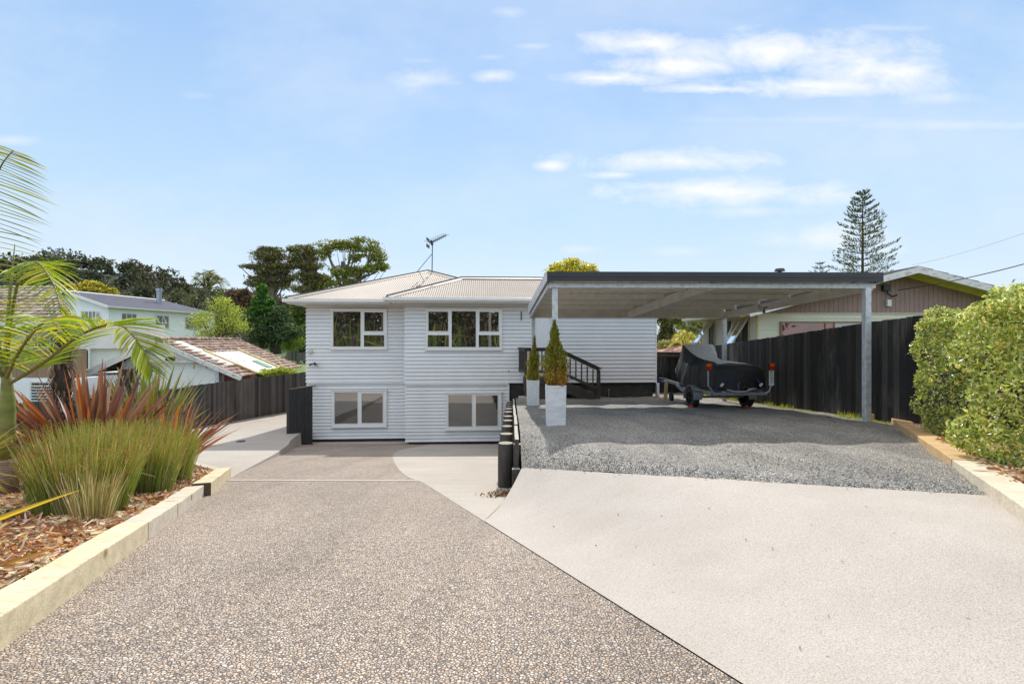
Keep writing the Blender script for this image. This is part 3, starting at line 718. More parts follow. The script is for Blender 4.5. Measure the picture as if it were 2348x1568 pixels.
m.build('roof_sheet', m_galvu, carport)
m = MB(); kbox(m, -.03, CWD + .05, -.10, -.085, bf + BH + .012, rz(0) + .085); kbox(m, -.03, CWD + .05, -.0845, .05, rz(0) + .07, rz(0) + .085); kbox(m, -.03, CWD + .05, -.115, -.1005, bf + BH + .012, bf + BH + .035); kbox(m, -.03, CWD + .05, -.108, -.1005, bf + BH + .09, bf + BH + .10); m.build('front_flashing', m_flash, carport)
m = MB(); kbox(m, -.045, -.03, -.10, CDP + .12, bf + BH + .0, rz(0) + .085, bb + .10, rz(CDP) + .07); kbox(m, -.0295, .12, -.0, CDP + .12, rz(0) + .071, rz(0) + .083, rz(CDP) + .058, rz(CDP) + .07); m.build('side_flashing', m_galv, carport)
m = MB(); kbox(m, CWD + .051, CWD + .065, -.10, CDP + .12, bf + BH + .012, rz(0) + .085, bb + .12, rz(CDP) + .07); m.build('side_flashing', m_flash, carport)
def post(x, y, d, top, w=.10, wx=None):
    c = P(x, HY, d); m = MB(); b = -Dg(d) - .05; h = w / 2
    m.box(c.x - h, c.x + h, d - h, d + h, b, top); po = m.build('post', m_galv, carport, bevel=.008)
    m = MB(); m.box(c.x - .085, c.x + .085, d - .085, d + .085, b, b + .062); m.build('base_plate', m_galv, po, bevel=.003)
post(1987, 0, 9.02, bf - .002, .108); post(1272.5, 0, 9.0, bf - .002, .10); post(1222.5, 0, 14.95, bb - .002, .10); post(1661, 0, 15.05, bb - .002, .105)
# floodlight under the right rafter
c = P(1752, 706, 12.2)
fl = thing('flood_light', 'small grey floodlight hanging from the right rafter of the carport', 'outdoor light', c)
m = MB(); m.tube([c + Vector((.09, 0, .02)), c + Vector((0, 0, -.0)), c + Vector((0, 0, -.08))], .018, 6); m.tube([c + Vector((0, 0, -.07)), c + Vector((0, 0, -.13))], .03, 8); m.build('sensor', m_black, fl)
m = MB(); m.bar(c + Vector((-.16, -.03, .05)), c + Vector((-.02, 0, -.02)), .12, .03, (0, -1, .4)); m.build('lamp', m_galv, fl, bevel=.006)

# ------------------------------------------------------------------ landing and stairs
st = thing('entry_stairs', 'dark brown timber landing with balustrade and steps down to the gravel', 'stairs', H(.6, -.6, -1.9))
SV = -1.05            # front plane of the landing
def sp(x, y): return hp(x, y, SV)
lu0, ltop = sp(1206, 798); lu1 = sp(1279, 798)[0]; su1 = sp(1374, 842)[0]; rz0 = sp(1206, 797)[1]; rz1 = sp(1374, 842)[1]
lb = sp(1206, 851)[1]; deck = sp(1206, 866)[1]; gz = -1.97; bot1 = sp(1374, 893)[1]
def sb(m, u0, u1, v0, v1, z0, z1): hbox(m, u0, u1, v0, v1, z0, z1)
m = MB(); sb(m, lu0 - .06, lu1 + .02, SV - .06, SV + .06, rz0 - .035, rz0); sb(m, lu0 - .03, lu1 - .03, SV - .02, SV + .025, rz0 - .125, rz0 - .0355); m.build('top_rail', m_brown, st, bevel=.004)
m = MB(); sb(m, lu0 - .03, lu1 - .03, SV - .02, SV + .025, lb - .07, lb + .03); m.build('bottom_rail', m_brown, st, bevel=.004)
bu = -.16   # the return runs back to the wall, slightly to the left
m = MB(); m.bar(H(lu0 - .02, SV + .06, rz0 - .0175), H(lu0 + bu, -.05, rz0 - .0175), .10, .034); m.bar(H(lu0 - .02, SV + .06, rz0 - .085), H(lu0 + bu, -.05, rz0 - .085), .04, .09); m.build('top_rail', m_brown, st)
m = MB(); m.bar(H(lu0 - .02, SV + .06, lb - .02), H(lu0 + bu, -.05, lb - .02), .04, .10); m.build('bottom_rail', m_brown, st)
for k in range(7):
    t = (k + .7) / 7; u = lu0 + bu * t; v = SV + (-.05 - SV) * t
    m = MB(); sb(m, u - .02, u + .02, v - .02, v + .02, lb + .031, rz0 - .131); m.build('baluster', m_brown, st)
for u, zb, w in ((lu0 + .0, gz - .1, .09), (lu1 + .0, sp(1279, 888)[1], .095)):
    m = MB(); sb(m, u - w / 2, u + w / 2, SV + .027, SV + .027 + w, zb, rz0 - .036); m.build('newel_post', m_brown, st, bevel=.004)
n = 8
for k in range(1, n):
    u = lu0 + (lu1 - lu0) * k / n
    m = MB(); sb(m, u - .02, u + .02, SV - .018, SV + .022, lb + .031, rz0 - .126); m.build('baluster', m_brown, st)
# raked side
m = MB(); m.bar(H(lu1 + .0, SV, rz0 - .02), H(su1 + .07, SV, rz1 - .045), .12, .04); m.bar(H(lu1 + .05, SV, rz0 - .115), H(su1, SV, rz1 - .09), .045, .10); m.build('hand_rail', m_brown, st, bevel=.003)
m = MB(); m.bar(H(lu1 + .05, SV, lb - .03), H(su1 - .03, SV, bot1 + .02), .045, .10); m.build('raked_rail', m_brown, st, bevel=.003)
m = MB(); sb(m, su1 - .07, su1 + .045, SV + .0, SV + .1, gz - .1, rz1 - .1); m.build('newel_post', m_brown, st, bevel=.004)
for k in range(1, 7):
    t = k / 7; u = lu1 + .03 + (su1 - .05 - lu1) * t; za = lb - .03 + (bot1 + .02 - lb + .03) * (u - lu1) / (su1 - lu1); zb = rz0 - .13 + (rz1 - rz0) * (u - lu1) / (su1 - lu1)
    m = MB(); sb(m, u - .021, u + .021, SV - .018, SV + .018, za + .03, zb - .03); m.build('baluster', m_brown, st)
m = MB(); sb(m, lu0 - .0, lu1 + .03, SV + .03, -.08, deck - .04, deck); 
m.build('deck', m_brown, st)
m = MB(); sb(m, lu0 + .05, lu1 + .0, SV + .0, SV + .026, deck - .24, deck + .0); sb(m, lu0 + .05, lu1 + .15, SV + .03, SV + .055, gz + .03, deck - .26); sb(m, lu0 - .02, lu0 + .02, SV + .13, -.1, deck - .5, deck - .045); m.build('skirt_board', m_brown, st)
for off, nm in ((.0, 'stringer'), (1.0, 'stringer')):
    m = MB(); v = SV + .028 + off * .9; zA = deck - .02; 
    m.prism([H(lu1 + .02, v, zA), H(lu1 + .02, v, zA - .42), H(su1 - .35, v, gz - .04), H(su1 + .03, v, gz - .04), H(su1 + .03, v, gz + .13)], H(0, .04, 0) - H(0, 0, 0)); m.build(nm, m_brown, st)
    m = MB(); a = H(lu1 + .04, v - .006, zA - .19); b = H(su1, v - .006, gz + .0); m.bar(a, b, .012, .012); m.build('stringer_batten', m_flash, st)
for k in range(3):
    u = lu1 + .08 + (su1 - lu1 - .3) * k / 2.6; z = deck - .17 - .17 * k
    m = MB(); sb(m, u, u + .30, SV + .07, SV + .9, z - .035, z); m.build('tread', m_brown, st, bevel=.003)
c = P(1200, 918, 16.6)
m = MB(); m.box(c.x - .16, c.x + .14, 16.5, 16.8, -1.99, -1.83); tag(m.build('concrete_block', m_conc2, bevel=.02), 'rough pale concrete block on the gravel left of the landing', 'block')

# ------------------------------------------------------------------ retaining wall
m_pole = plain('dark_treated_pole', (.05, .043, .037), .7, var=.3, scale=6, bmp=.3, stretch=(3, 3, .6))
m_poletop = plain('pole_end_grain', (.33, .29, .24), .8, var=.25, scale=25, bmp=.4)
m_rail = plain('greyed_wall_board', (.075, .065, .055), .75, var=.3, scale=4, bmp=.4, stretch=(5, 1, 5))
m_railtop = plain('greyed_board_edge', (.42, .39, .35), .8, var=.25, scale=9, bmp=.3, stretch=(6, 1, 6))
rw = thing('retaining_wall', 'dark board retaining wall holding back the gravel terrace beside the lower concrete', 'retaining wall', (.05, 11, -1.7))
zz_ = [Z0 + .35, 7.1, 8.2, 10.0, 12.0, 14.2, 16.6]
for a, b in zip(zz_, zz_[1:]):
    m = MB(); j = random.uniform(-.012, .012); dz = random.uniform(-.02, .02)
    m.hexa([(.03 + j, a, -Dd(a) - .3), (.085 + j, a, -Dd(a) - .3), (.085 + j, b - .01, -Dd(b) - .3), (.03 + j, b - .01, -Dd(b) - .3), (.03 + j, a, -Dg(a) + .035 + dz), (.085 + j, a, -Dg(a) + .035 + dz), (.085 + j, b - .01, -Dg(b) + .035 + dz), (.03 + j, b - .01, -Dg(b) + .035 + dz)])
    wb = m.build('wall_board', [m_rail, m_railtop], rw, bevel=.005); wb.data.polygons[1].material_index = 1
for z0, tz in ((Z0 + .30, -.12), (Z0 + .62, .04)):
    m = MB(); x = .055 if tz < 0 else .075
    m.box(x - .055, x + .045, z0 - .05, z0 + .05, -Dd(z0) - .2, -Dg(z0) - .13 + tz * 1.7); w_ = m.build('end_stake', [m_rail, m_railtop], rw, bevel=.008); w_.data.polygons[1].material_index = 1
names = ['nearest', 'second', 'third', 'fourth', 'fifth', 'sixth', 'seventh', 'eighth', 'ninth', 'farthest']
for k in range(10):
    z = 6.75 + 1.06 * k; r = .103 + random.uniform(-.006, .006); x = -.085 + random.uniform(-.01, .01); top = -Dg(z) - .05 + random.uniform(-.015, .015)
    m = MB(); m.tube([(x, z, -Dd(z) - .3), (x, z, top - .3), (x + .002, z, top - .006), (x + .002, z, top)], [r, r, r * .99, r * .93], 20)
    po = m.build('retaining_post', [m_pole, m_poletop], None); po.data.polygons[-1].material_index = 1
    for p in po.data.polygons: p.use_smooth = len(p.vertices) == 4
    tag(po, f'dark round post with pale cut top along the retaining wall, {names[k]} from the camera', 'post', 'round posts along the retaining wall')
m = MB(); m.box(-.22, .03, 6.62, 6.8, -Dd(6.8) - .1, -Dd(6.7) + .035); tag(m.build('concrete_footing', m_conc2, bevel=.02), 'small grey concrete footing at the foot of the nearest round post', 'footing')
V = []; pts = [(random.gauss(-.14, .10), random.gauss(Z0 + .05, .09)) for i in range(130)]
C = np.array([[x, z, -Dd(z) + .012 + random.random() * .05] for x, z in pts]); o = leafmesh('dry_leaves', leaves_at(C, .055, .45), 4, m_stone, None, palette(len(C), [(.2, .1, .04), (.35, .2, .08), (.1, .06, .03)], .2)); stuff(o, 'dry brown leaves heaped at the near end of the retaining wall', 'leaves')
pts = [(random.uniform(-.2, 3.5), random.uniform(1.8, 4.6)) for i in range(30)]
C = np.array([[x, z, -Dr(x, z) + .014] for x, z in pts if x > drive_edge(z) + .25 and z < lerp_tab(GL, x) - .06]); o = leafmesh('twigs', leaves_at(C, .019, .5), 4, m_stone, None, palette(len(C), [(.05, .035, .03), (.2, .1, .04)], .2)); stuff(o, 'tiny dark bits of leaf and stone strewn over the concrete apron', 'debris')

# ------------------------------------------------------------------ planters
m_plant = plain('rough_white_planter', (.70, .71, .73), .8, var=.12, scale=16, bmp=1.0, detail=8, stretch=(.45, .45, 1.6))
m_soil = plain('potting_soil', (.03, .022, .016), .9, bmp=.6)
def planter(x0, x1, yb, yt, label, plabel, prof, cols, lean, seed):
    d = (.905) / ((yb - HY) / F - .062); a = P(x0, yb, d); b = P(x1, yb, d); zt = P(x0, yt, d).z; w = b.x - a.x; cx = (a.x + b.x) / 2
    pl = thing('planter', label, 'planter', (cx, d + w / 2, a.z), 'pale textured square planters')
    m = MB(); k = 10; y0 = d; y1 = d + w; r = .014; t = .032; tp = .004
    def ring(z, e): return [(a.x + e, y0 + e, z), (b.x - e, y0 + e, z), (b.x - e, y1 - e, z), (a.x + e, y1 - e, z)]
    rows = [ring(a.z - .03 + (zt - a.z + .03) * i / k, tp * (1 - i / k) * 3) for i in range(k + 1)] + [ring(zt, t), ring(zt - .06, t)]
    m.add([p for rr in rows for p in rr], [(i * 4 + j, i * 4 + (j + 1) % 4, (i + 1) * 4 + (j + 1) % 4, (i + 1) * 4 + j) for i in range(len(rows) - 1) for j in range(4)])
    m.build('pot', m_plant, pl, bevel=.008)
    m = MB(); m.quad(*ring(zt - .05, t - .004)); m.build('soil', m_soil, pl)
    co_ = thing('potted_conifer', plabel, 'conifer', (cx, d + w / 2, zt - .05), 'conifers in the pale planters')
    cy_ = d + w / 2; H_ = prof[-1][0]
    m = MB(); m.tube([(cx, cy_, zt - .06), (cx + lean * .4, cy_, zt + H_ * .5), (cx + lean, cy_, zt + H_ * .93)], [.02, .014, .004], 6); m.build('trunk', plain('conifer_bark', (.09, .055, .035), .9), co_)
    # flat upright sprays growing out and up from the stem
    n = 5200; hh = rng.beta(1.05, 1.5, n) * H_; rad = np.interp(hh, [p[0] for p in prof], [p[1] for p in prof])
    an = rng.uniform(0, 2 * math.pi, n); lob = 1 + .24 * np.sin(an * 2 + hh * 11 + seed) + .2 * np.sin(an * 4 - hh * 19 + seed * 2) + .10 * np.sin(hh * 27 + seed)
    rr = rad * np.sqrt(rng.uniform(.12, 1.0, n)) * lob
    C = np.stack([cx + lean * hh / H_ + rr * np.cos(an), cy_ + rr * np.sin(an), zt + hh], 1)
    up = np.stack([np.cos(an) * .45, np.sin(an) * .45, np.ones(n)], 1) + rng.normal(0, .28, (n, 3)); up /= np.linalg.norm(up, axis=1, keepdims=True)
    sd = np.cross(up, rand_dirs(n)); sd /= np.linalg.norm(sd, axis=1, keepdims=True); s = rng.uniform(.03, .075, (n, 1)); wd = s * .16
    V = np.stack([C - up * s * .5, C - sd * wd + up * s * .1, C + up * s * .55, C + sd * wd + up * s * .1], 1)
    T = palette(n, cols[0], .2); low = (rng.uniform(0, 1, n) < np.clip(1.05 - hh / (H_ * .42), 0, 1) * (.85 if seed < 5 else .35) * (np.cos(an + .9) * .3 + .75))
    T[low] = palette(int(low.sum()), cols[1], .2)
    leafmesh('foliage', V, 4, m_leafc, co_, T)
m_leafc = leafmat('conifer_leaf', .35, .6, .2)
planter(1253, 1299, 978, 884, 'larger looking pale square planter standing nearest on the gravel beside the front left carport post', 'taller bushy golden green conifer in the nearest planter, orange brown at its base',
        [(-.02, .13), (.05, .2), (.15, .225), (.3, .205), (.42, .18), (.55, .15), (.68, .12), (.8, .085), (.95, .045), (1.10, .004)], ([(.16, .19, .02), (.10, .14, .02), (.22, .21, .03), (.20, .13, .03)], [(.38, .17, .04), (.30, .13, .03), (.24, .19, .04)]), -.02, 3)
planter(1208, 1237, 930, 872, 'pale square planter farther back on the gravel in front of the landing', 'slimmer conifer with a thin bare top in the planter before the landing',
        [(-.02, .12), (.1, .19), (.3, .18), (.5, .15), (.7, .12), (.85, .06), (1.0, .03), (1.22, .004)], ([(.22, .24, .03), (.13, .16, .02), (.26, .25, .04), (.2, .14, .03)], [(.16, .09, .03), (.2, .12, .03), (.14, .14, .02)]), .05, 8)

# ------------------------------------------------------------------ personal watercraft under its cover, on a trailer
TA = R(4.2); TX, TZ = 5.52, 12.0
def J(a, l, h): return Vector((TX + a * math.cos(TA) - l * math.sin(TA), TZ + a * math.sin(TA) + l * math.cos(TA), -Dg(TZ + l) * .0 - 1.665 - .055 * l + h))
def jb(m, a0, a1, l0, l1, h0, h1): m.hexa([J(a0, l0, h0), J(a1, l0, h0), J(a1, l1, h0), J(a0, l1, h0), J(a0, l0, h1), J(a1, l0, h1), J(a1, l1, h1), J(a0, l1, h1)])
m_tyre = plain('tyre_rubber', (.022, .022, .023), .8, var=.2, scale=20, bmp=.3)
m_rim = plain('black_alloy', (.02, .02, .022), .35, .3)
m_red = plain('red_lens', (.65, .02, .01), .2); m_amb = plain('amber_lens', (.85, .16, .01), .2)
m_plate = plain('plate_white', (.75, .75, .75), .4, var=.03)
m_ink = plain('plate_ink', (.01, .01, .012), .5)
m_wheelwood = plain('pale_timber_prop', (.42, .30, .17), .7, var=.2, scale=8, bmp=.3)
m_strap = plain('blue_strap', (.02, .05, .30), .6)
m_galvd = plain('trailer_steel', (.34, .35, .36), .45, .4, var=.16, scale=10)
tr = thing('boat_trailer', 'galvanised single axle boat trailer parked on the gravel under the carport', 'trailer', J(0, 1, 0))
m = MB()
for s in (-1, 1):
    m.bar(J(s * .60, .05, .42), J(s * .58, 1.9, .42), .05, .09); m.bar(J(s * .58, 1.9, .42), J(s * .05, 3.6, .50), .05, .09)
m.bar(J(0, 2.6, .44), J(0, 4.5, .62), .07, .09); m.build('chassis', m_galvd, tr, bevel=.004)
m = MB(); m.bar(J(-.72, .05, .40), J(.74, .05, .40), .06, .07); m.build('rear_bar', m_galvd, tr, bevel=.004)
m = MB(); m.bar(J(-.66, .95, .28), J(.66, .95, .28), .05, .05); m.build('axle', m_galvd, tr)
for s in (-1, 1):
    cx = s * .73; cl = .95; rr = .272
    m = MB(); prof = [(-.09, .15), (-.088, .225), (-.075, .262), (-.05, .272), (.05, .272), (.075, .262), (.088, .225), (.09, .15)]
    rows = []; nn_ = 36
    for i in range(nn_):
        an = 2 * math.pi * i / nn_; rows.append([J(cx + a, cl + r * math.cos(an), .265 + r * math.sin(an)) for a, r in prof])
    k = len(prof); m.add([p for r_ in rows for p in r_], [(i * k + j, ((i + 1) % nn_) * k + j, ((i + 1) % nn_) * k + j + 1, i * k + j + 1) for i in range(nn_) for j in range(k - 1)])
    wh = m.build('wheel', m_tyre, tr, smooth=True)
    m = MB(); o_ = s * .07
    m.tube([J(cx + s * .03, cl, .265), J(cx + s * .055, cl, .265)], .155, 24); m.tube([J(cx + s * .055, cl, .265), J(cx + s * .1, cl, .265)], .045, 12)
    for q in range(6):
        an = q * math.pi / 3; m.bar(J(cx + s * .07, cl + .04 * math.cos(an), .265 + .04 * math.sin(an)), J(cx + s * .078, cl + .15 * math.cos(an), .265 + .15 * math.sin(an)), .035, .03, (1, 0, 0))
    m.build('rim', m_rim, wh)
    m = MB(); rows = []
    for i in range(13):
        an = R(-8) + R(196) * i / 12; r = .325
        rows.append([J(cx - .11, cl + r * math.cos(an), .27 + r * math.sin(an)), J(cx + .11, cl + r * math.cos(an), .27 + r * math.sin(an)), J(cx + .11, cl + (r - .012) * math.cos(an), .27 + (r - .012) * math.sin(an)), J(cx - .11, cl + (r - .012) * math.cos(an), .27 + (r - .012) * math.sin(an))])
    m.add([p for r_ in rows for p in r_], [(i * 4 + j, i * 4 + (j + 1) % 4, (i + 1) * 4 + (j + 1) % 4, (i + 1) * 4 + j) for i in range(12) for j in range(4)] + [(0, 1, 2, 3), (51, 50, 49, 48)])
    m.build('mudguard', m_galvd, tr)
    for y0, y1 in ((.55, .62), (1.3, 1.25)): m = MB(); m.bar(J(s * .60, y0, .46), J(s * .84, y1, .50), .04, .04); m.build('mudguard_bracket', m_galvd, tr)
    x = s * .79; b0 = J(s * .64, -.02, .40)
    m = MB(); m.tube([b0, J(s * .74, -.05, .46) if s > 0 else J(-.70, -.05, .50), J(x, -.05, .60), J(x, -.05, 1.0)], .022, 8); lp = m.build('light_pole', m_galvd, tr)
    m = MB(); jb(m, x - .085, x + .055, -.12, -.06, .98, 1.155); lh = m.build('tail_light', m_black, lp, bevel=.01)
    m = MB(); jb(m, x - .073, x + .043, -.128, -.1205, 1.075, 1.14); m.build('indicator_lens', m_amb, lh)
    m = MB(); jb(m, x - .073, x + .043, -.128, -.1205, .995, 1.073); m.build('brake_lens', m_red, lh)
    if s > 0:
        m = MB(); jb(m, x - .07, x + .058, -.078, -.073, .60, .972); pl_ = m.build('number_plate', m_plate, tr, bevel=.004)
        cv = bpy.data.curves.new('plate_text', 'FONT'); cv.body = '633H1'; cv.size = .105; cv.extrude = .0008; cv.align_x = 'LEFT'; cv.align_y = 'CENTER'; cv.space_character = 1.12
        to = bpy.data.objects.new('plate_text', cv); COL.objects.link(to); cv.materials.append(m_ink)
        dg_ = bpy.context.evaluated_depsgraph_get(); me = bpy.data.meshes.new_from_object(to.evaluated_get(dg_)); bpy.data.objects.remove(to)
        # letters lie on their side, reading from the top downwards
        for v in me.vertices:
            tx, ty, tz = v.co; v.co = J(x - .006 + ty * 1.0, -.0795 - tz, .955 - tx)
        me.update(); link('plate_number', me, pl_)
m = MB()
for s in (-.22, .22): m.bar(J(s, .3, .50), J(s * .9, 2.9, .52), .09, .05)
m.build('bunk', plain('carpet_grey', (.05, .052, .055), .9), tr)
m = MB(); m.tube([J(-.05, 3.35, .50), J(-.05, 3.35, 1.0)], .03, 6); m.bar(J(-.12, 3.3, .92), J(.05, 3.4, .92), .1, .08); m.build('winch_post', m_galvd, tr)
m = MB(); m.tube([J(0, 4.5, .62), J(0, 4.75, .62)], .03, 8); m.bar(J(-.05, 4.35, .68), J(-.3, 4.45, .72), .03, .03); m.tube([J(-.25, 4.3, .60), J(-.05, 4.3, .62)], .02, 6); m.build('coupling', m_galvd, tr)
m = MB(); m.tube([J(-.16, 4.35, .63), J(-.36, 4.35, .62)], .025, 8); m.build('handle', m_strap, tr)
m = MB(); m.tube([J(-.22, 3.6, .52), J(-.22, 3.6, .16)], .025, 8); m.tube([J(-.25, 3.6, .13), J(-.19, 3.6, .13)], .13, 16); m.build('jockey_wheel', m_tyre, tr)
m = MB(); m.bar(J(-.16, 4.25, -.02), J(-.10, 4.3, .60), .11, .045, (0, 1, 0)); tag(m.build('timber_prop', m_wheelwood, bevel=.004), 'pale upright plank propping up the drawbar of the trailer', 'prop')
for x, lab in ((-.86, 'red wheel chock against the left trailer wheel'), (.56, 'red wheel chock inside the right trailer wheel')):
    m = MB(); m.prism([J(x - .06, .60, -.01), J(x - .06, .72, -.01), J(x - .06, .71, .085), J(x - .06, .67, .10)] if x < 0 else [J(x, .62, -.01), J(x, .74, -.01), J(x, .72, .07), J(x, .68, .08)], J(.07, 0, 0) - J(0, 0, 0))
    tag(m.build('wheel_chock', plain('red_plastic', (.6, .03, .02), .4), bevel=.006), lab, 'wheel chock', 'red chocks at the trailer wheels')
# the craft itself
ski = thing('jet_ski', 'jet ski hidden under a black and grey fabric cover on the trailer', 'jet ski', J(0, 1.5, .5))
m_hull = plain('black_gelcoat', (.02, .021, .023), .25, var=.2)
m_hull2 = plain('dark_grey_hull', (.045, .047, .05), .35, var=.2)
def loft(sections, mat, name, parent, smooth_=True, mats=None):
    m = MB(); k = len(sections[0]); 
    m.add([p for s_ in sections for p in s_], [(i * k + j, (i + 1) * k + j, (i + 1) * k + j + 1, i * k + j + 1) for i in range(len(sections) - 1) for j in range(k - 1)] + [tuple(reversed(range(k))), tuple((len(sections) - 1) * k + j for j in range(k))])
    return m.build(name, mat, parent, smooth=smooth_)
secs = []
for l, w, kb, ch in ((.12, .50, .50, .66), (.6, .53, .48, .66), (1.4, .54, .48, .68), (2.2, .48, .50, .74), (2.9, .30, .60, .84), (3.3, .06, .86, .95)):
    secs.append([J(a * w, l, h) for a, h in ((-1, ch + .12), (-1.0, ch), (-.62, ch - .10), (0, kb), (.62, ch - .10), (1.0, ch), (1, ch + .12))])
loft(secs, m_hull2, 'hull', ski, False)
m = MB(); m.tube([J(.05, .14, .60), J(.05, -.02, .60)], [.115, .095], 20, cap=False); m.tube([J(.05, .06, .60), J(.05, -.06, .60)], [.10, .08], 20, cap=False); m.build('jet_nozzle', m_steelw, ski, smooth=True)
m = MB(); m.tube([J(.05, .08, .60), J(.05, .075, .60)], .09, 16); m.build('nozzle_throat', m_ink, ski)
m = MB(); m.tube([J(-.32, .08, .62), J(-.32, .06, .84), J(-.2, .06, .87), J(.35, .06, .87), J(.42, .08, .80), J(.42, .08, .62)], .014, 6); m.build('rear_step', m_black, ski)
m = MB(); m.tube([J(-.30, .0, .50), J(-.1, -.03, .455), J(.15, -.03, .455), J(.35, .0, .52)], .016, 6); m.build('ride_plate', m_steelw, ski)
def fold(a, l): return .02 * math.sin(l * 9 + a * 4) + .012 * math.sin(l * 23 - a * 7) + .006 * math.sin(a * 17 + l * 5)
ST = [  # l, half width at hem, hem height, shoulder half width, shoulder height, ridge half width, ridge height
    (-.02, .67, .53, .50, 1.07, .42, 1.085), (.10, .675, .53, .50, 1.085, .40, 1.10), (.45, .67, .54, .50, 1.09, .30, 1.16), (.80, .66, .55, .50, 1.10, .22, 1.21), (1.05, .655, .56, .52, 1.09, .19, 1.22), (1.3, .65, .56, .52, 1.10, .19, 1.25),
    (1.6, .64, .57, .50, 1.12, .24, 1.33), (1.85, .63, .58, .46, 1.16, .32, 1.47), (2.05, .61, .60, .44, 1.20, .38, 1.63), (2.25, .57, .65, .42, 1.20, .38, 1.72), (2.45, .52, .71, .40, 1.18, .32, 1.71), (2.65, .45, .76, .38, 1.14, .25, 1.58), (2.9, .35, .82, .33, 1.09, .20, 1.44), (3.15, .27, .88, .24, 1.04, .15, 1.27), (3.35, .18, .93, .17, 1.01, .10, 1.12), (3.47, .08, .97, .07, 1.0, .04, 1.02)]
def st_at(l):
    for s0, s1 in zip(ST, ST[1:]):
        if l <= s1[0]:
            t = (l - s0[0]) / (s1[0] - s0[0]); return [x + (y - x) * t for x, y in zip(s0, s1)]
    return list(ST[-1])
ls = list(np.linspace(-.02, 3.47, 90)); half_ = []
m = MB(); ring_n = 0; allrows = []
for l in ls:
    _, hw, hh, sw, sh, rw_, rh = st_at(l); sw = min(hw, sw * 1.10); rw_ *= 1.15
    side = []
    for i in range(9): t = i / 8; a = hw + (sw - hw) * t ** 1.25; side.append((a + .012 * math.sin(t * 3.14), hh + (sh - hh) * t))
    for i in range(1, 9): t = i / 8; sag = .03 * math.sin(t * math.pi); side.append((sw + (rw_ - sw) * t ** .9 - sag * .6, sh + (rh - sh) * t - sag))
    for i in range(1, 5): t = i / 4; side.append((rw_ * (1 - t), rh + .02 * math.sin(t * 1.57)))
    left = [(-a, h) for a, h in side]; right = [(a, h) for a, h in reversed(side[:-1])]
    row = []
    for q, (a, h) in enumerate(left + right):
        tt = min(1, (h - hh) / max(.05, rh - hh)); f = fold(a * 3, l) * (1.2 - .6 * tt)
        rad = .02 * math.sin(math.atan2(l - 2.15, (1.7 - h)) * 14) * max(0, 1 - abs(l - 2.2) / 1.1) * (1 if h < rh - .05 else 0)
        hem = .015 * math.sin(l * 11 + a * 3) if tt < .05 else 0
        row.append(J(a * (1 + (f + rad) * .9), l, h + f * .3 + hem))
    allrows.append(row)
k = len(allrows[0])
m.add([p for r_ in allrows for p in r_], [])
for i in range(len(allrows) - 1):
    for j in range(k - 1):
        l = (ls[i] + ls[i + 1]) / 2; top_ = 17 <= j < k - 18
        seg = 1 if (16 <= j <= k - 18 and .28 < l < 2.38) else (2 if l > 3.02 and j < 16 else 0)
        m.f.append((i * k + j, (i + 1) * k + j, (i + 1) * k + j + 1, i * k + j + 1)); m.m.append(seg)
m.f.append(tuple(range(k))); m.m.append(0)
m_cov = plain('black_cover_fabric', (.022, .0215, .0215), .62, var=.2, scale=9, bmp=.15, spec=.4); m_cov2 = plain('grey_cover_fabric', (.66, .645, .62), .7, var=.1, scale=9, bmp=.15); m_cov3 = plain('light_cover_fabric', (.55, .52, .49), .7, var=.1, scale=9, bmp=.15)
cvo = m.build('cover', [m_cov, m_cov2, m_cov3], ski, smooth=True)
for s, lab in ((-1, 'blue ratchet strap at the left rear of the trailer'), (1, 'blue ratchet strap at the right rear of the trailer')):
    m = MB(); q = [J(s * .36 + .05, -.02, .80), J(s * .45 + .05, -.06, .66), J(s * .55, -.05, .56), J(s * .60, -.02, .46)]
    for a, b in zip(q, q[1:]): m.bar(a, b, .012, .035, (0, 1, 0))
    so_ = m.build('tie_strap', m_strap); tag(so_, lab, 'strap', 'tie down straps at the trailer rear'); m = MB(); jj = q[1].lerp(q[2], .4); m.bar(jj + Vector((-.03, -.02, -.03)), jj + Vector((.03, -.02, .04)), .03, .05); m.build('buckle', m_pvc, so_)
# ------------------------------------------------------------------ plants
m_leaf = leafmat('glossy_leaf', .40, .32, .55, gain=1.7)
m_leafd = leafmat('dull_leaf', .30, .6, .2, (1.2, 1.15, .6))
m_frond = leafmat('palm_leaf', .48, .42, .35, (1.35, 1.25, .4), gain=1.6)
m_flax = leafmat('flax_leaf', .24, .42, .4, (1.5, 1.0, .5), 1.35)
m_bark = plain('grey_bark', (.13, .10, .08), .9, var=.3, scale=7, bmp=.5, stretch=(1, 1, .3))
m_bark2 = plain('dark_bark', (.06, .045, .038), .9, var=.3, scale=7, bmp=.6, stretch=(1, 1, .4))
m_palmst = plain('palm_stem', (.21, .23, .05), .5, var=.3, scale=3, bmp=.2, stretch=(1, 1, 3), dirt=dict(col=(.30, .22, .12), scale=2, lo=.45, hi=.65, amt=.6))
m_palmbase = plain('ringed_palm_base', (.24, .15, .12), .8, var=.35, scale=3, bmp=.5, stretch=(.3, .3, 9))

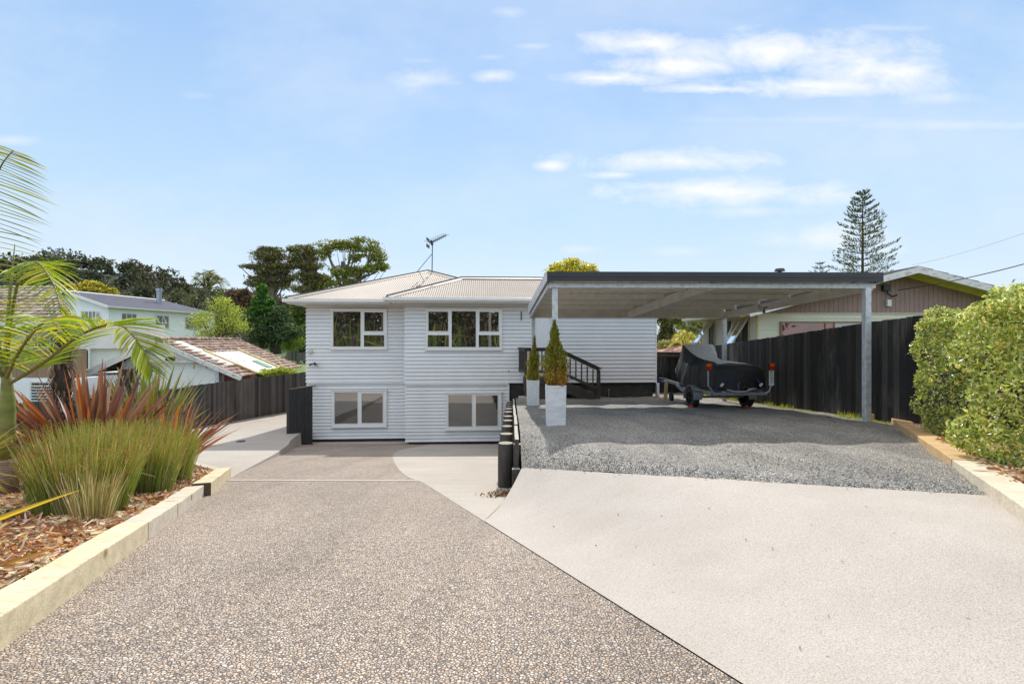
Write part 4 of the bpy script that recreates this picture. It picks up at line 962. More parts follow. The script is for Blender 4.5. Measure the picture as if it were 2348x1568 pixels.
def blade(p, d0, length, width, bend, segs=7, fold=.35, taper=.55):
    """one strap leaf: V-folded ribbon of 3 points a row; bend = how far it falls over"""
    d = Vector(d0).normalized(); side = d.cross(Vector((0, 0, 1)))
    if side.length < .05: side = Vector((random.uniform(-1, 1), random.uniform(-1, 1), 0))
    side.normalize(); tw = random.uniform(-.7, .7); side = (side * math.cos(tw) + d.cross(side) * math.sin(tw)).normalized()
    rows = []; q = Vector(p); step = length / segs
    for i in range(segs + 1):
        t = i / segs; w = width * (.75 + .5 * t if t < .4 else (1 - ((t - .4) / .6) ** 1.7) * .95 + .02) * .5
        nrm = side.cross(d).normalized()
        rows.append((q - side * w + nrm * w * fold, q.copy(), q + side * w + nrm * w * fold))
        q = q + d * step; d = (d + Vector((0, 0, -bend * (.25 + t) / segs)) ).normalized(); side = (side - d * side.dot(d)).normalized()
    return rows
def blades_mesh(name, allrows, tints, mat, parent):
    V = np.array([[tuple(p) for r in rows for p in r] for rows in allrows], float); n, k, _ = V.shape; nr = k // 3
    fs = [[i * 3 + j, i * 3 + j + 1, i * 3 + j + 4, i * 3 + j + 3] for i in range(nr - 1) for j in range(2)]
    return leafmesh(name, V, k, mat, parent, tints, True, fs)
def flax(name, label, c, n, length, width, spread, cols, bend=(.2, .9), az=None, group=None, cat='flax'):
    t = thing(name, label, cat, c, group); rows = []; tn = []
    for i in range(n):
        a = random.uniform(0, 2 * math.pi) if az is None else random.gauss(*az); r = random.random() ** .7 * spread
        dr = Vector((math.cos(a) * r, math.sin(a) * r, 1)); l = length * random.uniform(.62, 1.08)
        p = Vector(c) + Vector((math.cos(a) * .12 * random.random(), math.sin(a) * .12 * random.random(), -.03))
        rows.append(blade(p, dr, l, width * random.uniform(.75, 1.2), random.uniform(*bend) * (.4 + r / max(spread, .1)), 8))
        base = np.array(random.choice(cols)) * random.uniform(.75, 1.25)
        ed = np.array((.55, .20, .04)) if random.random() < .25 else base
        tn.append([[*(base * (1 if j == 1 else .92))] if j != 2 or q < 3 else [*(base * .6 + ed * .4)] for q in range(9) for j in range(3)])
    blades_mesh('leaf_blades', rows, np.clip(np.array(tn), .003, 1), m_flax, t); return t
bz = lambda x, z: bedz(x, z)
RED = [(.16, .075, .06), (.21, .10, .07), (.13, .07, .07), (.34, .13, .04), (.11, .065, .075), (.19, .12, .08), (.24, .17, .11)]
GRN = [(.10, .15, .03), (.15, .21, .04), (.08, .12, .04), (.22, .25, .06), (.13, .17, .06)]
def at_bed(x, d, dz=0): q = P(x, HY, d); return (q.x, d, bedz(q.x, d) + dz)
flax('flax_plant', 'large bronze red flax clump behind the rushes, right of the palm trunk', at_bed(215, 7.2), 150, 1.75, .10, .85, RED, (.1, .7), group='flax clumps in the left bed')
flax('flax_plant', 'smaller rusty flax clump leaning over the concrete path, right of the biggest red one', at_bed(392, 8.2), 150, 1.25, .065, 1.35, RED + [(.36, .16, .05)], (.2, 1.1), group='flax clumps in the left bed')
flax('flax_plant', 'green flax clump standing behind the two bronze red ones', at_bed(335, 9.3), 120, 1.95, .085, .75, GRN, (.1, .7), group='flax clumps in the left bed')
flax('flax_plant', 'dark bronze flax at the foot of the palm, half behind its trunk', at_bed(95, 7.9), 45, 1.35, .075, 1.0, RED + GRN[:2], (.2, .9), group='flax clumps in the left bed')
# leaves entering at the left edge of the picture
t = thing('flax_plant', 'yellow edged flax at the left picture edge, its stiff leaves pointing over the bark', 'flax', (-3.55, 2.45, bedz(-3.55, 2.45)), 'flax clumps in the left bed')
rows = []; tn = []
def aimed(p, q, w, sag):
    p, q = Vector(p), Vector(q); d = q - p; d.z += sag * d.length; return blade(p, d, (q - p).length * 1.03, w, sag * 2.0, 8, .5)
for (x0, y0, d0), (x1, y1, d1), w, col in [((-330, 1330, 2.9), (178, 1138, 3.3), .125, (.40, .30, .03)), ((-300, 1400, 2.6), (165, 1258, 2.9), .05, (.32, .17, .03)), ((-260, 1420, 2.7), (60, 1290, 2.8), .05, (.34, .25, .04))]:
    rows.append(aimed(P(x0, y0, d0), P(x1, y1, d1), w, .06)); tn.append([[*(np.array(col) * (1.0 if j != 0 else .55))] for q_ in range(9) for j in range(3)])
for i in range(7):
    a = random.uniform(1.2, 5.2); rows.append(blade((-3.75, 2.45, bedz(-3.75, 2.45)), (math.cos(a) * .8, math.sin(a) * .8, 1), random.uniform(.7, 1.1), .07, .5, 8)); tn.append([[.25, .22, .04]] * 27)
blades_mesh('leaf_blades', rows, np.array(tn), m_frond, t)
# fan of thin spikes at the left edge
t = thing('cabbage_tree', 'thin spiky yellow leaves of a young cabbage tree fanning in at the left edge', 'cabbage tree', P(-60, 1180, 4.2))
rows = []; c = P(-95, 1075, 4.3)
for i in range(42):
    a = random.uniform(-1.2, 1.3); rows.append(blade(c, (math.cos(a), random.uniform(-.5, .5), math.sin(a)), random.uniform(.4, .66), .016, .25, 8))
blades_mesh('leaf_blades', rows, np.tile(palette(42, [(.42, .36, .07), (.3, .3, .06), (.5, .4, .1)], .15)[:, None, :], (1, 27, 1)), m_frond, t)
m = MB(); m.tube([P(-95, 1190, 4.3), c], .03, 7); m.build('trunk', m_bark, t)

# rushes: thousands of thin stems from one crown
def rushes(label, cells, n, h, tintg, name='rush_clump', heads=True):
    t = thing(name, label, 'rushes', (*cells[0][:2], bedz(*cells[0][:2])))
    V = []; T = []; HV = []; HT = []
    for i in range(n):
        cx, cz, sp, hk = random.choice(cells); a = random.uniform(0, 6.283); r = random.random() ** .5 * sp
        x = cx + math.cos(a) * r * .75; z = cz + math.sin(a) * r * .75
        if x > drive_left(z) - .24: x = drive_left(z) - .24 - random.random() * .2
        b = Vector((x, z, bedz(x, z))); lean = r / sp * .22 + random.uniform(-.08, .12); l = h * hk * (random.uniform(.6, 1.0) if random.random() < .9 else random.uniform(.95, 1.28))
        d = Vector((math.cos(a) * lean, math.sin(a) * lean, 1)).normalized(); mid = b + d * l * .55; d2 = (d + Vector((math.cos(a), math.sin(a), 0)) * random.uniform(-.05, .22)).normalized(); tip = mid + d2 * l * .45
        s = Vector((random.uniform(-1, 1), random.uniform(-1, 1), 0)).normalized() * random.uniform(.0022, .0038)
        V.append([b - s, b + s, mid - s, mid + s, tip - s * .4, tip + s * .4])
        g = np.array(random.choices(tintg, weights=[5, 5, 3, 2, 1.2][:len(tintg)])[0]) * random.uniform(.7, 1.3)
        T.append([g * .75 + np.array((.04, .03, .01)), g * .75 + np.array((.04, .03, .01)), g, g, g * .8 + np.array((.05, .025, .01)), g * .8 + np.array((.05, .025, .01))])
        if random.random() < .05 and heads: T[-1] = [np.array((.44, .36, .2))] * 6; V[-1][4] = V[-1][4] + Vector((random.uniform(-.2, .2), random.uniform(-.25, .1), -random.uniform(.05, .3))); V[-1][5] = V[-1][4] + s
        if random.random() < .55:
            for q in range(random.choice((2, 3, 4, 5))):
                k = mid.lerp(tip, random.uniform(.45, 1.02)) + Vector((random.uniform(-.012, .012), random.uniform(-.012, .012), 0)); HV.append(tuple(k)); HT.append(random.choice([(.34, .08, .05), (.42, .16, .07), (.24, .07, .04), (.3, .2, .08)]))
    V = np.array([[tuple(p) for p in r] for r in V]); leafmesh('stems', V, 6, m_leafd, t, np.clip(np.array(T), .004, 1), faces=[[0, 1, 3, 2], [2, 3, 5, 4]])
    if not heads: return t
    HV = np.array(HV); leafmesh('seed_heads', leaves_at(HV, .017, .5), 4, m_leafd, t, np.array(HT)); return t
RG = [(.13, .20, .03), (.18, .25, .04), (.24, .28, .07), (.26, .2, .1), (.42, .34, .2)]
rushes('wide mound of fine green rushes with red brown seed heads beside the timber edge',
       [(-4.05, 4.65, .45, .95), (-4.3, 5.0, .48, 1.0), (-4.5, 5.4, .5, 1.02), (-4.75, 5.65, .46, 1.02), (-4.75, 6.0, .5, 1.05), (-4.95, 6.0, .42, 1.0), (-4.7, 6.5, .5, 1.08), (-4.35, 5.7, .45, .95), (-4.95, 6.6, .45, 1.08)], 21000, .665, RG)
rushes('thin dry tuft of rushes at the near corner of the green mound', [(-3.5, 4.12, .18, .6), (-3.75, 4.35, .25, .75)], 420, .62, [(.16, .17, .04), (.3, .24, .12), (.42, .36, .24), (.2, .16, .07), (.5, .45, .33)], 'rush_tuft', False)

# ---- the palm
def bez(pts, n):
    pts = [Vector(p) for p in pts]; out = []
    for i in range(n + 1):
        t = i / n * (len(pts) - 1); k = min(int(t), len(pts) - 2); f = t - k
        p0 = pts[max(k - 1, 0)]; p1 = pts[k]; p2 = pts[k + 1]; p3 = pts[min(k + 2, len(pts) - 1)]
        out.append(0.5 * ((2 * p1) + (-p0 + p2) * f + (2 * p0 - 5 * p1 + 4 * p2 - p3) * f * f + (-p0 + 3 * p1 - 3 * p2 + p3) * f ** 3))
    return out
def frond(path, parent, maxlen, n=46, droop=.5, start=.12, width=.03, cols=((.15, .22, .02), (.21, .27, .03), (.10, .16, .03), (.30, .29, .04)), fwd=.75, sidev=None, r0=.022, v_up=.25):
    pts = bez(path, 40)
    m = MB(); m.tube(pts, [r0 * (1 - .85 * i / 40) for i in range(41)], 6); fo = m.build('frond', m_palmst, parent, smooth=True)
    rows = []; T = []
    for i in range(n):
        t = start + (1 - start) * (i + .5) / n; k = min(int(t * 40), 39); p = pts[k].lerp(pts[k + 1], t * 40 - k); tg = (pts[min(k + 2, 40)] - pts[max(k - 1, 0)]).normalized()
        sd = tg.cross(Vector((0, 0, 1))) if sidev is None else (Vector(sidev) - tg * Vector(sidev).dot(tg))
        if sd.length < .1: sd = Vector((1, 0, 0))
        sd.normalize(); up = sd.cross(tg).normalized()
        if up.z < 0 and sidev is None: up = -up
        ln = maxlen * (math.sin(math.pi * (.15 + .80 * t)) ** .7) * random.uniform(.88, 1.08)
        for s in (-1, 1):
            d = sd * s + tg * (fwd * (.5 + t)) + up * v_up + Vector((random.uniform(-.07, .07), random.uniform(-.07, .07), random.uniform(-.07, .07)))
            rows.append(blade(p, d, ln, width * random.uniform(.85, 1.15), droop * random.uniform(.6, 1.4), 6, .45)); c = np.array(random.choice(cols)) * random.uniform(.8, 1.25)
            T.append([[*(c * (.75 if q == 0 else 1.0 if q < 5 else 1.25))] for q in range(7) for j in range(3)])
    blades_mesh('foliage', rows, np.clip(np.array(T), .004, 1), m_frond, fo); return fo
PD = 6.0
b0 = P(12, 1140, PD); palm = thing('palm_tree', 'bangalow palm with a smooth green stem and arching fronds at the left edge', 'palm', b0)
m = MB(); m.tube([P(14, 1150, PD), P(14, 1100, PD), P(14, 1050, PD)], [.125, .11, .095], 18); m.build('trunk', m_palmbase, palm, smooth=True)
m = MB(); m.tube([P(14, 1050.5, PD), P(15, 980, PD), P(18, 930, PD), P(16, 880, PD), P(14, 835, PD)], [.09, .084, .074, .055, .036], 18); m.build('crownshaft', m_palmst, palm, smooth=True)
top = P(15, 850, PD)
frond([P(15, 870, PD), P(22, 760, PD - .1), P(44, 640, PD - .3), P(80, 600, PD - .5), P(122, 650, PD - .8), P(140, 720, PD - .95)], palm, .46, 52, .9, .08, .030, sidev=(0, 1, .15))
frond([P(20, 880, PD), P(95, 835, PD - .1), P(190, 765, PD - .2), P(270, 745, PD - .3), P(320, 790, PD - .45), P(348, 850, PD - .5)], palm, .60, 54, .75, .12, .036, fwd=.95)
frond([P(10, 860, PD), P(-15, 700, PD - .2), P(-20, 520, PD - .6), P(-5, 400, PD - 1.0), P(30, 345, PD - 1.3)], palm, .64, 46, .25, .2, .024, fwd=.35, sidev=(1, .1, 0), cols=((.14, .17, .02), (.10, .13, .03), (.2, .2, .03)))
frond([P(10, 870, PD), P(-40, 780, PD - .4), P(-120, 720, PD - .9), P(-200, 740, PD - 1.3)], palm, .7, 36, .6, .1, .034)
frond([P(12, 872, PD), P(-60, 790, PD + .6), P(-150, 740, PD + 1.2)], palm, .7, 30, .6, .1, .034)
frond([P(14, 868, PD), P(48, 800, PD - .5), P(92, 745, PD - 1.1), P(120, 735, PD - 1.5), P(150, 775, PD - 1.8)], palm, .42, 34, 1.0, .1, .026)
m = MB(); m.tube([P(12, 850, PD), P(20, 700, PD + .05), P(34, 560, PD)], [.03, .02, .004], 6); m.build('spear_leaf', m_palmst, palm)
# tree fern stumps
def stump(label, x, d, y0, y1, r):
    t = thing('tree_fern_stump', label, 'stump', P(x, y0, d), 'cut tree fern trunks behind the palm'); m = MB()
    pts = [P(x + (y0 - y) * .02, y, d) for y in np.linspace(y0, y1, 9)]; m.tube(pts, [r * (1.15 - .25 * i / 8 + .06 * math.sin(i * 2.4)) for i in range(9)], 12); m.build('trunk', m_bark2, t)
    C = []; D = []
    for i in range(420):
        f = random.random(); a = random.uniform(0, 6.28); p = pts[0].lerp(pts[-1], f); C.append(p + Vector((math.cos(a), math.sin(a), 0)) * r * 1.08); D.append((math.cos(a) * .35, math.sin(a) * .35, random.choice((1, 1, -.6))))
    rows = [blade(c - Vector((0, 0, .05)), dd, random.uniform(.1, .2), .03, .1, 3, .3, ) for c, dd in zip(C, D)]
    blades_mesh('old_frond_stubs', rows, np.tile(palette(len(rows), [(.09, .06, .045), (.17, .12, .09), (.05, .035, .03), (.28, .22, .17)], .2)[:, None, :], (1, 12, 1)), m_leafd, t); return pts[-1]
tp = stump('tall shaggy dark tree fern trunk, cut off beneath the arching palm frond', 141, 8.4, 960, 745, .115)
stump('short shaggy tree fern trunk with a frayed top among the green flax', 292, 10.4, 960, 845, .13)

# ---- trees
def tree(name, label, cat, base, trunk, limbs, blobs, n, size, cols, mat=None, bark=None, sub=26, spread=.2, shell=.65, group=None, aspect=.45, jit=.18, upb=0.0):
    """trunk: points+radii, limbs: list of (points, radii), blobs: ellipsoids of foliage"""
    t = thing(name, label, cat, base, group)
    m = MB(); m.tube(trunk[0], trunk[1], 8); to = m.build('trunk', bark or m_bark, t, smooth=True)
    if limbs:
        m = MB()
        for p, r in limbs: m.tube(p, r, 5)
        m.build('limbs', bark or m_bark, t)
    C = clump_points(blobs, n, sub, spread, shell); o = leafmesh('crown', leaves_at(C, size, aspect, upb), 4, mat or m_leafd, t, palette(len(C), cols, jit)); return t
def B(x, y, rx, ry, d, depth=1.0):      # foliage ellipsoid seen at (x, y), rx by ry, standing d metres away
    k = d / F; c = P(x, y, d); return ((c.x, c.y, c.z), (rx * k, (rx + ry) * .5 * k * depth, ry * k))
def split(bl, k=3, flat=.42, wide=.62):
    out = []
    for c, r in bl:
        for i in range(k):
            o = rng.uniform(-.65, .65, 3); out.append(((c[0] + o[0] * r[0], c[1] + o[1] * r[1], c[2] + o[2] * r[2]), (r[0] * wide * rng.uniform(.7, 1.2), r[1] * wide, r[2] * flat * rng.uniform(.7, 1.2))))
    return out
def TP(*pts): return [P(*p) for p in pts]

# clipped hedges on the right: two blocks of small leaves with dark twigs inside
def hedge(label, blocks, n, seed, cols, group='clipped hedges on the right'):
    t = thing('hedge', label, 'hedge', blocks[0][0], group); C = []; tot = sum(b[1][0] * b[1][2] for b in blocks)
    for (c, r) in blocks:
        k = int(n * r[0] * r[2] / tot); d = rng.uniform(-1, 1, (k, 3)); ax_ = rng.integers(0, 3, k); sg = rng.choice([-1, 1], k)
        onface = rng.uniform(0, 1, k) < .88; dep = 1 - np.abs(rng.normal(0, .07, k)); d[np.arange(k), ax_] = np.where(onface, sg * dep, d[np.arange(k), ax_])
        q = np.abs(d) ** 5; nr = (q.sum(1)) ** .2; d = d / np.maximum(nr, .9)[:, None]
        und = 1 + .10 * np.sin(d[:, [0]] * 5 + seed) * np.sin(d[:, [2]] * 6 + seed * 2 + d[:, [1]] * 4) + .05 * np.sin(d[:, [2]] * 15 + d[:, [0]] * 11)
        C.append(np.array(c) + d * und * np.array(r) + rng.normal(0, .018, (k, 3)))
    C = np.concatenate(C); leafmesh('leaves', leaves_at(C, .048, .42, .35), 4, m_leaf, t, palette(len(C), cols, .22))
    m = MB()
    for (c, r) in blocks:
        for i in range(60):
            p = Vector((c[0] + random.uniform(-.6, .6) * r[0], c[1] + random.uniform(-.6, .6) * r[1], c[2] - r[2])); q = Vector((c[0] + random.uniform(-1, 1) * r[0] * .98, c[1] + random.uniform(-1, 1) * r[1] * .98, c[2] + random.uniform(-.6, 1.0) * r[2])); m.tube([p, p.lerp(q, .5) + Vector((0, 0, .1)), q], [.012, .008, .003], 4, cap=False)
    m.build('twigs', m_bark2, t); return t
HC_ = [(.24, .30, .07), (.17, .23, .05), (.33, .37, .13), (.11, .14, .03), (.46, .44, .2)]
hedge('rounded clipped hedge block standing behind, against the black fence', [((6.22, 6.4, -.44), (.66, .52, .84)), ((6.3, 6.45, .12), (.50, .42, .30))], 30000, 1.0, HC_)
hedge('nearest tall clipped hedge cut off by the right picture edge', [((5.06, 4.05, -.41), (.80, .80, .82)), ((5.14, 4.05, .25), (.66, .7, .28))], 46000, 2.4, [(.26, .32, .08), (.19, .25, .06), (.36, .40, .15), (.12, .15, .03), (.48, .46, .22)])
t = thing('yucca', 'thin pale palm like leaf spikes poking out between the two hedges', 'palm', P(2290, 830, 5.5)); rows = []
for i in range(30):
    a = random.uniform(1.9, 4.3); rows.append(blade(P(2330, 770, 5.2), (math.cos(a), -.35, math.sin(a) * .55), random.uniform(.5, .78), .014, .2, 8))
blades_mesh('leaf_blades', rows, np.tile(palette(30, [(.35, .33, .1), (.25, .27, .06)], .15)[:, None, :], (1, 27, 1)), m_frond, t)

# broad conifers behind the house, wind-shorn with tiers of dark foliage
def limbs_for(blobs, tr_pts, n, r, seed=0):
    out = []
    for i in range(n):
        c, rad = random.choice(blobs); f = random.uniform(.25, .95); k = f * (len(tr_pts) - 1); j = min(int(k), len(tr_pts) - 2); p = Vector(tr_pts[j]).lerp(Vector(tr_pts[j + 1]), k - j)
        d = rand_dirs(1)[0] * np.array(rad) * .8; q = Vector(c) + Vector(d); mid = p.lerp(q, .5) + Vector((0, 0, -.08 * (q - p).length)); out.append(([p, mid, q], [r, r * .6, r * .2]))
    return out
D1 = 46.
bl = [B(618, 590, 38, 16, D1), B(655, 612, 30, 8, D1), B(578, 612, 24, 7, D1), B(622, 620, 40, 16, D1), B(655, 640, 20, 10, D1), B(590, 645, 26, 12, D1), B(628, 652, 34, 14, D1), B(605, 572, 14, 7, D1), B(632, 572, 18, 6, D1)]; bl = split(bl, 4, 0.43, 0.67) + bl
tk = TP((625, 760, D1), (622, 700, D1), (625, 650, D1), (628, 585, D1))
tree('macrocarpa', 'tall dark flat tiered conifer with bare lower trunk, left of the white house roof', 'conifer', tk[0], (tk, [.5, .42, .3, .1]), limbs_for(bl, tk, 60, .12), bl, 9000, .32, [(.06, .075, .03), (.09, .10, .035), (.14, .14, .04), (.12, .085, .06)], bark=m_bark, sub=30, spread=.22, group='dark conifers behind the house', aspect=.28, upb=.5)
bl = [B(700, 575, 26, 14, D1), B(690, 595, 32, 10, D1), B(712, 610, 28, 12, D1), B(700, 635, 30, 14, D1), B(706, 660, 34, 16, D1), B(735, 640, 20, 14, D1), B(668, 572, 12, 5, D1)]; bl = split(bl, 4, 0.45, 0.67) + bl
tk = TP((712, 760, D1), (708, 680, D1), (705, 620, D1), (702, 570, D1))
tree('macrocarpa', 'dark ragged conifer standing between the flat tiered one and the umbrella shaped tree', 'conifer', tk[0], (tk, [.5, .4, .28, .08]), limbs_for(bl, tk, 50, .11), bl, 8500, .32, [(.07, .085, .03), (.11, .12, .035), (.17, .17, .045), (.11, .08, .055)], bark=m_bark, sub=30, spread=.22, group='dark conifers behind the house', aspect=.28, upb=.5)
bl = [B(760, 562, 30, 10, D1), B(800, 565, 26, 12, D1), B(838, 565, 34, 16, D1), B(866, 588, 22, 14, D1), B(742, 580, 18, 12, D1), B(818, 590, 20, 10, D1), B(775, 620, 18, 14, D1), B(812, 625, 28, 14, D1), B(852, 615, 26, 10, D1), B(750, 650, 22, 14, D1), B(876, 610, 14, 10, D1), B(800, 650, 26, 10, D1)]; bl = split(bl, 4, 0.53, 0.56) + bl
tk = TP((800, 780, D1), (798, 700, D1), (790, 640, D1), (785, 600, D1))
lm = [(TP((798, 700, D1), (775, 640, D1), (755, 590, D1), (748, 565, D1)), [.25, .16, .1, .04]), (TP((796, 690, D1), (822, 640, D1), (845, 600, D1), (850, 570, D1)), [.25, .16, .1, .04]), (TP((792, 650, D1), (800, 600, D1), (805, 565, D1)), [.18, .1, .04]), (TP((822, 640, D1), (862, 625, D1), (880, 600, D1)), [.12, .08, .03])]
tree('pine_tree', 'tall open umbrella shaped tree with forked pale limbs above the white house roof', 'tree', tk[0], (tk, [.45, .35, .25, .15]), lm + limbs_for(bl, tk, 36, .07), bl, 8500, .30, [(.09, .11, .03), (.13, .15, .035), (.19, .20, .045), (.24, .24, .05)], sub=26, spread=.24, group='dark conifers behind the house', aspect=.35, upb=.2)
# green conifers left of the house
D2 = 36.
bl = [B(602, 668, 10, 14, D2), B(603, 692, 20, 12, D2), B(604, 715, 28, 14, D2), B(604, 740, 34, 14, D2)]
tk = TP((604, 800, D2), (603, 700, D2), (601, 652, D2))
tree('conifer_tree', 'bright green cone shaped conifer in front of the flat tiered dark one', 'conifer', tk[0], (tk, [.25, .15, .04]), limbs_for(bl, tk, 24, .05), bl, 9000, .26, [(.05, .12, .025), (.08, .16, .03), (.04, .08, .02)], sub=40, spread=.22, bark=m_bark2)
bl = [B(610, 745, 42, 24, D2), B(640, 725, 30, 22, D2), B(650, 760, 36, 22, D2), B(618, 778, 34, 16, D2), B(590, 735, 20, 20, D2)]; bl = split(bl, 4, 0.56, 0.67) + bl
tk = TP((632, 812, D2), (630, 770, D2), (632, 715, D2))
tree('conifer_tree', 'wide dark blue green conifer with drooping branches against the left house corner', 'conifer', tk[0], (tk, [.4, .3, .1]), limbs_for(bl, tk, 40, .08), bl, 11000, .28, [(.05, .085, .04), (.07, .11, .045), (.11, .15, .06), (.04, .06, .03)], sub=34, spread=.2, bark=m_bark2, aspect=.3, upb=-.1)
bl = [B(690, 720, 22, 22, 40), B(700, 752, 22, 22, 40), B(680, 745, 16, 14, 40), B(694, 700, 24, 12, 40)]; bl = split(bl, 3, 0.69, 0.67) + bl
tk = TP((694, 808, 40), (692, 770, 40), (690, 720, 40))
tree('leafy_tree', 'mid green leafy tree with a thick dark trunk right beside the left house corner', 'tree', tk[0], (tk, [.38, .34, .15]), limbs_for(bl, tk, 24, .07), bl, 6500, .3, [(.07, .10, .03), (.11, .15, .03), (.15, .19, .04)], bark=m_bark2)
bl = [B(548, 672, 26, 14, 52), B(560, 690, 22, 16, 52), B(535, 690, 20, 14, 52), B(665, 700, 20, 14, 55), B(655, 690, 16, 10, 55)]
tk = TP((550, 760, 52), (550, 700, 52), (548, 670, 52))
tree('bare_tree', 'brown twiggy half bare tree beside the feathery palm on the left', 'tree', tk[0], (tk, [.3, .2, .05]), limbs_for(bl, tk, 120, .05), bl, 6500, .34, [(.12, .075, .055), (.09, .06, .05), (.15, .10, .07)], sub=20)
# lime green tree over the shed
D3 = 31.
bl = [B(500, 700, 30, 20, D3), B(535, 715, 30, 22, D3), B(470, 735, 36, 22, D3), B(520, 745, 44, 22, D3), B(555, 748, 22, 18, D3), B(480, 765, 50, 12, D3), B(520, 690, 14, 10, D3)]; bl = split(bl, 4, 0.69, 0.67) + bl
tk = TP((500, 850, D3), (498, 790, D3), (505, 730, D3))
tree('lime_tree', 'fresh lime green spring tree rising behind the tiled shed roof', 'tree', tk[0], (tk, [.2, .16, .06]), limbs_for(bl, tk, 60, .04), bl, 5600, .13, [(.30, .36, .06), (.24, .30, .05), (.40, .42, .10), (.17, .22, .04)], sub=40, spread=.2, shell=.35)
bl = [B(462, 655, 8, 6, 60)]
tq = thing('queen_palm', 'distant palm with drooping feathery fronds beside the far white house', 'palm', P(478, 720, 60))
m = MB(); m.tube(TP((482, 740, 60), (477, 700, 60), (475, 668, 60)), [.4, .32, .22], 8); m.build('trunk', m_bark, tq)
for (x1, y1, x2, y2) in ((452, 640, 440, 668), (462, 628, 448, 640), (478, 622, 470, 640), (492, 634, 508, 648), (498, 648, 520, 668), (458, 655, 446, 690), (495, 662, 512, 690), (484, 628, 500, 640), (505, 640, 524, 655)):
    frond([P(475, 668, 60), P((475 + x1) / 2, (668 + y1) / 2 - 4, 60), P(x1, y1, 60 + random.uniform(-2, 2)), P(x2, y2, 60 + random.uniform(-2, 2))], tq, .95, 22, .9, .15, .13, ((.06, .075, .03), (.10, .11, .04), (.13, .12, .05)), r0=.07)
# ground shrubs behind the left fence
for (x, y, rx, ry, d, lab, cols) in ((640, 852, 34, 9, 24, 'glossy yellow green shrub spilling over the left fence beside the shed', [(.30, .33, .04), (.20, .25, .03), (.12, .17, .03)]), (672, 786, 26, 14, 38, 'low bright green shrub at the foot of the dark conifers', [(.18, .27, .03), (.12, .18, .03)]), (610, 858, 20, 10, 24.5, 'dark green leafy creeper at the shed end of the left fence', [(.14, .19, .03), (.22, .26, .04)])):
    tree('shrub', lab, 'shrub', P(x, y + ry, d), (TP((x, y + ry + 6, d), (x, y, d)), [.05, .02]), [], [B(x, y, rx, ry, d), B(x - rx * .5, y + 3, rx * .5, ry * .8, d)], 2600, .13, cols, mat=m_leaf, sub=24)
# trees seen under the carport
D4 = 31.
bl = [B(1520, 740, 20, 22, D4), B(1532, 770, 16, 20, D4), B(1512, 790, 14, 26, D4), B(1545, 735, 22, 8, D4)]
tk = TP((1517, 850, D4), (1518, 790, D4), (1522, 730, D4)); tree('evergreen_tree', 'dark glossy evergreen right at the far corner of the white house', 'tree', tk[0], (tk, [.18, .14, .05]), limbs_for(bl, tk, 30, .04), bl, 7000, .16, [(.05, .065, .025), (.08, .09, .03), (.12, .13, .05), (.2, .17, .06)], sub=30)
D5 = 38.
bl = [B(1568, 745, 26, 14, D5), B(1595, 755, 24, 20, D5), B(1620, 748, 22, 22, D5), B(1580, 775, 26, 14, D5), B(1612, 785, 20, 16, D5), B(1560, 720, 40, 16, D5), B(1615, 715, 40, 16, D5)]; bl = split(bl, 3, 0.69, 0.67) + bl
tk = TP((1608, 850, D5), (1604, 800, D5), (1598, 755, D5), (1603, 700, D5)); lm = [(TP((1600, 770, D5), (1575, 790, D5), (1562, 800, D5)), [.14, .1, .04]), (TP((1599, 758, D5), (1570, 745, D5), (1545, 742, D5)), [.13, .09, .03])]
tree('leafy_tree', 'light green tree with a crooked grey trunk seen under the carport beside the cream eaves', 'tree', tk[0], (tk, [.3, .26, .2, .1]), lm + limbs_for(bl, tk, 30, .05), bl, 7500, .22, [(.22, .26, .06), (.30, .30, .09), (.16, .2, .05), (.34, .31, .12)], sub=26, spread=.24)
bl = [B(1560, 795, 34, 12, 27), B(1595, 800, 28, 8, 27), B(1530, 800, 20, 10, 27)]
t = thing('fern_palm', 'yellow green feathery fronds above the black back fence', 'palm', P(1575, 830, 27))
m = MB(); m.tube(TP((1575, 850, 27), (1575, 805, 27)), [.1, .08], 7); m.build('trunk', m_bark, t)
for x1, y1 in ((1535, 790), (1545, 775), (1560, 768), (1590, 772), (1612, 782), (1622, 795), (1600, 798), (1530, 802)):
    frond([P(1575, 806, 27), P((1575 + x1) / 2, y1 - 4, 27), P(x1, y1 + 6, 27 + random.uniform(-1.2, .6))], t, .42, 26, .8, .12, .05, ((.34, .31, .08), (.26, .27, .06), (.42, .36, .13)), r0=.03)
bl = [B(1530, 795, 22, 14, 28), B(1560, 790, 24, 12, 28)]
tree('shrub', 'loose yellowish shrub behind the black back fence', 'shrub', P(1540, 830, 28), (TP((1540, 850, 28), (1542, 800, 28)), [.06, .02]), limbs_for(bl, TP((1540, 850, 28), (1542, 800, 28)), 14, .02), bl, 4000, .15, [(.34, .32, .12), (.24, .25, .07), (.42, .36, .2)], sub=24)
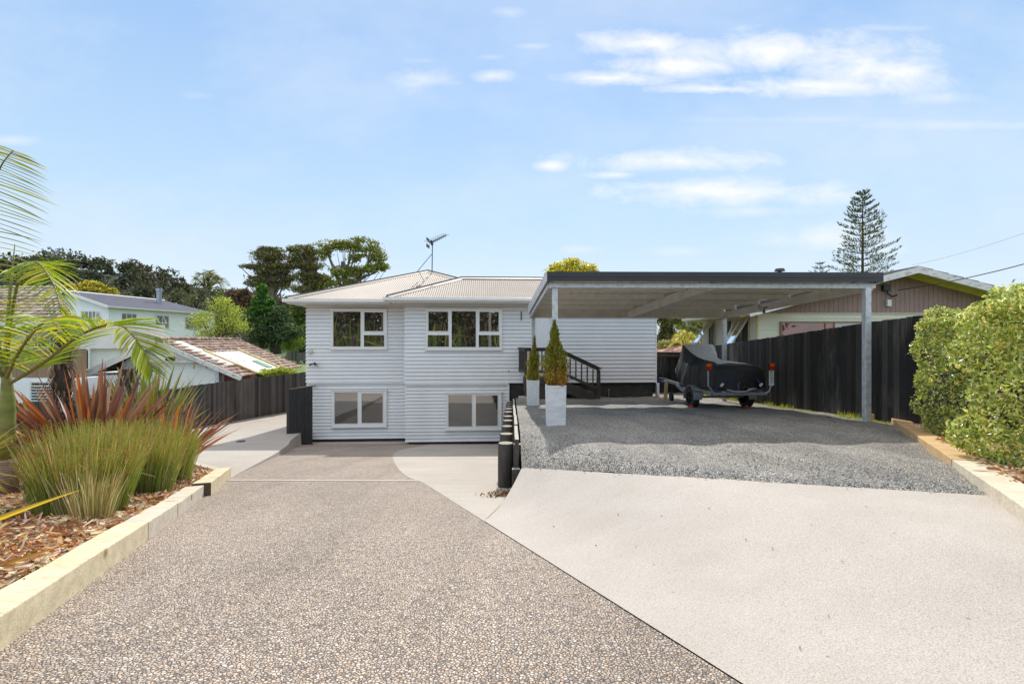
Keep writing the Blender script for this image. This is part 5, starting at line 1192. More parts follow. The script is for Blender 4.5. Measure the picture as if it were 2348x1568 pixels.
# golden crown over the carport, bits of twig
D6 = 30.
bl = [B(1285, 615, 22, 12, D6), B(1312, 604, 22, 12, D6), B(1342, 612, 24, 12, D6), B(1362, 624, 12, 8, D6), B(1310, 625, 50, 12, D6), B(1262, 630, 8, 8, D6), B(1300, 660, 50, 30, D6)]; bl = split(bl, 3, 0.75, 0.67) + bl
tk = TP((1310, 900, D6), (1308, 700, D6), (1310, 625, D6)); tree('golden_tree', 'golden yellow leafy crown showing above the left end of the carport roof', 'tree', tk[0], (tk, [.2, .16, .05]), limbs_for(bl, tk, 26, .04), bl, 6500, .19, [(.40, .36, .03), (.30, .30, .03), (.48, .40, .06), (.20, .22, .03)], mat=m_leaf, sub=30)
bl = [B(1485, 630, 26, 5, D6), B(1430, 632, 4, 5, D6), B(1480, 660, 40, 24, D6)]
tk = TP((1480, 860, D6), (1480, 640, D6)); tree('evergreen_tree', 'tips of a dark twiggy tree just showing above the middle of the carport roof', 'tree', tk[0], (tk, [.15, .03]), limbs_for(bl, tk, 16, .03), bl, 1500, .16, [(.10, .13, .03), (.07, .09, .03)], sub=20)
# Norfolk pines: whorls of rising branches, rope-like foliage near the tips
def norfolk(label, x, d, ytop, ybase, rmax, tiers, name='norfolk_pine', per=7, dens=1.0, cols=((.045, .06, .03), (.065, .08, .035), (.10, .11, .04))):
    p0 = P(x, ybase, d); p1 = P(x, ytop, d); Hh = p1.z - p0.z; t = thing(name, label, 'conifer', p0); m = MB(); m.tube([p0, p0.lerp(p1, .5), p1], [Hh * .014, Hh * .009, Hh * .002], 7); m.build('trunk', m_bark2, t)
    m = MB(); C = []; U = []
    for k in range(tiers):
        f = k / tiers; z = p0.z + Hh * (.02 + .975 * f ** .9); r = rmax * (1 - f) ** .62 * random.uniform(.85, 1.1) * d / F
        for q in range(per):
            a = 6.283 * q / per + k * .9 + random.uniform(-.25, .25); rr = r * random.uniform(.7, 1.1); up = .22 + .22 * f
            b = [Vector((p0.x + math.cos(a) * rr * s, p0.y + math.sin(a) * rr * s, z + rr * (up * s * s - .02 * s))) for s in (0, .33, .66, 1)]
            m.tube(b, [Hh * .0028, Hh * .0022, Hh * .0016, Hh * .0008], 4, cap=False)
            n = int(46 * dens * (.5 + rr / (rmax * d / F)))
            for i in range(n):
                s = random.uniform(.22, 1.04) ** .8; jj = min(int(s * 3), 2); p = b[jj].lerp(b[jj + 1], s * 3 - jj); w = Hh * .017 * (1.1 - .5 * abs(s - .7)) * (.45 + .55 * (1 - f))
                sd = Vector((-math.sin(a), math.cos(a), 0)) * random.gauss(0, 1.2) * w; C.append(p + sd + Vector((0, 0, abs(random.gauss(0, .7)) * w)))
                u = Vector((math.cos(a) * .6, math.sin(a) * .6, .8)) + sd.normalized() * .5 if sd.length > 0 else Vector((0, 0, 1)); U.append(tuple(u.normalized()))
    m.build('limbs', m_bark2, t)
    C = np.array([tuple(c) for c in C]); U = np.array(U); n = len(C); sd = np.cross(U, rand_dirs(n)); sd /= np.linalg.norm(sd, axis=1, keepdims=True); s = Hh * .03 * rng.uniform(.6, 1.2, (n, 1))
    V = np.stack([C, C - sd * s * .13 + U * s * .4, C + U * s, C + sd * s * .13 + U * s * .4], 1); leafmesh('crown', V, 4, m_leafd, t, palette(n, list(cols), .2))
norfolk('tall symmetrical Norfolk pine above the right end of the carport', 1978, 62., 434, 680, 74, 17, per=6, dens=1.0)
norfolk('small twin topped pine just above the carport, left of the tall Norfolk pine', 1880, 66., 596, 690, 38, 8, per=7, dens=1.5)
norfolk('lone layered pine on the skyline of the wooded hill at the far left', 136, 205., 566, 640, 22, 9, 'skyline_pine', 6, 1.5, ((.035, .045, .03), (.05, .06, .035)))
norfolk('broader skyline pine near the middle of the wooded hill', 302, 205., 591, 650, 30, 8, 'skyline_pine', 7, 1.6, ((.035, .045, .03), (.05, .06, .035)))
# yellow flowering wattles on the near slope
for i, (x, y, rx, ry, lab) in enumerate(((160, 662, 26, 12, 'yellow flowering wattle at the left of the three on the hill slope'), (212, 655, 30, 14, 'middle yellow wattle on the hill slope, the widest of them'), (256, 668, 18, 8, 'small yellow wattle at the right end, just above the grey roof'))):
    d = 120. + i * 3; bl = [B(x - rx * .5, y + 3, rx * .45, ry * .6, d), B(x + rx * .4, y + 4, rx * .45, ry * .55, d), B(x, y - ry * .4, rx * .5, ry * .5, d), B(x + rx * .1, y + ry * .6, rx * .8, ry * .5, d)]
    tk = TP((x, y + 34, d), (x, y, d)); tree('wattle_tree', lab, 'tree', tk[0], (tk, [.4, .15]), limbs_for(bl, tk, 16, .08), bl, 4200, .55, [(.42, .36, .05), (.55, .45, .06), (.22, .22, .05)], sub=12, spread=.22, group='yellow wattles on the hill')
fx_ = lambda z: 6.19 + .0597 * z
# wooded hill
HILL = [(-260, 640), (-60, 612), (60, 606), (100, 602), (150, 600), (200, 598), (250, 606), (300, 608), (350, 622), (400, 640), (440, 655), (480, 668), (560, 684), (640, 690), (720, 700), (800, 720), (900, 760), (1000, 790)]
m = MB()
def hillz(x, z):
    px = CX + x / 200. * F; h = (HY - lerp_tab(HILL, px)) / F * 200 - 3.2; k = smooth((z - 95) / 105.) if z < 200 else 1 - .2 * smooth((z - 200) / 200.); return -3.3 + (h + 3.3) * k
m.grid(lambda u, v: (u, v, hillz(u, v) - .5), list(np.linspace(-330, -10, 70)), list(np.linspace(95, 420, 40)))
m_hill = plain('forest_floor', (.03, .04, .02), .95, var=.4, scale=.1)
struct(m.build('hills', m_hill, smooth=True))
C = []; T = []
for i in range(900):
    x = random.uniform(-290, -18); z = 112 + 95 * random.random() ** .8; hz = hillz(x, z); s = random.uniform(1.8, 4.4) * random.choice((1, 1, 1, 1.35)); n = 95
    d = rand_dirs(n); d[:, 2] = np.abs(d[:, 2]) * 1.3 - .3; C.append(np.array([x, z, hz + s * .45]) + d * rng.uniform(.55, 1.0, (n, 1)) * s * np.array([.9, .9, random.uniform(.7, 1.15)]))
    b = np.array(random.choice([(.03, .038, .022), (.04, .052, .028), (.055, .066, .034), (.034, .042, .03), (.075, .08, .045), (.06, .055, .04)])) * random.uniform(.8, 1.3); T.append(np.clip(b[None] * (1 + rng.normal(0, .2, (n, 1))), .004, 1))
C = np.concatenate(C); o = leafmesh('forest', leaves_at(C, 1.25, .6), 4, m_leafd, None, np.concatenate(T)); stuff(o, 'dark native forest covering the hill at the far left', 'forest')
C = []; T = []
for i in range(60):
    x = random.uniform(-32, 30); z = random.uniform(70, 95); s = random.uniform(1.6, 3.0); n = 110; d = rand_dirs(n); C.append(np.array([x, z, land(x, z)[2] + s * .5]) + d * s * rng.uniform(.5, 1, (n, 1))); T.append(palette(n, [(.05, .07, .025), (.09, .11, .03), (.13, .15, .05)], .2))
C = np.concatenate(C); o = leafmesh('undergrowth', leaves_at(C, .7, .6), 4, m_leafd, None, np.concatenate(T)); stuff(o, 'mixed far bushes closing the view behind the gardens', 'bushes')
V = []; T = []
for i in range(2600):
    z = random.uniform(6.5, 21); x = fx_(z) - .06 - abs(random.gauss(0, .05)); h_ = random.uniform(.02, .11) * (1.4 if math.sin(z * 2.1) + math.sin(z * 5.3) > .4 else .5); a = random.uniform(0, 6.28); b = Vector((x, z, -Dg(z) + .01)); s = Vector((math.cos(a), math.sin(a), 0)) * .006; V.append([b - s, b + s, b + Vector((random.gauss(0, .03), random.gauss(0, .03), h_))]); T.append(random.choice([(.35, .36, .05), (.24, .30, .04), (.45, .40, .1)]))
o = leafmesh('weeds', np.array([[tuple(p) for p in r] for r in V]), 3, m_leafd, None, np.array(T)); stuff(o, 'thin yellow green weeds along the foot of the black right fence', 'weeds')
# roadside bank behind the eye (it shows in the window glass)
C = []; T = []
rows = []; tn = []
for i in range(520):
    x = random.uniform(-26, 20); z = random.uniform(-16, -12.2); a = random.uniform(0, 6.28); r = random.random()
    rows.append(blade((x, z, -1.2 + (-12 - z) * .35), (math.cos(a) * r, math.sin(a) * r, 1), random.uniform(1.6, 3.0), .13, random.uniform(.3, 1.2), 7)); c = np.array(random.choice(GRN + [(.3, .25, .1), (.12, .08, .04)])) * random.uniform(.6, 1.2); tn.append([[*c]] * 24)
o = blades_mesh('flax_bank', rows, np.clip(np.array(tn), .003, 1), m_frond, None); stuff(o, 'flax bank across the road, seen only as a reflection in the upper windows', 'flax')
C = clump_points([((x, -19 + random.uniform(-2, 1), 1.6 + random.uniform(-1, 1.6)), (3.2, 2, 3.4)) for x in np.linspace(-32, 26, 22)], 42000, 26, .25); o = leafmesh('bush_bank', leaves_at(C, .6, .5), 4, m_leafd, None, palette(len(C), [(.03, .035, .015), (.05, .05, .02), (.10, .08, .04), (.14, .10, .06)], .2)); stuff(o, 'dark scrub across the road, seen only as a reflection in the upper windows', 'bushes')
for x, lab in ((-9.2, 'leaning pale cabbage tree trunk across the road, reflected in the left upper window'), (-6.2, 'second cabbage tree across the road, reflected in the left upper window')):
    t = thing('cabbage_tree', lab, 'cabbage tree', (x, -12, -1)); m = MB(); m.tube([(x, -12, -1), (x + .2, -12, 1.8), (x + .1, -12, 3.4)], [.13, .1, .08], 8); m.build('trunk', m_bark, t)
    rows = [blade((x + .1, -12, 3.3), (math.cos(a) * .9, math.sin(a) * .9, random.uniform(-.6, 1)), random.uniform(.8, 1.1), .05, .5, 7) for a in np.linspace(0, 25, 70)]; blades_mesh('leaf_blades', rows, np.tile(palette(70, GRN, .2)[:, None, :], (1, 24, 1)), m_frond, t)
t = thing('power_pole', 'grey power pole across the road, reflected in the three part window', 'pole', (1.2, -10.5, -1.3)); m = MB(); m.tube([(1.2, -10.5, -1.4), (1.25, -10.5, 8)], [.16, .12], 10); m.build('pole', m_poletop, t); m = MB(); m.box(.3, 2.2, -10.62, -10.5, 7, 7.12); m.build('cross_arm', m_poletop, t)
# ------------------------------------------------------------------ fences
m_fence = boards('black_stained_palings', None, (.30, .265, .24), .15, .65)
m_fencel = boards('weathered_palings', None, (.26, .225, .195), .15, .6, wear_scale=.6)
def fence(name, label, a, b, tops, botf, mat, cols, pw=.15, th=.02, rail_side=0, jitter=.02, group=None):
    """palings from a to b; tops(t) and botf(t) give heights along the run; one mesh for the palings, posts and rails of their own"""
    a = Vector((a[0], a[1], 0)); b = Vector((b[0], b[1], 0)); ln = (b - a).length; n = int(ln / pw); d = (b - a) / ln; nr = Vector((-d.y, d.x, 0))
    t = thing(name, label, 'fence', (a.x, a.y, botf(0)), group); V = []; T = []
    for i in range(n):
        t0 = i / n; t1 = (i + 1) / n; p = a.lerp(b, t0) + d * .001; q = a.lerp(b, t1) - d * .001; o = nr * (random.uniform(-.003, .003) + (.001 if i % 2 else 0)); k = nr * th * .5
        tz = tops((t0 + t1) / 2) + random.uniform(-jitter, jitter) * .5; bz_ = botf((t0 + t1) / 2) - .02
        tl = random.uniform(-.003, .003)
        c = [p + o - k, q + o - k, q + o + k, p + o + k]
        V.append([(x.x, x.y, bz_) for x in c] + [(x.x, x.y, tz + (tl if j in (0, 3) else -tl)) for j, x in enumerate(c)])
        T.append(np.array(random.choice(cols)) * random.uniform(.6, 1.5))
    leafmesh('palings', np.array(V), 8, mat, t, np.clip(np.array(T), .004, 1), faces=[[3, 2, 1, 0], [4, 5, 6, 7], [0, 1, 5, 4], [1, 2, 6, 5], [2, 3, 7, 6], [3, 0, 4, 7]])
    for f in (.18, .85):
        m = MB(); g = lambda s: botf(s) + (tops(s) - botf(s)) * f
        for i in range(6):
            p = a.lerp(b, i / 6) - nr * .05 * (1 if rail_side == 0 else -1); q = a.lerp(b, (i + 1) / 6) - nr * .05 * (1 if rail_side == 0 else -1); m.bar((p.x, p.y, g(i / 6)), (q.x, q.y, g((i + 1) / 6)), .045, .09)
        m.build('rail', m_brown, t)
    for i in range(int(ln / 2.4) + 1):
        s = min(1, i * 2.4 / ln); p = a.lerp(b, s) - nr * .10 * (1 if rail_side == 0 else -1); m = MB(); m.box(p.x - .05, p.x + .05, p.y - .05, p.y + .05, botf(s) - .3, tops(s) - .05); m.build('post', m_brown, t)
    return t
DK = [(.016, .015, .015), (.024, .022, .021), (.032, .029, .027), (.02, .019, .019), (.045, .04, .037), (.03, .027, .026), (.085, .075, .068)]
z0, z1 = 4.2, 21.7; fx = lambda z: 6.19 + .0597 * z + .55 * smooth((z - 1) / 9) * 0
ft = lambda s: (lambda z: lerp_tab([(4, .60), (8, .43), (9.2, .375), (12.5, .17), (16.4, -.06), (21.6, -.40)], z))(z0 + (z1 - z0) * s)
fence('paling_fence', 'long black stained paling fence down the right side, with worn streaks on its boards', (fx(z0), z0), (fx(z1), z1), ft, lambda s: -Dg(z0 + (z1 - z0) * s) + .05, m_fence, DK, .148, .02, 0, .014)
a = P(1500, 808, 21.9); b = P(1567, 808, 21.6)
fence('paling_fence', 'short plain black fence closing the gap behind the right corner of the white house', (a.x - 1.2, 21.95), (b.x + .1, 21.62), lambda s: -.45, lambda s: -Dg(21.7) + .03, m_fence, DK[:4], .15, .02, 1, .004)
m = MB(); m.box(a.x - 1.2, b.x, 21.45, 21.53, -.66, -.56); tag(m.build('fence_capping', m_brown), 'black horizontal capping board across the short back fence', 'board')
# left fence: grey weathered far part, black near part that stands a little forward
LF = lambda z: -11.75 + (z - 18.5) * .23
def lft(z): return lerp_tab([(13, -1.62), (18.9, -1.60), (23.4, -1.52), (30, -1.40), (36, -1.3)], z)
fence('paling_fence', 'long weathered grey brown paling fence beside the left concrete path', (LF(17.9), 17.9), (LF(36), 36), lambda s: lft(17.9 + 18.1 * s), lambda s: -Dp(17.9 + 18.1 * s) + .04, m_fencel, [(.065, .056, .05), (.08, .068, .06), (.05, .044, .042), (.095, .08, .07), (.04, .036, .034)], .115, .02, 1, .02)
fence('paling_fence', 'near black section of the left fence with a pale capping, behind the green flax', (-12.6, 14.2), (LF(17.9) + .12, 18.0), lambda s: -1.66, lambda s: -3.25, m_fence, [(.03, .029, .03), (.042, .04, .04), (.035, .032, .03)], .15, .02, 1, .01)
m = MB(); m.bar((-12.55, 14.2, -1.64), (LF(17.9) + .15, 18.0, -1.63), .07, .03); tag(m.build('fence_capping', m_poletop), 'pale grey capping strip along the top of the near black left fence', 'board')
fence('paling_fence', 'low black fence behind the palm on the far side of the left garden bed', (-17, 13.0), (-12.6, 14.2), lambda s: -1.72, lambda s: -3.3, m_fence, [(.03, .029, .03), (.042, .04, .04)], .15, .02, 1, .01)
fence('paling_fence', 'far dark paling fence across the lawn, left of the white house', (P(636, 800, 50).x, 52), (P(712, 800, 50).x, 49), lambda s: P(0, 797 - 3 * s, 50).z, lambda s: P(0, 827, 50).z, m_fencel, [(.08, .07, .062), (.11, .095, .08), (.06, .05, .045)], .2, .02, 1, .05)
# open black gate at the left front corner of the house
ga = P(716, 0, 17.3); gb = P(662, 0, 16.75)
gt = thing('side_gate', 'black board gate panel standing at the left front corner of the white house', 'gate', (gb.x, gb.y, -3.4))
m = MB(); n = 6
for i in range(n):
    p = Vector((ga.x, ga.y, 0)).lerp(Vector((gb.x, gb.y, 0)), i / n); q = Vector((ga.x, ga.y, 0)).lerp(Vector((gb.x, gb.y, 0)), (i + 1) / n - .012)
    za = P(0, 885 + 8 * i / n, 17.3 - .55 * i / n).z; zb = -3.62 + .02 * i
    m.hexa([(p.x, p.y, zb), (q.x, q.y, zb), (q.x, q.y + .025, zb), (p.x, p.y + .025, zb), (p.x, p.y, za), (q.x, q.y, za), (q.x, q.y + .025, za), (p.x, p.y + .025, za)])
m_gate = plain('black_gate_boards', (.026, .024, .023), .55, var=.3, scale=4, bmp=.3, stretch=(5, 5, .5))
m.build('board_panel', m_gate, gt)
m = MB(); m.box(gb.x - .08, gb.x + .02, gb.y + .01, gb.y + .12, -3.45, P(0, 893, 16.75).z + .01); m.build('post', m_gate, gt)
m = MB(); m.bar((gb.x, gb.y + .09, P(0, 893, 16.75).z - .02), (ga.x - .12, ga.y + .55, P(0, 886, 17.3).z - .02), .10, .05); m.build('rail', m_poletop, gt)
m = MB(); c = P(552, 1018, 1); d_ = 14.6; x = (552 - CX) / F * d_; m.box(x - .09, x + .09, d_ - .1, d_ + .1, -Dp(d_) - .02, -Dp(d_) + .035); dr = m.build('drain_cover', m_flash, bevel=.005); tag(dr, 'small dark drain cover in the middle of the left concrete path', 'drain')
m = MB(); m.tube([(LF(z) + .16 + .03 * math.sin(z * 2), z, -Dp(z) + .04) for z in np.linspace(18.2, 30, 22)], .03, 6); tag(m.build('hose', m_poletop, smooth=True), 'pale hose lying along the foot of the weathered left fence', 'hose')

# ------------------------------------------------------------------ neighbour on the right: brown and cream gabled house
def lap(m, p, q, z0, z1, step, out):
    """lapped boards between plan points p and q"""
    p = Vector((p[0], p[1], 0)); q = Vector((q[0], q[1], 0)); d = (q - p).normalized(); nr = Vector((d.y, -d.x, 0)) * out; n = max(1, round((z1 - z0) / step)); h = (z1 - z0) / n
    for i in range(n):
        a = z0 + i * h; b = a + h; U = Vector((0, 0, 1))
        m.quad(p + nr * 1.0 + U * a, q + nr * 1.0 + U * a, q + nr * .2 + U * b, p + nr * .2 + U * b); m.quad(p + U * a, q + U * a, q + nr + U * a, p + nr + U * a)
m_cream = plain('cream_weatherboard', (.72, .68, .52), .6, var=.06, scale=1.2, dirt=dict(col=(.45, .36, .22), scale=2, lo=.58, hi=.8, amt=.4, stretch=(1, 1, .3)))
m_tan = plain('stained_soffit', (.62, .46, .20), .7, var=.2, scale=3)
m_mauve = plain('brown_cladding', (.34, .225, .19), .7, var=.08, scale=2)
m_dkroof = plain('dark_tile_roof', (.055, .055, .062), .7, var=.25, scale=3, bmp=.3, dirt=dict(col=(.25, .25, .2), scale=5, lo=.6, hi=.72, amt=.6))
m_peel = plain('peeling_white_barge', (.72, .70, .66), .6, var=.06, dirt=dict(col=(.2, .14, .1), scale=6, lo=.56, hi=.62, amt=.8, stretch=(.6, 3, 3)))
m_yel = plain('yellow_green_soffit', (.70, .66, .14), .6, var=.08)
m_alum = plain('bronze_aluminium', (.22, .15, .08), .4, .3)
m_curt = plain('dull_red_curtain', (.22, .05, .05), .8, var=.4, scale=2, stretch=(6, 6, .4))
m_dkwin = glass('neighbour_glass', (.05, .05, .052), .05)
nb = thing('neighbour_house', 'brown and cream single storey gabled house beyond the black fence on the right', 'house', (10, 17, -2))
ND = 16.5; nx0 = P(1737, 0, ND).x; zsp = P(0, 718, ND).z; ap = P(2063, 627, ND - .0); nx1 = 2 * ap.x - nx0; nz0 = -2.2
slope = (ap.z + .02 - P(0, 716, ND).z) / (ap.x - nx0) * .94
m = MB(); lap(m, (nx0, ND), (nx1, ND), nz0, zsp, .181, .022); m.build('front_wall', m_cream, nb)
m = MB(); lap(m, (nx0, 21.2), (nx0, ND), nz0, zsp + .05, .181, .022); m.build('side_wall', m_cream, nb)
m = MB(); m.box(nx0 - .03, nx0 + .02, ND - .03, ND + .02, nz0, zsp + .06); m.build('corner_trim', m_tan, nb)
zap = zsp + .12 + slope * (ap.x - nx0)
f = lambda x: zsp + .10 + slope * (ap.x - nx0 - abs(x - ap.x))
m = MB(); n = 60; m.prism([(nx0, ND - .015, zsp), (nx1, ND - .015, zsp), (nx1, ND - .015, f(nx1)), (ap.x, ND - .015, f(ap.x)), (nx0, ND - .015, f(nx0))], (0, .1, 0))
for i in range(n):
    xa = nx0 + (nx1 - nx0) * i / n; xb = nx0 + (nx1 - nx0) * (i + .90) / n
    m.hexa([(xa, ND - .024, zsp), (xb, ND - .024, zsp), (xb, ND - .016, zsp), (xa, ND - .016, zsp), (xa, ND - .024, f(xa)), (xb, ND - .024, f(xb)), (xb, ND - .016, f(xb)), (xa, ND - .016, f(xa))])
m.build('gable_cladding', m_mauve, nb)
m = MB(); m.box(nx0 + .1, nx1, 21.2, 21.3, nz0, zsp); m.box(nx1 - .1, nx1, ND + .1, 21.2, nz0, zsp); m.prism([(nx0, 21.2, zsp), (nx1, 21.2, zsp), (nx1, 21.2, f(nx1) - .05), (ap.x, 21.2, f(ap.x) - .05), (nx0, 21.2, f(nx0) - .05)], (0, .1, 0)); m.build('back_wall', m_cream, nb)
m = MB(); m.box(nx0 - .01, nx1, ND - .06, ND - .01, zsp - .03, zsp - .001); m.build('gable_trim', m_cream, nb)
OF = .75
for s, nm in ((-1, 'roof'), (1, 'roof')):
    ex = ap.x + s * (ap.x - nx0 + .62); ez = zap + .04 - slope * (ap.x - nx0 + .62); top = zap + .04
    m = MB(); k = 11
    for i in range(k):
        t0, t1 = i / k, (i + 1) / k; xa = ex + (ap.x - ex) * t0; xb = ex + (ap.x - ex) * t1; za = ez + (top - ez) * t0; zb = ez + (top - ez) * t1
        m.hexa([(xa, ND - OF, za + .04), (xb, ND - OF, zb + .03), (xb, 21.6, zb + .03), (xa, 21.6, za + .04), (xa, ND - OF, za + .085), (xb, ND - OF, zb + .065), (xb, 21.6, zb + .065), (xa, 21.6, za + .085)] if s < 0 else [(xb, ND - OF, zb + .03), (xa, ND - OF, za + .04), (xa, 21.6, za + .04), (xb, 21.6, zb + .03), (xb, ND - OF, zb + .065), (xa, ND - OF, za + .085), (xa, 21.6, za + .085), (xb, 21.6, zb + .065)])
    m.build(nm, m_dkroof, nb)
    m = MB(); m.hexa([(ex, ND - OF - .03, ez - .16), (ap.x, ND - OF - .03, top - .16), (ap.x, ND - OF - .001, top - .16), (ex, ND - OF - .001, ez - .16), (ex, ND - OF - .03, ez + .045), (ap.x, ND - OF - .03, top + .045), (ap.x, ND - OF - .001, top + .045), (ex, ND - OF - .001, ez + .045)]); m.build('barge_board', m_peel, nb)
    m = MB(); m.quad((ex, ND - OF, ez - .02), (ap.x, ND - OF, top - .02), (ap.x, ND + .0, top - .02), (ex, ND, ez - .02)); m.quad((ap.x, ND - .06, top - .02), (ex, ND - .06, ez - .02), (ex, ND - .06, ez - .16), (ap.x, ND - .06, top - .16)); m.build('verge_soffit', m_yel, nb)
    if s < 0:
        m = MB(); m.box(ex, nx0, ND - .05, 21.5, ez - .07, ez - .05); m.build('eave_soffit', m_tan, nb)
        m = MB(); m.box(ex - .13, ex - .02, ND - OF, 21.7, ez - .06, ez + .05); m.box(ex - .02, ex + .0, ND - OF, 21.7, ez - .1, ez + .05); m.build('gutter', m_cream, nb)
        m = MB(); m.tube([(ex - .07, 21.2, ez - .05), (ex - .07, 21.2, ez - .25), (nx0 - .08, 21.2, ez - .42), (nx0 - .08, 21.2, nz0)], .05, 8); m.build('downpipe', m_cream, nb)
def simple_window(parent, x0, x1, y, z0, z1, muls, frame, glassm, th=.05, proud=.03):
    m = MB(); m.box(x0, x1, y - proud, y, z1 - th, z1); m.box(x0, x1, y - proud, y, z0, z0 + th); m.box(x0, x0 + th, y - proud, y, z0 + th, z1 - th); m.box(x1 - th, x1, y - proud, y, z0 + th, z1 - th)
    for u in muls: m.box(u - th * .45, u + th * .45, y - proud * .95, y - .002, z0 + th, z1 - th)
    w = m.build('window', frame, parent)
    e = sorted([x0 + th] + [v for u in muls for v in (u - th * .45, u + th * .45)] + [x1 - th])
    for i in range(0, len(e), 2):
        g = MB(); g.box(e[i], e[i + 1], y - proud * .5, y - proud * .3, z0 + th, z1 - th); g.build('pane', glassm[i // 2 % len(glassm)] if isinstance(glassm, list) else glassm, w)
    return w
wx0, wx1 = P(1787, 0, ND).x, P(2008, 0, ND).x; wz1 = P(0, 737, ND).z
m_curtg = glass('curtain_glass', (.20, .05, .05), .04); m_curtg2 = glass('pale_curtain_glass', (.18, .18, .21), .06)
simple_window(nb, wx0, wx1, ND - .02, wz1 - 1.15, wz1, [P(1890, 0, ND).x, P(1907, 0, ND).x + .05], m_alum, [m_curtg, m_curtg, m_curtg2], .055, .05)
# side windows, two sashes propped open
def side_window(y0, y1, openf, dark=True):
    zt = zsp - .12; zb = zt - 1.15; x = nx0 - .03; m = MB(); th = .05
    m.box(x - .03, x, y0, y1, zt - th, zt); m.box(x - .03, x, y0, y1, zb, zb + th); m.box(x - .03, x, y0, y0 + th, zb + th, zt - th); m.box(x - .03, x, y1 - th, y1, zb + th, zt - th); w = m.build('window', m_tan, nb)
    g = MB(); g.box(x - .012, x - .006, y0 + th, y1 - th, zb + th, zt - th); g.build('pane', m_black if openf else m_dkwin, w)
    if openf:
        a = R(openf); p = Vector((x - .035, 0, zt - .03)); q = p + Vector((-math.sin(a), 0, -math.cos(a))) * 1.08; m = MB()
        for yy_ in (y0 + .03, y1 - .03): m.bar((p.x, yy_, p.z), (q.x, yy_, q.z), .05, .04)
        m.bar((q.x, y0, q.z), (q.x, y1, q.z), .05, .05); s = m.build('open_sash', m_galv, w); g = MB(); nv = Vector((-math.cos(a), 0, math.sin(a))) * .004
        g.hexa([(p.x, y0 + .05, p.z), (q.x, y0 + .05, q.z), (q.x, y1 - .05, q.z), (p.x, y1 - .05, p.z), (p.x + nv.x, y0 + .05, p.z + nv.z), (q.x + nv.x, y0 + .05, q.z + nv.z), (q.x + nv.x, y1 - .05, q.z + nv.z), (p.x + nv.x, y1 - .05, p.z + nv.z)]); g.build('open_pane', m_curtg2, w)
side_window(17.0, 17.55, 33); side_window(17.6, 18.05, 24); side_window(18.3, 18.75, 0); side_window(19.9, 20.5, 38)
c = P(1788, 622, 19.4); m = MB(); m.tube([(c.x, c.y, zap - .6), (c.x, c.y, c.z)], .07, 8); m.tube([(c.x, c.y, c.z), (c.x, c.y, c.z + .10)], [.2, .16], 10); m.build('roof_vent', m_flash, nb)
c = P(2040, 660, ND - .12); br = thing('cable_bracket', 'black curved cable bracket and box high on the brown gable', 'bracket', c)
m = MB(); q = P(2034, 661, ND - .1); m.box(q.x - .14, q.x + .1, ND - .14, ND - .045, q.z - .09, q.z + .12); m.build('junction_box', m_black, br, bevel=.01)
m = MB(); m.tube([P(2035, 664, ND - .1), P(2036, 674, ND - .12), P(2046, 680, ND - .2), P(2058, 676, ND - .3)], .03, 6); m.build('hook', m_black, br)
c = P(2038, 694, ND - .1); m = MB(); m.box(c.x - .07, c.x + .07, ND - .14, ND - .045, c.z - .12, c.z + .1); tag(m.build('alarm_box', m_pvc, bevel=.01), 'small white box on the brown gable under the cable bracket', 'box')
m = MB(); a = P(2060, 665, ND - .3); b = P(2760, 470, 11); m.tube([a.lerp(b, t) + Vector((0, 0, -.5 * 4 * t * (1 - t) * .5)) for t in np.linspace(0, 1, 18)], .014, 5); tag(m.build('power_cable', m_black), 'thick black power cable rising from the brown gable to the right picture edge', 'cable')
m = MB(); a = P(2092, 608, 40); b = P(2560, 455, 22); m.tube([a.lerp(b, t) + Vector((0, 0, -1.2 * t * (1 - t))) for t in np.linspace(0, 1, 18)], .010, 5); tag(m.build('power_cable', m_black), 'thin far wire crossing the sky above the brown gable roof', 'cable')
# small brick red roof behind the back fence
sr = thing('garden_shed', 'low reddish hipped shed roof peeping over the black back fence', 'shed', P(1580, 830, 25)); m = MB(); e = P(1530, 812, 24.5); f = P(1640, 812, 24.5); g1 = P(1585, 789, 26)
m.box(e.x + .2, f.x - .2, 24.8, 28, -3, e.z - .05); m.build('shed_wall', m_tan, sr); m = MB(); m.add([(e.x, 24.4, e.z), (f.x, 24.4, e.z), (f.x, 28.4, e.z), (e.x, 28.4, e.z), (g1.x - .2, 26.2, g1.z), (g1.x + .5, 26.4, g1.z)], [(0, 1, 5, 4), (1, 2, 5), (2, 3, 4, 5), (3, 0, 4)]); m.build('roof', plain('brick_red_roof', (.33, .15, .10), .7, var=.2, scale=8), sr)

# ------------------------------------------------------------------ neighbours on the left
m_tile = plain('lichened_brown_tiles', (.23, .13, .09), .85, var=.3, scale=4, bmp=.3, dirt=dict(col=(.62, .55, .48), scale=4, lo=.5, hi=.62, amt=.75, stretch=(1, 1, 1)))
m_tile2 = plain('lichened_grey_tiles', (.30, .22, .18), .85, var=.3, scale=4, bmp=.3, dirt=dict(col=(.66, .58, .5), scale=4, lo=.48, hi=.62, amt=.7))
m_stucco = plain('stained_white_plaster', (.88, .85, .80), .8, var=.05, scale=1, dirt=dict(col=(.3, .24, .2), scale=3, lo=.6, hi=.75, amt=.5, stretch=(1, 1, .4)))
m_whit = plain('white_lap_siding', (.90, .90, .90), .6, var=.05, scale=1)
m_ply = plain('brown_plywood', (.33, .22, .13), .7, var=.12, scale=2, stretch=(4, 4, .3))
m_rust = plain('red_brown_door', (.20, .085, .05), .7, var=.2, scale=3)
m_lens = plain('corrugated_plastic', (.62, .68, .68), .4, var=.1, scale=2, stretch=(1, 4, 4))
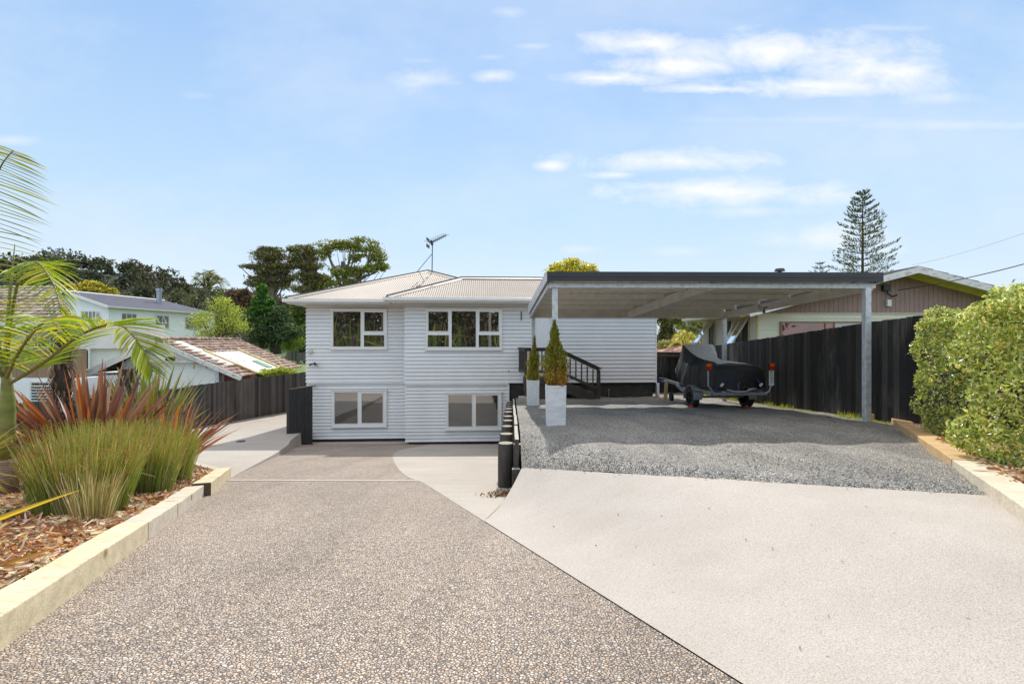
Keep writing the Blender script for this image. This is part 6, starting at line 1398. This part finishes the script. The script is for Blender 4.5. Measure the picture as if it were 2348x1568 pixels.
def tiled(m, e0, e1, r0, r1, rows, th=.035, wave=0):
    """tile courses: e0-e1 the eave, r0-r1 the ridge"""
    e0, e1, r0, r1 = map(Vector, (e0, e1, r0, r1)); nrm = (e1 - e0).cross(r0 - e0).normalized()
    if nrm.z < 0: nrm = -nrm
    n = 24 if wave else 1
    for i in range(rows):
        t0, t1 = i / rows, (i + 1) / rows
        for j in range(n):
            s0, s1 = j / n, (j + 1) / n
            pt = lambda s, t: e0.lerp(e1, s).lerp(r0.lerp(r1, s), t)
            a, b, c, d = pt(s0, t0), pt(s1, t0), pt(s1, t1), pt(s0, t1); w0 = random.uniform(-.3, .3) * th * bool(wave)
            m.quad(a + nrm * (th + w0), b + nrm * (th + w0), c + nrm * .002, d + nrm * .002); m.quad(a - nrm * .02, b - nrm * .02, b + nrm * (th + w0), a + nrm * (th + w0))
# garage with the tiled gable roof
gg = thing('garage', 'run down white garage with brown tile roof and clear sheet patch behind the left fence', 'garage', (-15, 24, -3.6))
GR0 = P(358, 779, 22.6); GR1 = P(551, 779, 30.8); GE0 = P(555, 863, 22.0); GE1 = P(692, 841, 30.6); GL0 = P(190, 856, 21.8); GL1 = Vector((GL0.x - 1.0, 30, GL0.z))
gy = 23.0
m = MB(); tiled(m, GE0, GE1, GR0, GR1, 13, .05, 1); m.build('roof', m_tile, gg); m = MB(); tiled(m, GL1, GL0, GR1, GR0, 12, .05, 0); m.build('roof', m_tile, gg)
# gable wall under the roof, front face
fl = lambda x: (GR0.z + (GE0.z - GR0.z) * (x - GR0.x) / (GE0.x - GR0.x) if x > GR0.x else GR0.z + (GL0.z - GR0.z) * (x - GR0.x) / (GL0.x - GR0.x)) - .06
wxl, wxr = GL0.x + .9, P(498, 0, 22.5).x
m = MB(); m.prism([(wxl, 22.9, -3.7), (wxr, 22.5, -3.7), (wxr, 22.5, fl(wxr)), (GR0.x, 22.75, GR0.z - .06), (wxl, 22.9, fl(wxl))], (.25, 1.2, 0)); m.build('gable_wall', m_stucco, gg)
m = MB(); a = P(388, 829, 22.3); m.bar((GR0.x - .5, 22.6, a.z), (wxr, 22.35, a.z - .02), .08, .09); m.build('gable_batten', m_peel, gg)
for px in (447, 476): m = MB(); q = P(px, 829, 22.3); m.bar(q, q + Vector((-.12, .1, -.32)), .05, .05); m.build('gable_bracket', m_tan, gg)
m = MB(); q = P(392, 822, 22.4); m.box(q.x - .12, q.x + .06, 22.2, 22.6, q.z - .1, q.z + .08); m.build('meter_box', m_brown, gg)
def barge(p, q, w=.05, h=.26, mat=m_peel): m = MB(); m.bar(Vector(p) + Vector((0, -.05, -.1)), Vector(q) + Vector((0, -.05, -.1)), w, h); m.build('barge_board', mat, gg)
barge(GR0, GE0, .05, .2); barge(GR0, GL0, .05, .26, m_stucco)
m = MB(); m.box(wxr, GE0.x - .1, 22.9, 23.4, -3.6, GE0.z); m.build('side_door', m_rust, gg)
m = MB(); m.box(wxr - .02, wxr + .16, 22.35, 22.6, -3.6, fl(wxr) - .05); m.build('corner_post', m_galv, gg)
mm = lambda s, t, up: GE0.lerp(GE1, s).lerp(GR0.lerp(GR1, s), t) + Vector((.1, 0, .2)).normalized() * up
m = MB(); n = 34
for i in range(n):
    s0, s1 = .18 + .40 * i / n, .18 + .40 * (i + 1) / n; u0, u1 = .055 + .018 * math.sin(i * 1.6), .055 + .018 * math.sin((i + 1) * 1.6); m.quad(mm(s0, -.01, u0), mm(s1, -.01, u1), mm(s1, .60, u1), mm(s0, .60, u0))
m.build('clear_sheet', m_lens, gg)
for s in (.17, .59): m = MB(); m.bar(mm(s, -.01, .1), mm(s, .64, .1), .12, .08); m.build('sheet_flashing', m_tan, gg)
m = MB(); m.quad(mm(.44, .08, .09), mm(.52, .08, .09), mm(.52, .30, .09), mm(.44, .30, .09)); m.build('green_patch', plain('dark_green_sheet', (.02, .16, .09), .5), gg)
m = MB(); m.tube([GR0 + Vector((0, 0, .05)), GR1 + Vector((0, 0, .05))], .09, 8); m.build('ridge_cap', m_tile, gg)
bn = thing('garden_bench', 'weathered plank on a post left of the garage eave', 'bench', P(178, 900, 21)); m = MB(); a = P(158, 858, 21.2); b = P(208, 851, 21.2); m.bar(a, b, .3, .06); m.build('plank', m_poletop, bn); m = MB(); q = P(188, 858, 21.2); m.box(q.x - .07, q.x + .07, 21.1, 21.3, -3.6, q.z - .04); m.build('post', m_poletop, bn)

# far white two storey house with the dark iron roof
fw = thing('far_house', 'long white two storey house with dark iron roof below the wooded hill', 'house', (-34, 46, -3.5))
q0 = P(250, 0, 42.0); q1 = P(492, 0, 53.6); dv = Vector((q1.x - q0.x, q1.y - q0.y, 0)).normalized(); nv = Vector((-dv.y, dv.x, 0))   # nv points away, to the left
FL = (Vector((q1.x, q1.y, 0)) - Vector((q0.x, q0.y, 0))).length; ez = P(0, 703, 42).z; rzz = P(0, 669, 42.8).z; FWD = 4.1
def fw_(u, v, z): return Vector((q0.x, q0.y, 0)) + dv * u + nv * v + Vector((0, 0, z))
m = MB()
pa, pb = fw_(0, 0, 0), fw_(FL, 0, 0); lap(m, (pa.x, pa.y), (pb.x, pb.y), -3.6, ez, .17, .03); m.build('front_wall', m_whit, fw)
m = MB(); ga_, gb_ = fw_(0, 0, 0), fw_(0, 2 * FWD, 0); m.quad(fw_(0, 2 * FWD, -3.6), fw_(0, 0, -3.6), fw_(0, 0, ez), fw_(0, 2 * FWD, ez)); m.add([fw_(0, 2 * FWD, ez), fw_(0, 0, ez), fw_(0, FWD, rzz - .05)], [(0, 1, 2)]); m.build('gable_wall', m_whit, fw)
m = MB(); k = 150; ov = .45
for sgn in (0, 1):
    for i in range(k):
        u0, u1 = -.5 + (FL + .9) * i / k, -.5 + (FL + .9) * (i + 1) / k; w0, w1 = .02 * (i % 2), .02 * ((i + 1) % 2)
        hipf = lambda u: max(0, (u - (FL + .4 - 2.6)) / 2.6)
        ve, vr = (-ov, FWD) if sgn == 0 else (2 * FWD + ov, FWD); ze = ez + .03 - (rzz - ez) / FWD * ov * .5
        vv0 = vr; z0_ = rzz + (ze - rzz) * hipf(u0); z1_ = rzz + (ze - rzz) * hipf(u1); va = vr + (ve - vr) * hipf(u0); vb = vr + (ve - vr) * hipf(u1)
        m.quad(fw_(u0, ve, ze + w0), fw_(u1, ve, ze + w1), fw_(u1, vb, z1_ + w1), fw_(u0, va, z0_ + w0))
m.build('roof', plain('dark_blue_grey_iron', (.10, .10, .125), .45, var=.12, scale=1.5), fw)
m = MB(); m.bar(fw_(-.5, -ov - .05, ez - .04), fw_(FL + .4, -ov - .05, ez - .04), .12, .12); m.build('gutter', m_trim, fw)
m = MB(); m.bar(fw_(-.52, -ov, ez - .06), fw_(-.52, FWD, rzz - .02), .05, .22); m.bar(fw_(-.52, 2 * FWD + ov, ez - .06), fw_(-.52, FWD, rzz - .02), .05, .22); m.build('barge_board', m_trim, fw)
m = MB(); m.tube([fw_(-.5, FWD, rzz + .03), fw_(FL - 2.2, FWD, rzz + .03)], .10, 6); m.build('ridge_cap', m_trim, fw)
c = P(365, 683, 50); m = MB(); m.tube([c + Vector((0, 0, -1.5)), P(365, 668, 50)], .24, 10); m.tube([P(365, 668, 50), P(365, 662, 50)], [.3, .3], 10); m.build('flue', plain('steel_flue', (.3, .33, .38), .35, .6), fw)
def fwin(px0, px1, py0, py1, cols, rows, sash=False):
    # window on the long front: find u for the pixel columns
    def uu(px):
        t = (px - CX) / F; return (t * q0.y - q0.x) / (dv.x - t * dv.y)
    u0, u1 = uu(px0), uu(px1); d = q0.y + dv.y * u0; zt, zb = (HY - py0) / F * d, (HY - py1) / F * d; m = MB(); th = .07
    pr = lambda a, b, c_, e, o=.06: m.hexa([fw_(a, -o, c_), fw_(b, -o, c_), fw_(b, .0, c_), fw_(a, .0, c_), fw_(a, -o, e), fw_(b, -o, e), fw_(b, .0, e), fw_(a, .0, e)])
    pr(u0, u1, zt - th, zt); pr(u0, u1, zb, zb + th); pr(u0, u0 + th, zb + th, zt - th); pr(u1 - th, u1, zb + th, zt - th)
    for i in range(1, cols): x = u0 + (u1 - u0) * i / cols; pr(x - .03, x + .03, zb + th, zt - th, .055)
    for i in range(1, rows): z = zb + (zt - zb) * i / rows; pr(u0 + th, u1 - th, z - .02, z + .02, .05)
    w = m.build('window', m_trim, fw); g = MB(); g.hexa([fw_(u0 + th, -.04, zb + th), fw_(u1 - th, -.04, zb + th), fw_(u1 - th, -.035, zb + th), fw_(u0 + th, -.035, zb + th), fw_(u0 + th, -.04, zt - th), fw_(u1 - th, -.04, zt - th), fw_(u1 - th, -.035, zt - th), fw_(u0 + th, -.035, zt - th)]); g.build('pane', m_dkwin, w)
    if sash:
        m2 = MB(); um = (u0 + u1) / 2; m2.bar(fw_(u0, -.06, zt), fw_(u0, -.5, zb + .5), .06, .06); m2.bar(fw_(um, -.06, zt), fw_(um, -.5, zb + .5), .06, .06); m2.bar(fw_(u0, -.5, zb + .5), fw_(um, -.5, zb + .5), .06, .06); m2.build('open_sash', m_trim, w)
fwin(277, 313, 717, 752, 3, 2); fwin(355, 387, 722, 752, 2, 1, True); fwin(423, 462, 727, 755, 2, 1)
# gable window
def gw(px0, px1, py0, py1):
    d = 42.1; a = P(px0, py0, d); b = P(px1, py1, d); simple_window(fw, a.x, b.x, d - .15, b.z, a.z, [a.x + (b.x - a.x) * i / 4 for i in (1, 2, 3)], m_trim, m_dkwin, .07, .06)
    m = MB(); m.box(a.x, b.x, d - .215, d - .2, (a.z + b.z) / 2 - .03, (a.z + b.z) / 2 + .03); m.build('glazing_bar', m_trim, fw)
gw(190, 225, 713, 748)
# its lower lean-to in front
ln = thing('lean_to', 'low white weatherboard wing with grey tiled lean-to roof in front of the far white house', 'house', (-25, 32, -3.6))
e0, e1 = P(160, 796, 31), P(320, 793, 33.5); r0, r1 = P(165, 758, 34), P(350, 765, 36.5)
m = MB(); tiled(m, e0, e1, r0, r1, 9, .05, 1); m.build('roof', m_tile2, ln)
m = MB(); lap(m, (P(165, 0, 31.3).x, 31.3), (P(318, 0, 33.8).x, 33.8), -3.7, e0.z - .03, .16, .03); m.build('wall', m_whit, ln)
m = MB(); m.bar(e0 + Vector((0, -.1, -.06)), e1 + Vector((0, -.1, -.06)), .1, .12); m.build('gutter', m_trim, ln)
wa_, wb_ = P(166, 800, 31.2), P(205, 848, 31.2); simple_window(ln, wa_.x, wb_.x, 31.25, wb_.z, wa_.z, [(wa_.x + wb_.x) / 2], m_trim, m_dkwin, .06, .06)
# nearest house at the left edge, behind the palm
lh_ = thing('left_house', 'white and brown house with a lichened tile roof at the left edge behind the palm', 'house', (-21, 20, -3.4))
LD = 20.5; xr = P(212, 0, LD).x; xl = P(-260, 0, LD).x; zt = P(0, 738, LD).z; zm = P(0, 800, LD).z; zmm = P(0, 866, LD).z; xw = P(185, 0, LD).x
m = MB(); m.box(xl, xw, LD, LD + 5, zm, zt + .05); m.build('upper_wall', m_stucco, lh_)
m = MB()
for i in range(46):
    a = xl + (xw - xl) * i / 46; b = xl + (xw - xl) * (i + .95) / 46; m.box(a, b, LD - .03, LD + .3, zmm, zm - .002)
m.build('board_cladding', m_ply, lh_)
m = MB(); m.box(xl, xw + .25, LD - .06, LD + 4.9, -4.2, zmm - .002); m.build('base_wall', m_whit, lh_)
m = MB(); tiled(m, (xl, LD - .7, zt), (xr, LD - .7, zt), (xl, LD + 3, P(0, 655, LD + 3).z), (P(120, 0, LD + 3).x, LD + 3, P(0, 655, LD + 3).z), 12, .05, 1); m.build('roof', m_tile2, lh_)
m = MB(); m.box(xl, xr + .03, LD - .78, LD - .68, zt - .22, zt - .02); m.build('fascia', m_stucco, lh_); m = MB(); m.box(xl, xr, LD - .68, LD, zt - .2, zt - .18); m.build('soffit', m_tan, lh_)
a, b = P(148, 752, LD), P(182, 797, LD); simple_window(lh_, a.x, b.x, LD - .01, b.z, a.z, [], m_trim, m_dkwin, .05, .05)
a, b = P(60, 756, LD), P(118, 797, LD); simple_window(lh_, a.x, b.x, LD - .01, b.z, a.z, [(a.x + b.x) / 2], m_trim, m_dkwin, .05, .05)
a, b = P(75, 874, LD), P(160, 930, LD); lw = simple_window(lh_, a.x, b.x, LD - .07, b.z, a.z, [], m_trim, m_dkwin, .06, .06)
m = MB()
for i in range(7): z = b.z + .1 + (a.z - b.z - .16) * i / 7; m.bar((a.x + .06, LD - .12, z), (b.x - .06, LD - .12, z), .09, .012, (0, -.7, 1))
m.build('louvre_blades', m_lens, lw)
SKYK=.1; SUN_E=3.3; EXPO=0.24
# ------------------------------------------------------------------ sky, sun, eye
W = bpy.data.worlds.new('World'); SC.world = W; W.use_nodes = True
nt = W.node_tree; bg = nt.nodes['Background']
SUN_EL = 43.0
sky = N(nt, 'ShaderNodeTexSky', sky_type='NISHITA', sun_disc=False, sun_elevation=R(SUN_EL), sun_rotation=R(3.2), altitude=0, air_density=1.0, dust_density=.3, ozone_density=2.0)
tc = nt.nodes.new('ShaderNodeTexCoord')
sx = nt.nodes.new('ShaderNodeSeparateXYZ'); L(nt, tc.outputs['Generated'], sx.inputs[0])
def M(op, a, b=None, c=None, clamp=False):
    n = N(nt, 'ShaderNodeMath', operation=op, use_clamp=clamp)
    for i, s in enumerate((a, b, c)):
        if s is None: continue
        if isinstance(s, (int, float)): n.inputs[i].default_value = s
        else: L(nt, s, n.inputs[i])
    return n.outputs[0]
yy = M('MAXIMUM', M('ABSOLUTE', sx.outputs[1]), .02)
ca = M('DIVIDE', sx.outputs[0], yy); cb = M('DIVIDE', sx.outputs[2], yy)
cv = nt.nodes.new('ShaderNodeCombineXYZ'); L(nt, ca, cv.inputs[0]); L(nt, cb, cv.inputs[1]); L(nt, M('MULTIPLY', M('SIGN', sx.outputs[1]), 3.0), cv.inputs[2])
ELL = [(1480, 100, 150, 30), (1760, 118, 340, 50), (1985, 165, 215, 46), (1400, 180, 130, 20), (1640, 205, 150, 12), (1880, 195, 260, 26), (1560, 150, 190, 26),
       (1555, 370, 225, 26), (1400, 402, 60, 10), (1265, 380, 44, 12), (1645, 440, 280, 34), (1720, 485, 150, 16),
       (965, 182, 78, 26), (1135, 175, 54, 14), (1175, 30, 44, 13), (1222, 106, 42, 8), (970, 140, 50, 9), (1130, 132, 34, 6),
       (1890, 545, 150, 34), (1560, 577, 66, 14), (1330, 572, 55, 12), (2160, 225, 90, 16), (2040, 65, 90, 9), (30, 322, 60, 12), (450, 220, 40, 10), (2250, 288, 340, 13), (1850, 275, 260, 9), (560, 390, 160, 40), (2020, 575, 70, 14)]
WT = [1] * 7 + [.95, .7, .85, .9, .4, .6, .65, .35, .35, .3, .25, .55, .35, .35, .4, .35, .4, .15, .35, .2, .1, .3]
best = None
nzv = N(nt, 'ShaderNodeMapping'); nzv.inputs['Scale'].default_value = (1, 1.9, 1); L(nt, cv.outputs[0], nzv.inputs[0])
nz = N(nt, 'ShaderNodeTexNoise', i_Scale=8.0, i_Detail=10, i_Roughness=.66, i_Distortion=.4); L(nt, nzv.outputs[0], nz.inputs['Vector'])
for (x, y, rx, ry), w in zip(ELL, WT):
    rx *= 1.12; ry *= 1.15
    s1 = N(nt, 'ShaderNodeVectorMath', operation='SUBTRACT'); L(nt, cv.outputs[0], s1.inputs[0]); s1.inputs[1].default_value = ((x - CX) / F, (HY - y) / F, 3.0)
    s2 = N(nt, 'ShaderNodeVectorMath', operation='MULTIPLY'); L(nt, s1.outputs[0], s2.inputs[0]); s2.inputs[1].default_value = (F / rx, F / ry, 1)
    s3 = N(nt, 'ShaderNodeVectorMath', operation='LENGTH'); L(nt, s2.outputs[0], s3.inputs[0])
    e = M('SUBTRACT', 1.0, s3.outputs['Value'])
    e = M('MULTIPLY_ADD', M('SUBTRACT', nz.outputs['Fac'], .5), 3.0, M('MULTIPLY', e, 1.3))
    e = M('MULTIPLY', M('SMOOTH_MIN', M('MAXIMUM', M('MULTIPLY', e, .68), 0.0), 1.0, .2), w)
    best = e if best is None else M('MAXIMUM', best, e)
cl = M('MULTIPLY', best, 1.0, clamp=True)
thin = ramp(nt, noise(nt, nzv.outputs[0], 2.2, 7, .6), [(.45, (0, 0, 0)), (.8, (.35,) * 3)])
# the air itself: Nishita, washed towards white near the horizon as on a slightly hazy day, with added fill out of view
el = sx.outputs[2]
air = N(nt, 'ShaderNodeVectorMath', operation='MULTIPLY'); L(nt, sky.outputs[0], air.inputs[0]); air.inputs[1].default_value = (1.0,) * 3
grad10 = ramp(nt, el, [(0.0, (.76, .84, .92)), (.10, (.68, .81, .95)), (.25, (.545, .75, .965)), (.50, (.375, .59, .925)), (.60, (.46, .62, .88)), (.78, (.92, .90, .87)), (1.0, (.98, .94, .88))])  # last stops lie above the frame, pale and warm as added fill
gv = N(nt, 'ShaderNodeVectorMath', operation='SCALE'); gv.inputs['Scale'].default_value = .92 / SKYK; L(nt, grad10, gv.inputs[0]); grad = gv.outputs[0]
k10 = .93 / SKYK
base = mixc(nt, .85, air.outputs[0], grad)
base = mixc(nt, thin, base, (.86 * k10, .9 * k10, .95 * k10))
back_fill = ramp(nt, M('MULTIPLY_ADD', sx.outputs[1], .5, .5), [(.25, (1.85, 1.74, 1.6)), (.55, (1, 1, 1))])  # sky behind the eye brightened and warmed, added fill for the shaded fronts
base = mixc(nt, 1.0, base, back_fill, 'MULTIPLY')
fin = mixc(nt, cl, base, (.96 * k10, .96 * k10, .97 * k10))
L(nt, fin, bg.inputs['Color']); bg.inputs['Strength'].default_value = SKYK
sun = bpy.data.lights.new('sun', 'SUN'); sun.energy = SUN_E; sun.angle = R(.53); sun.color = (1, .955, .87)
so = bpy.data.objects.new('sun', sun); COL.objects.link(so); so.rotation_euler = (R(-(90 - SUN_EL)), 0, R(-3.2)); so.location = (0, 30, 30)
cam = bpy.data.cameras.new('camera'); cam.sensor_width = 36; cam.lens = 36 * F / 2348; cam.clip_end = 3000; cam.clip_start = .05
co = bpy.data.objects.new('camera', cam); COL.objects.link(co); co.rotation_euler = (R(90), 0, 0); SC.camera = co
SC.view_settings.view_transform = 'Standard'; SC.view_settings.look = 'None'; SC.view_settings.exposure = EXPO; SC.view_settings.gamma = 1
SC.render.resolution_x = 1024; SC.render.resolution_y = 683
cy = SC.cycles
cy.max_bounces = 8; cy.diffuse_bounces = 3; cy.glossy_bounces = 3; cy.transmission_bounces = 4; cy.transparent_max_bounces = 4
cy.use_denoising = True; cy.sample_clamp_indirect = 6
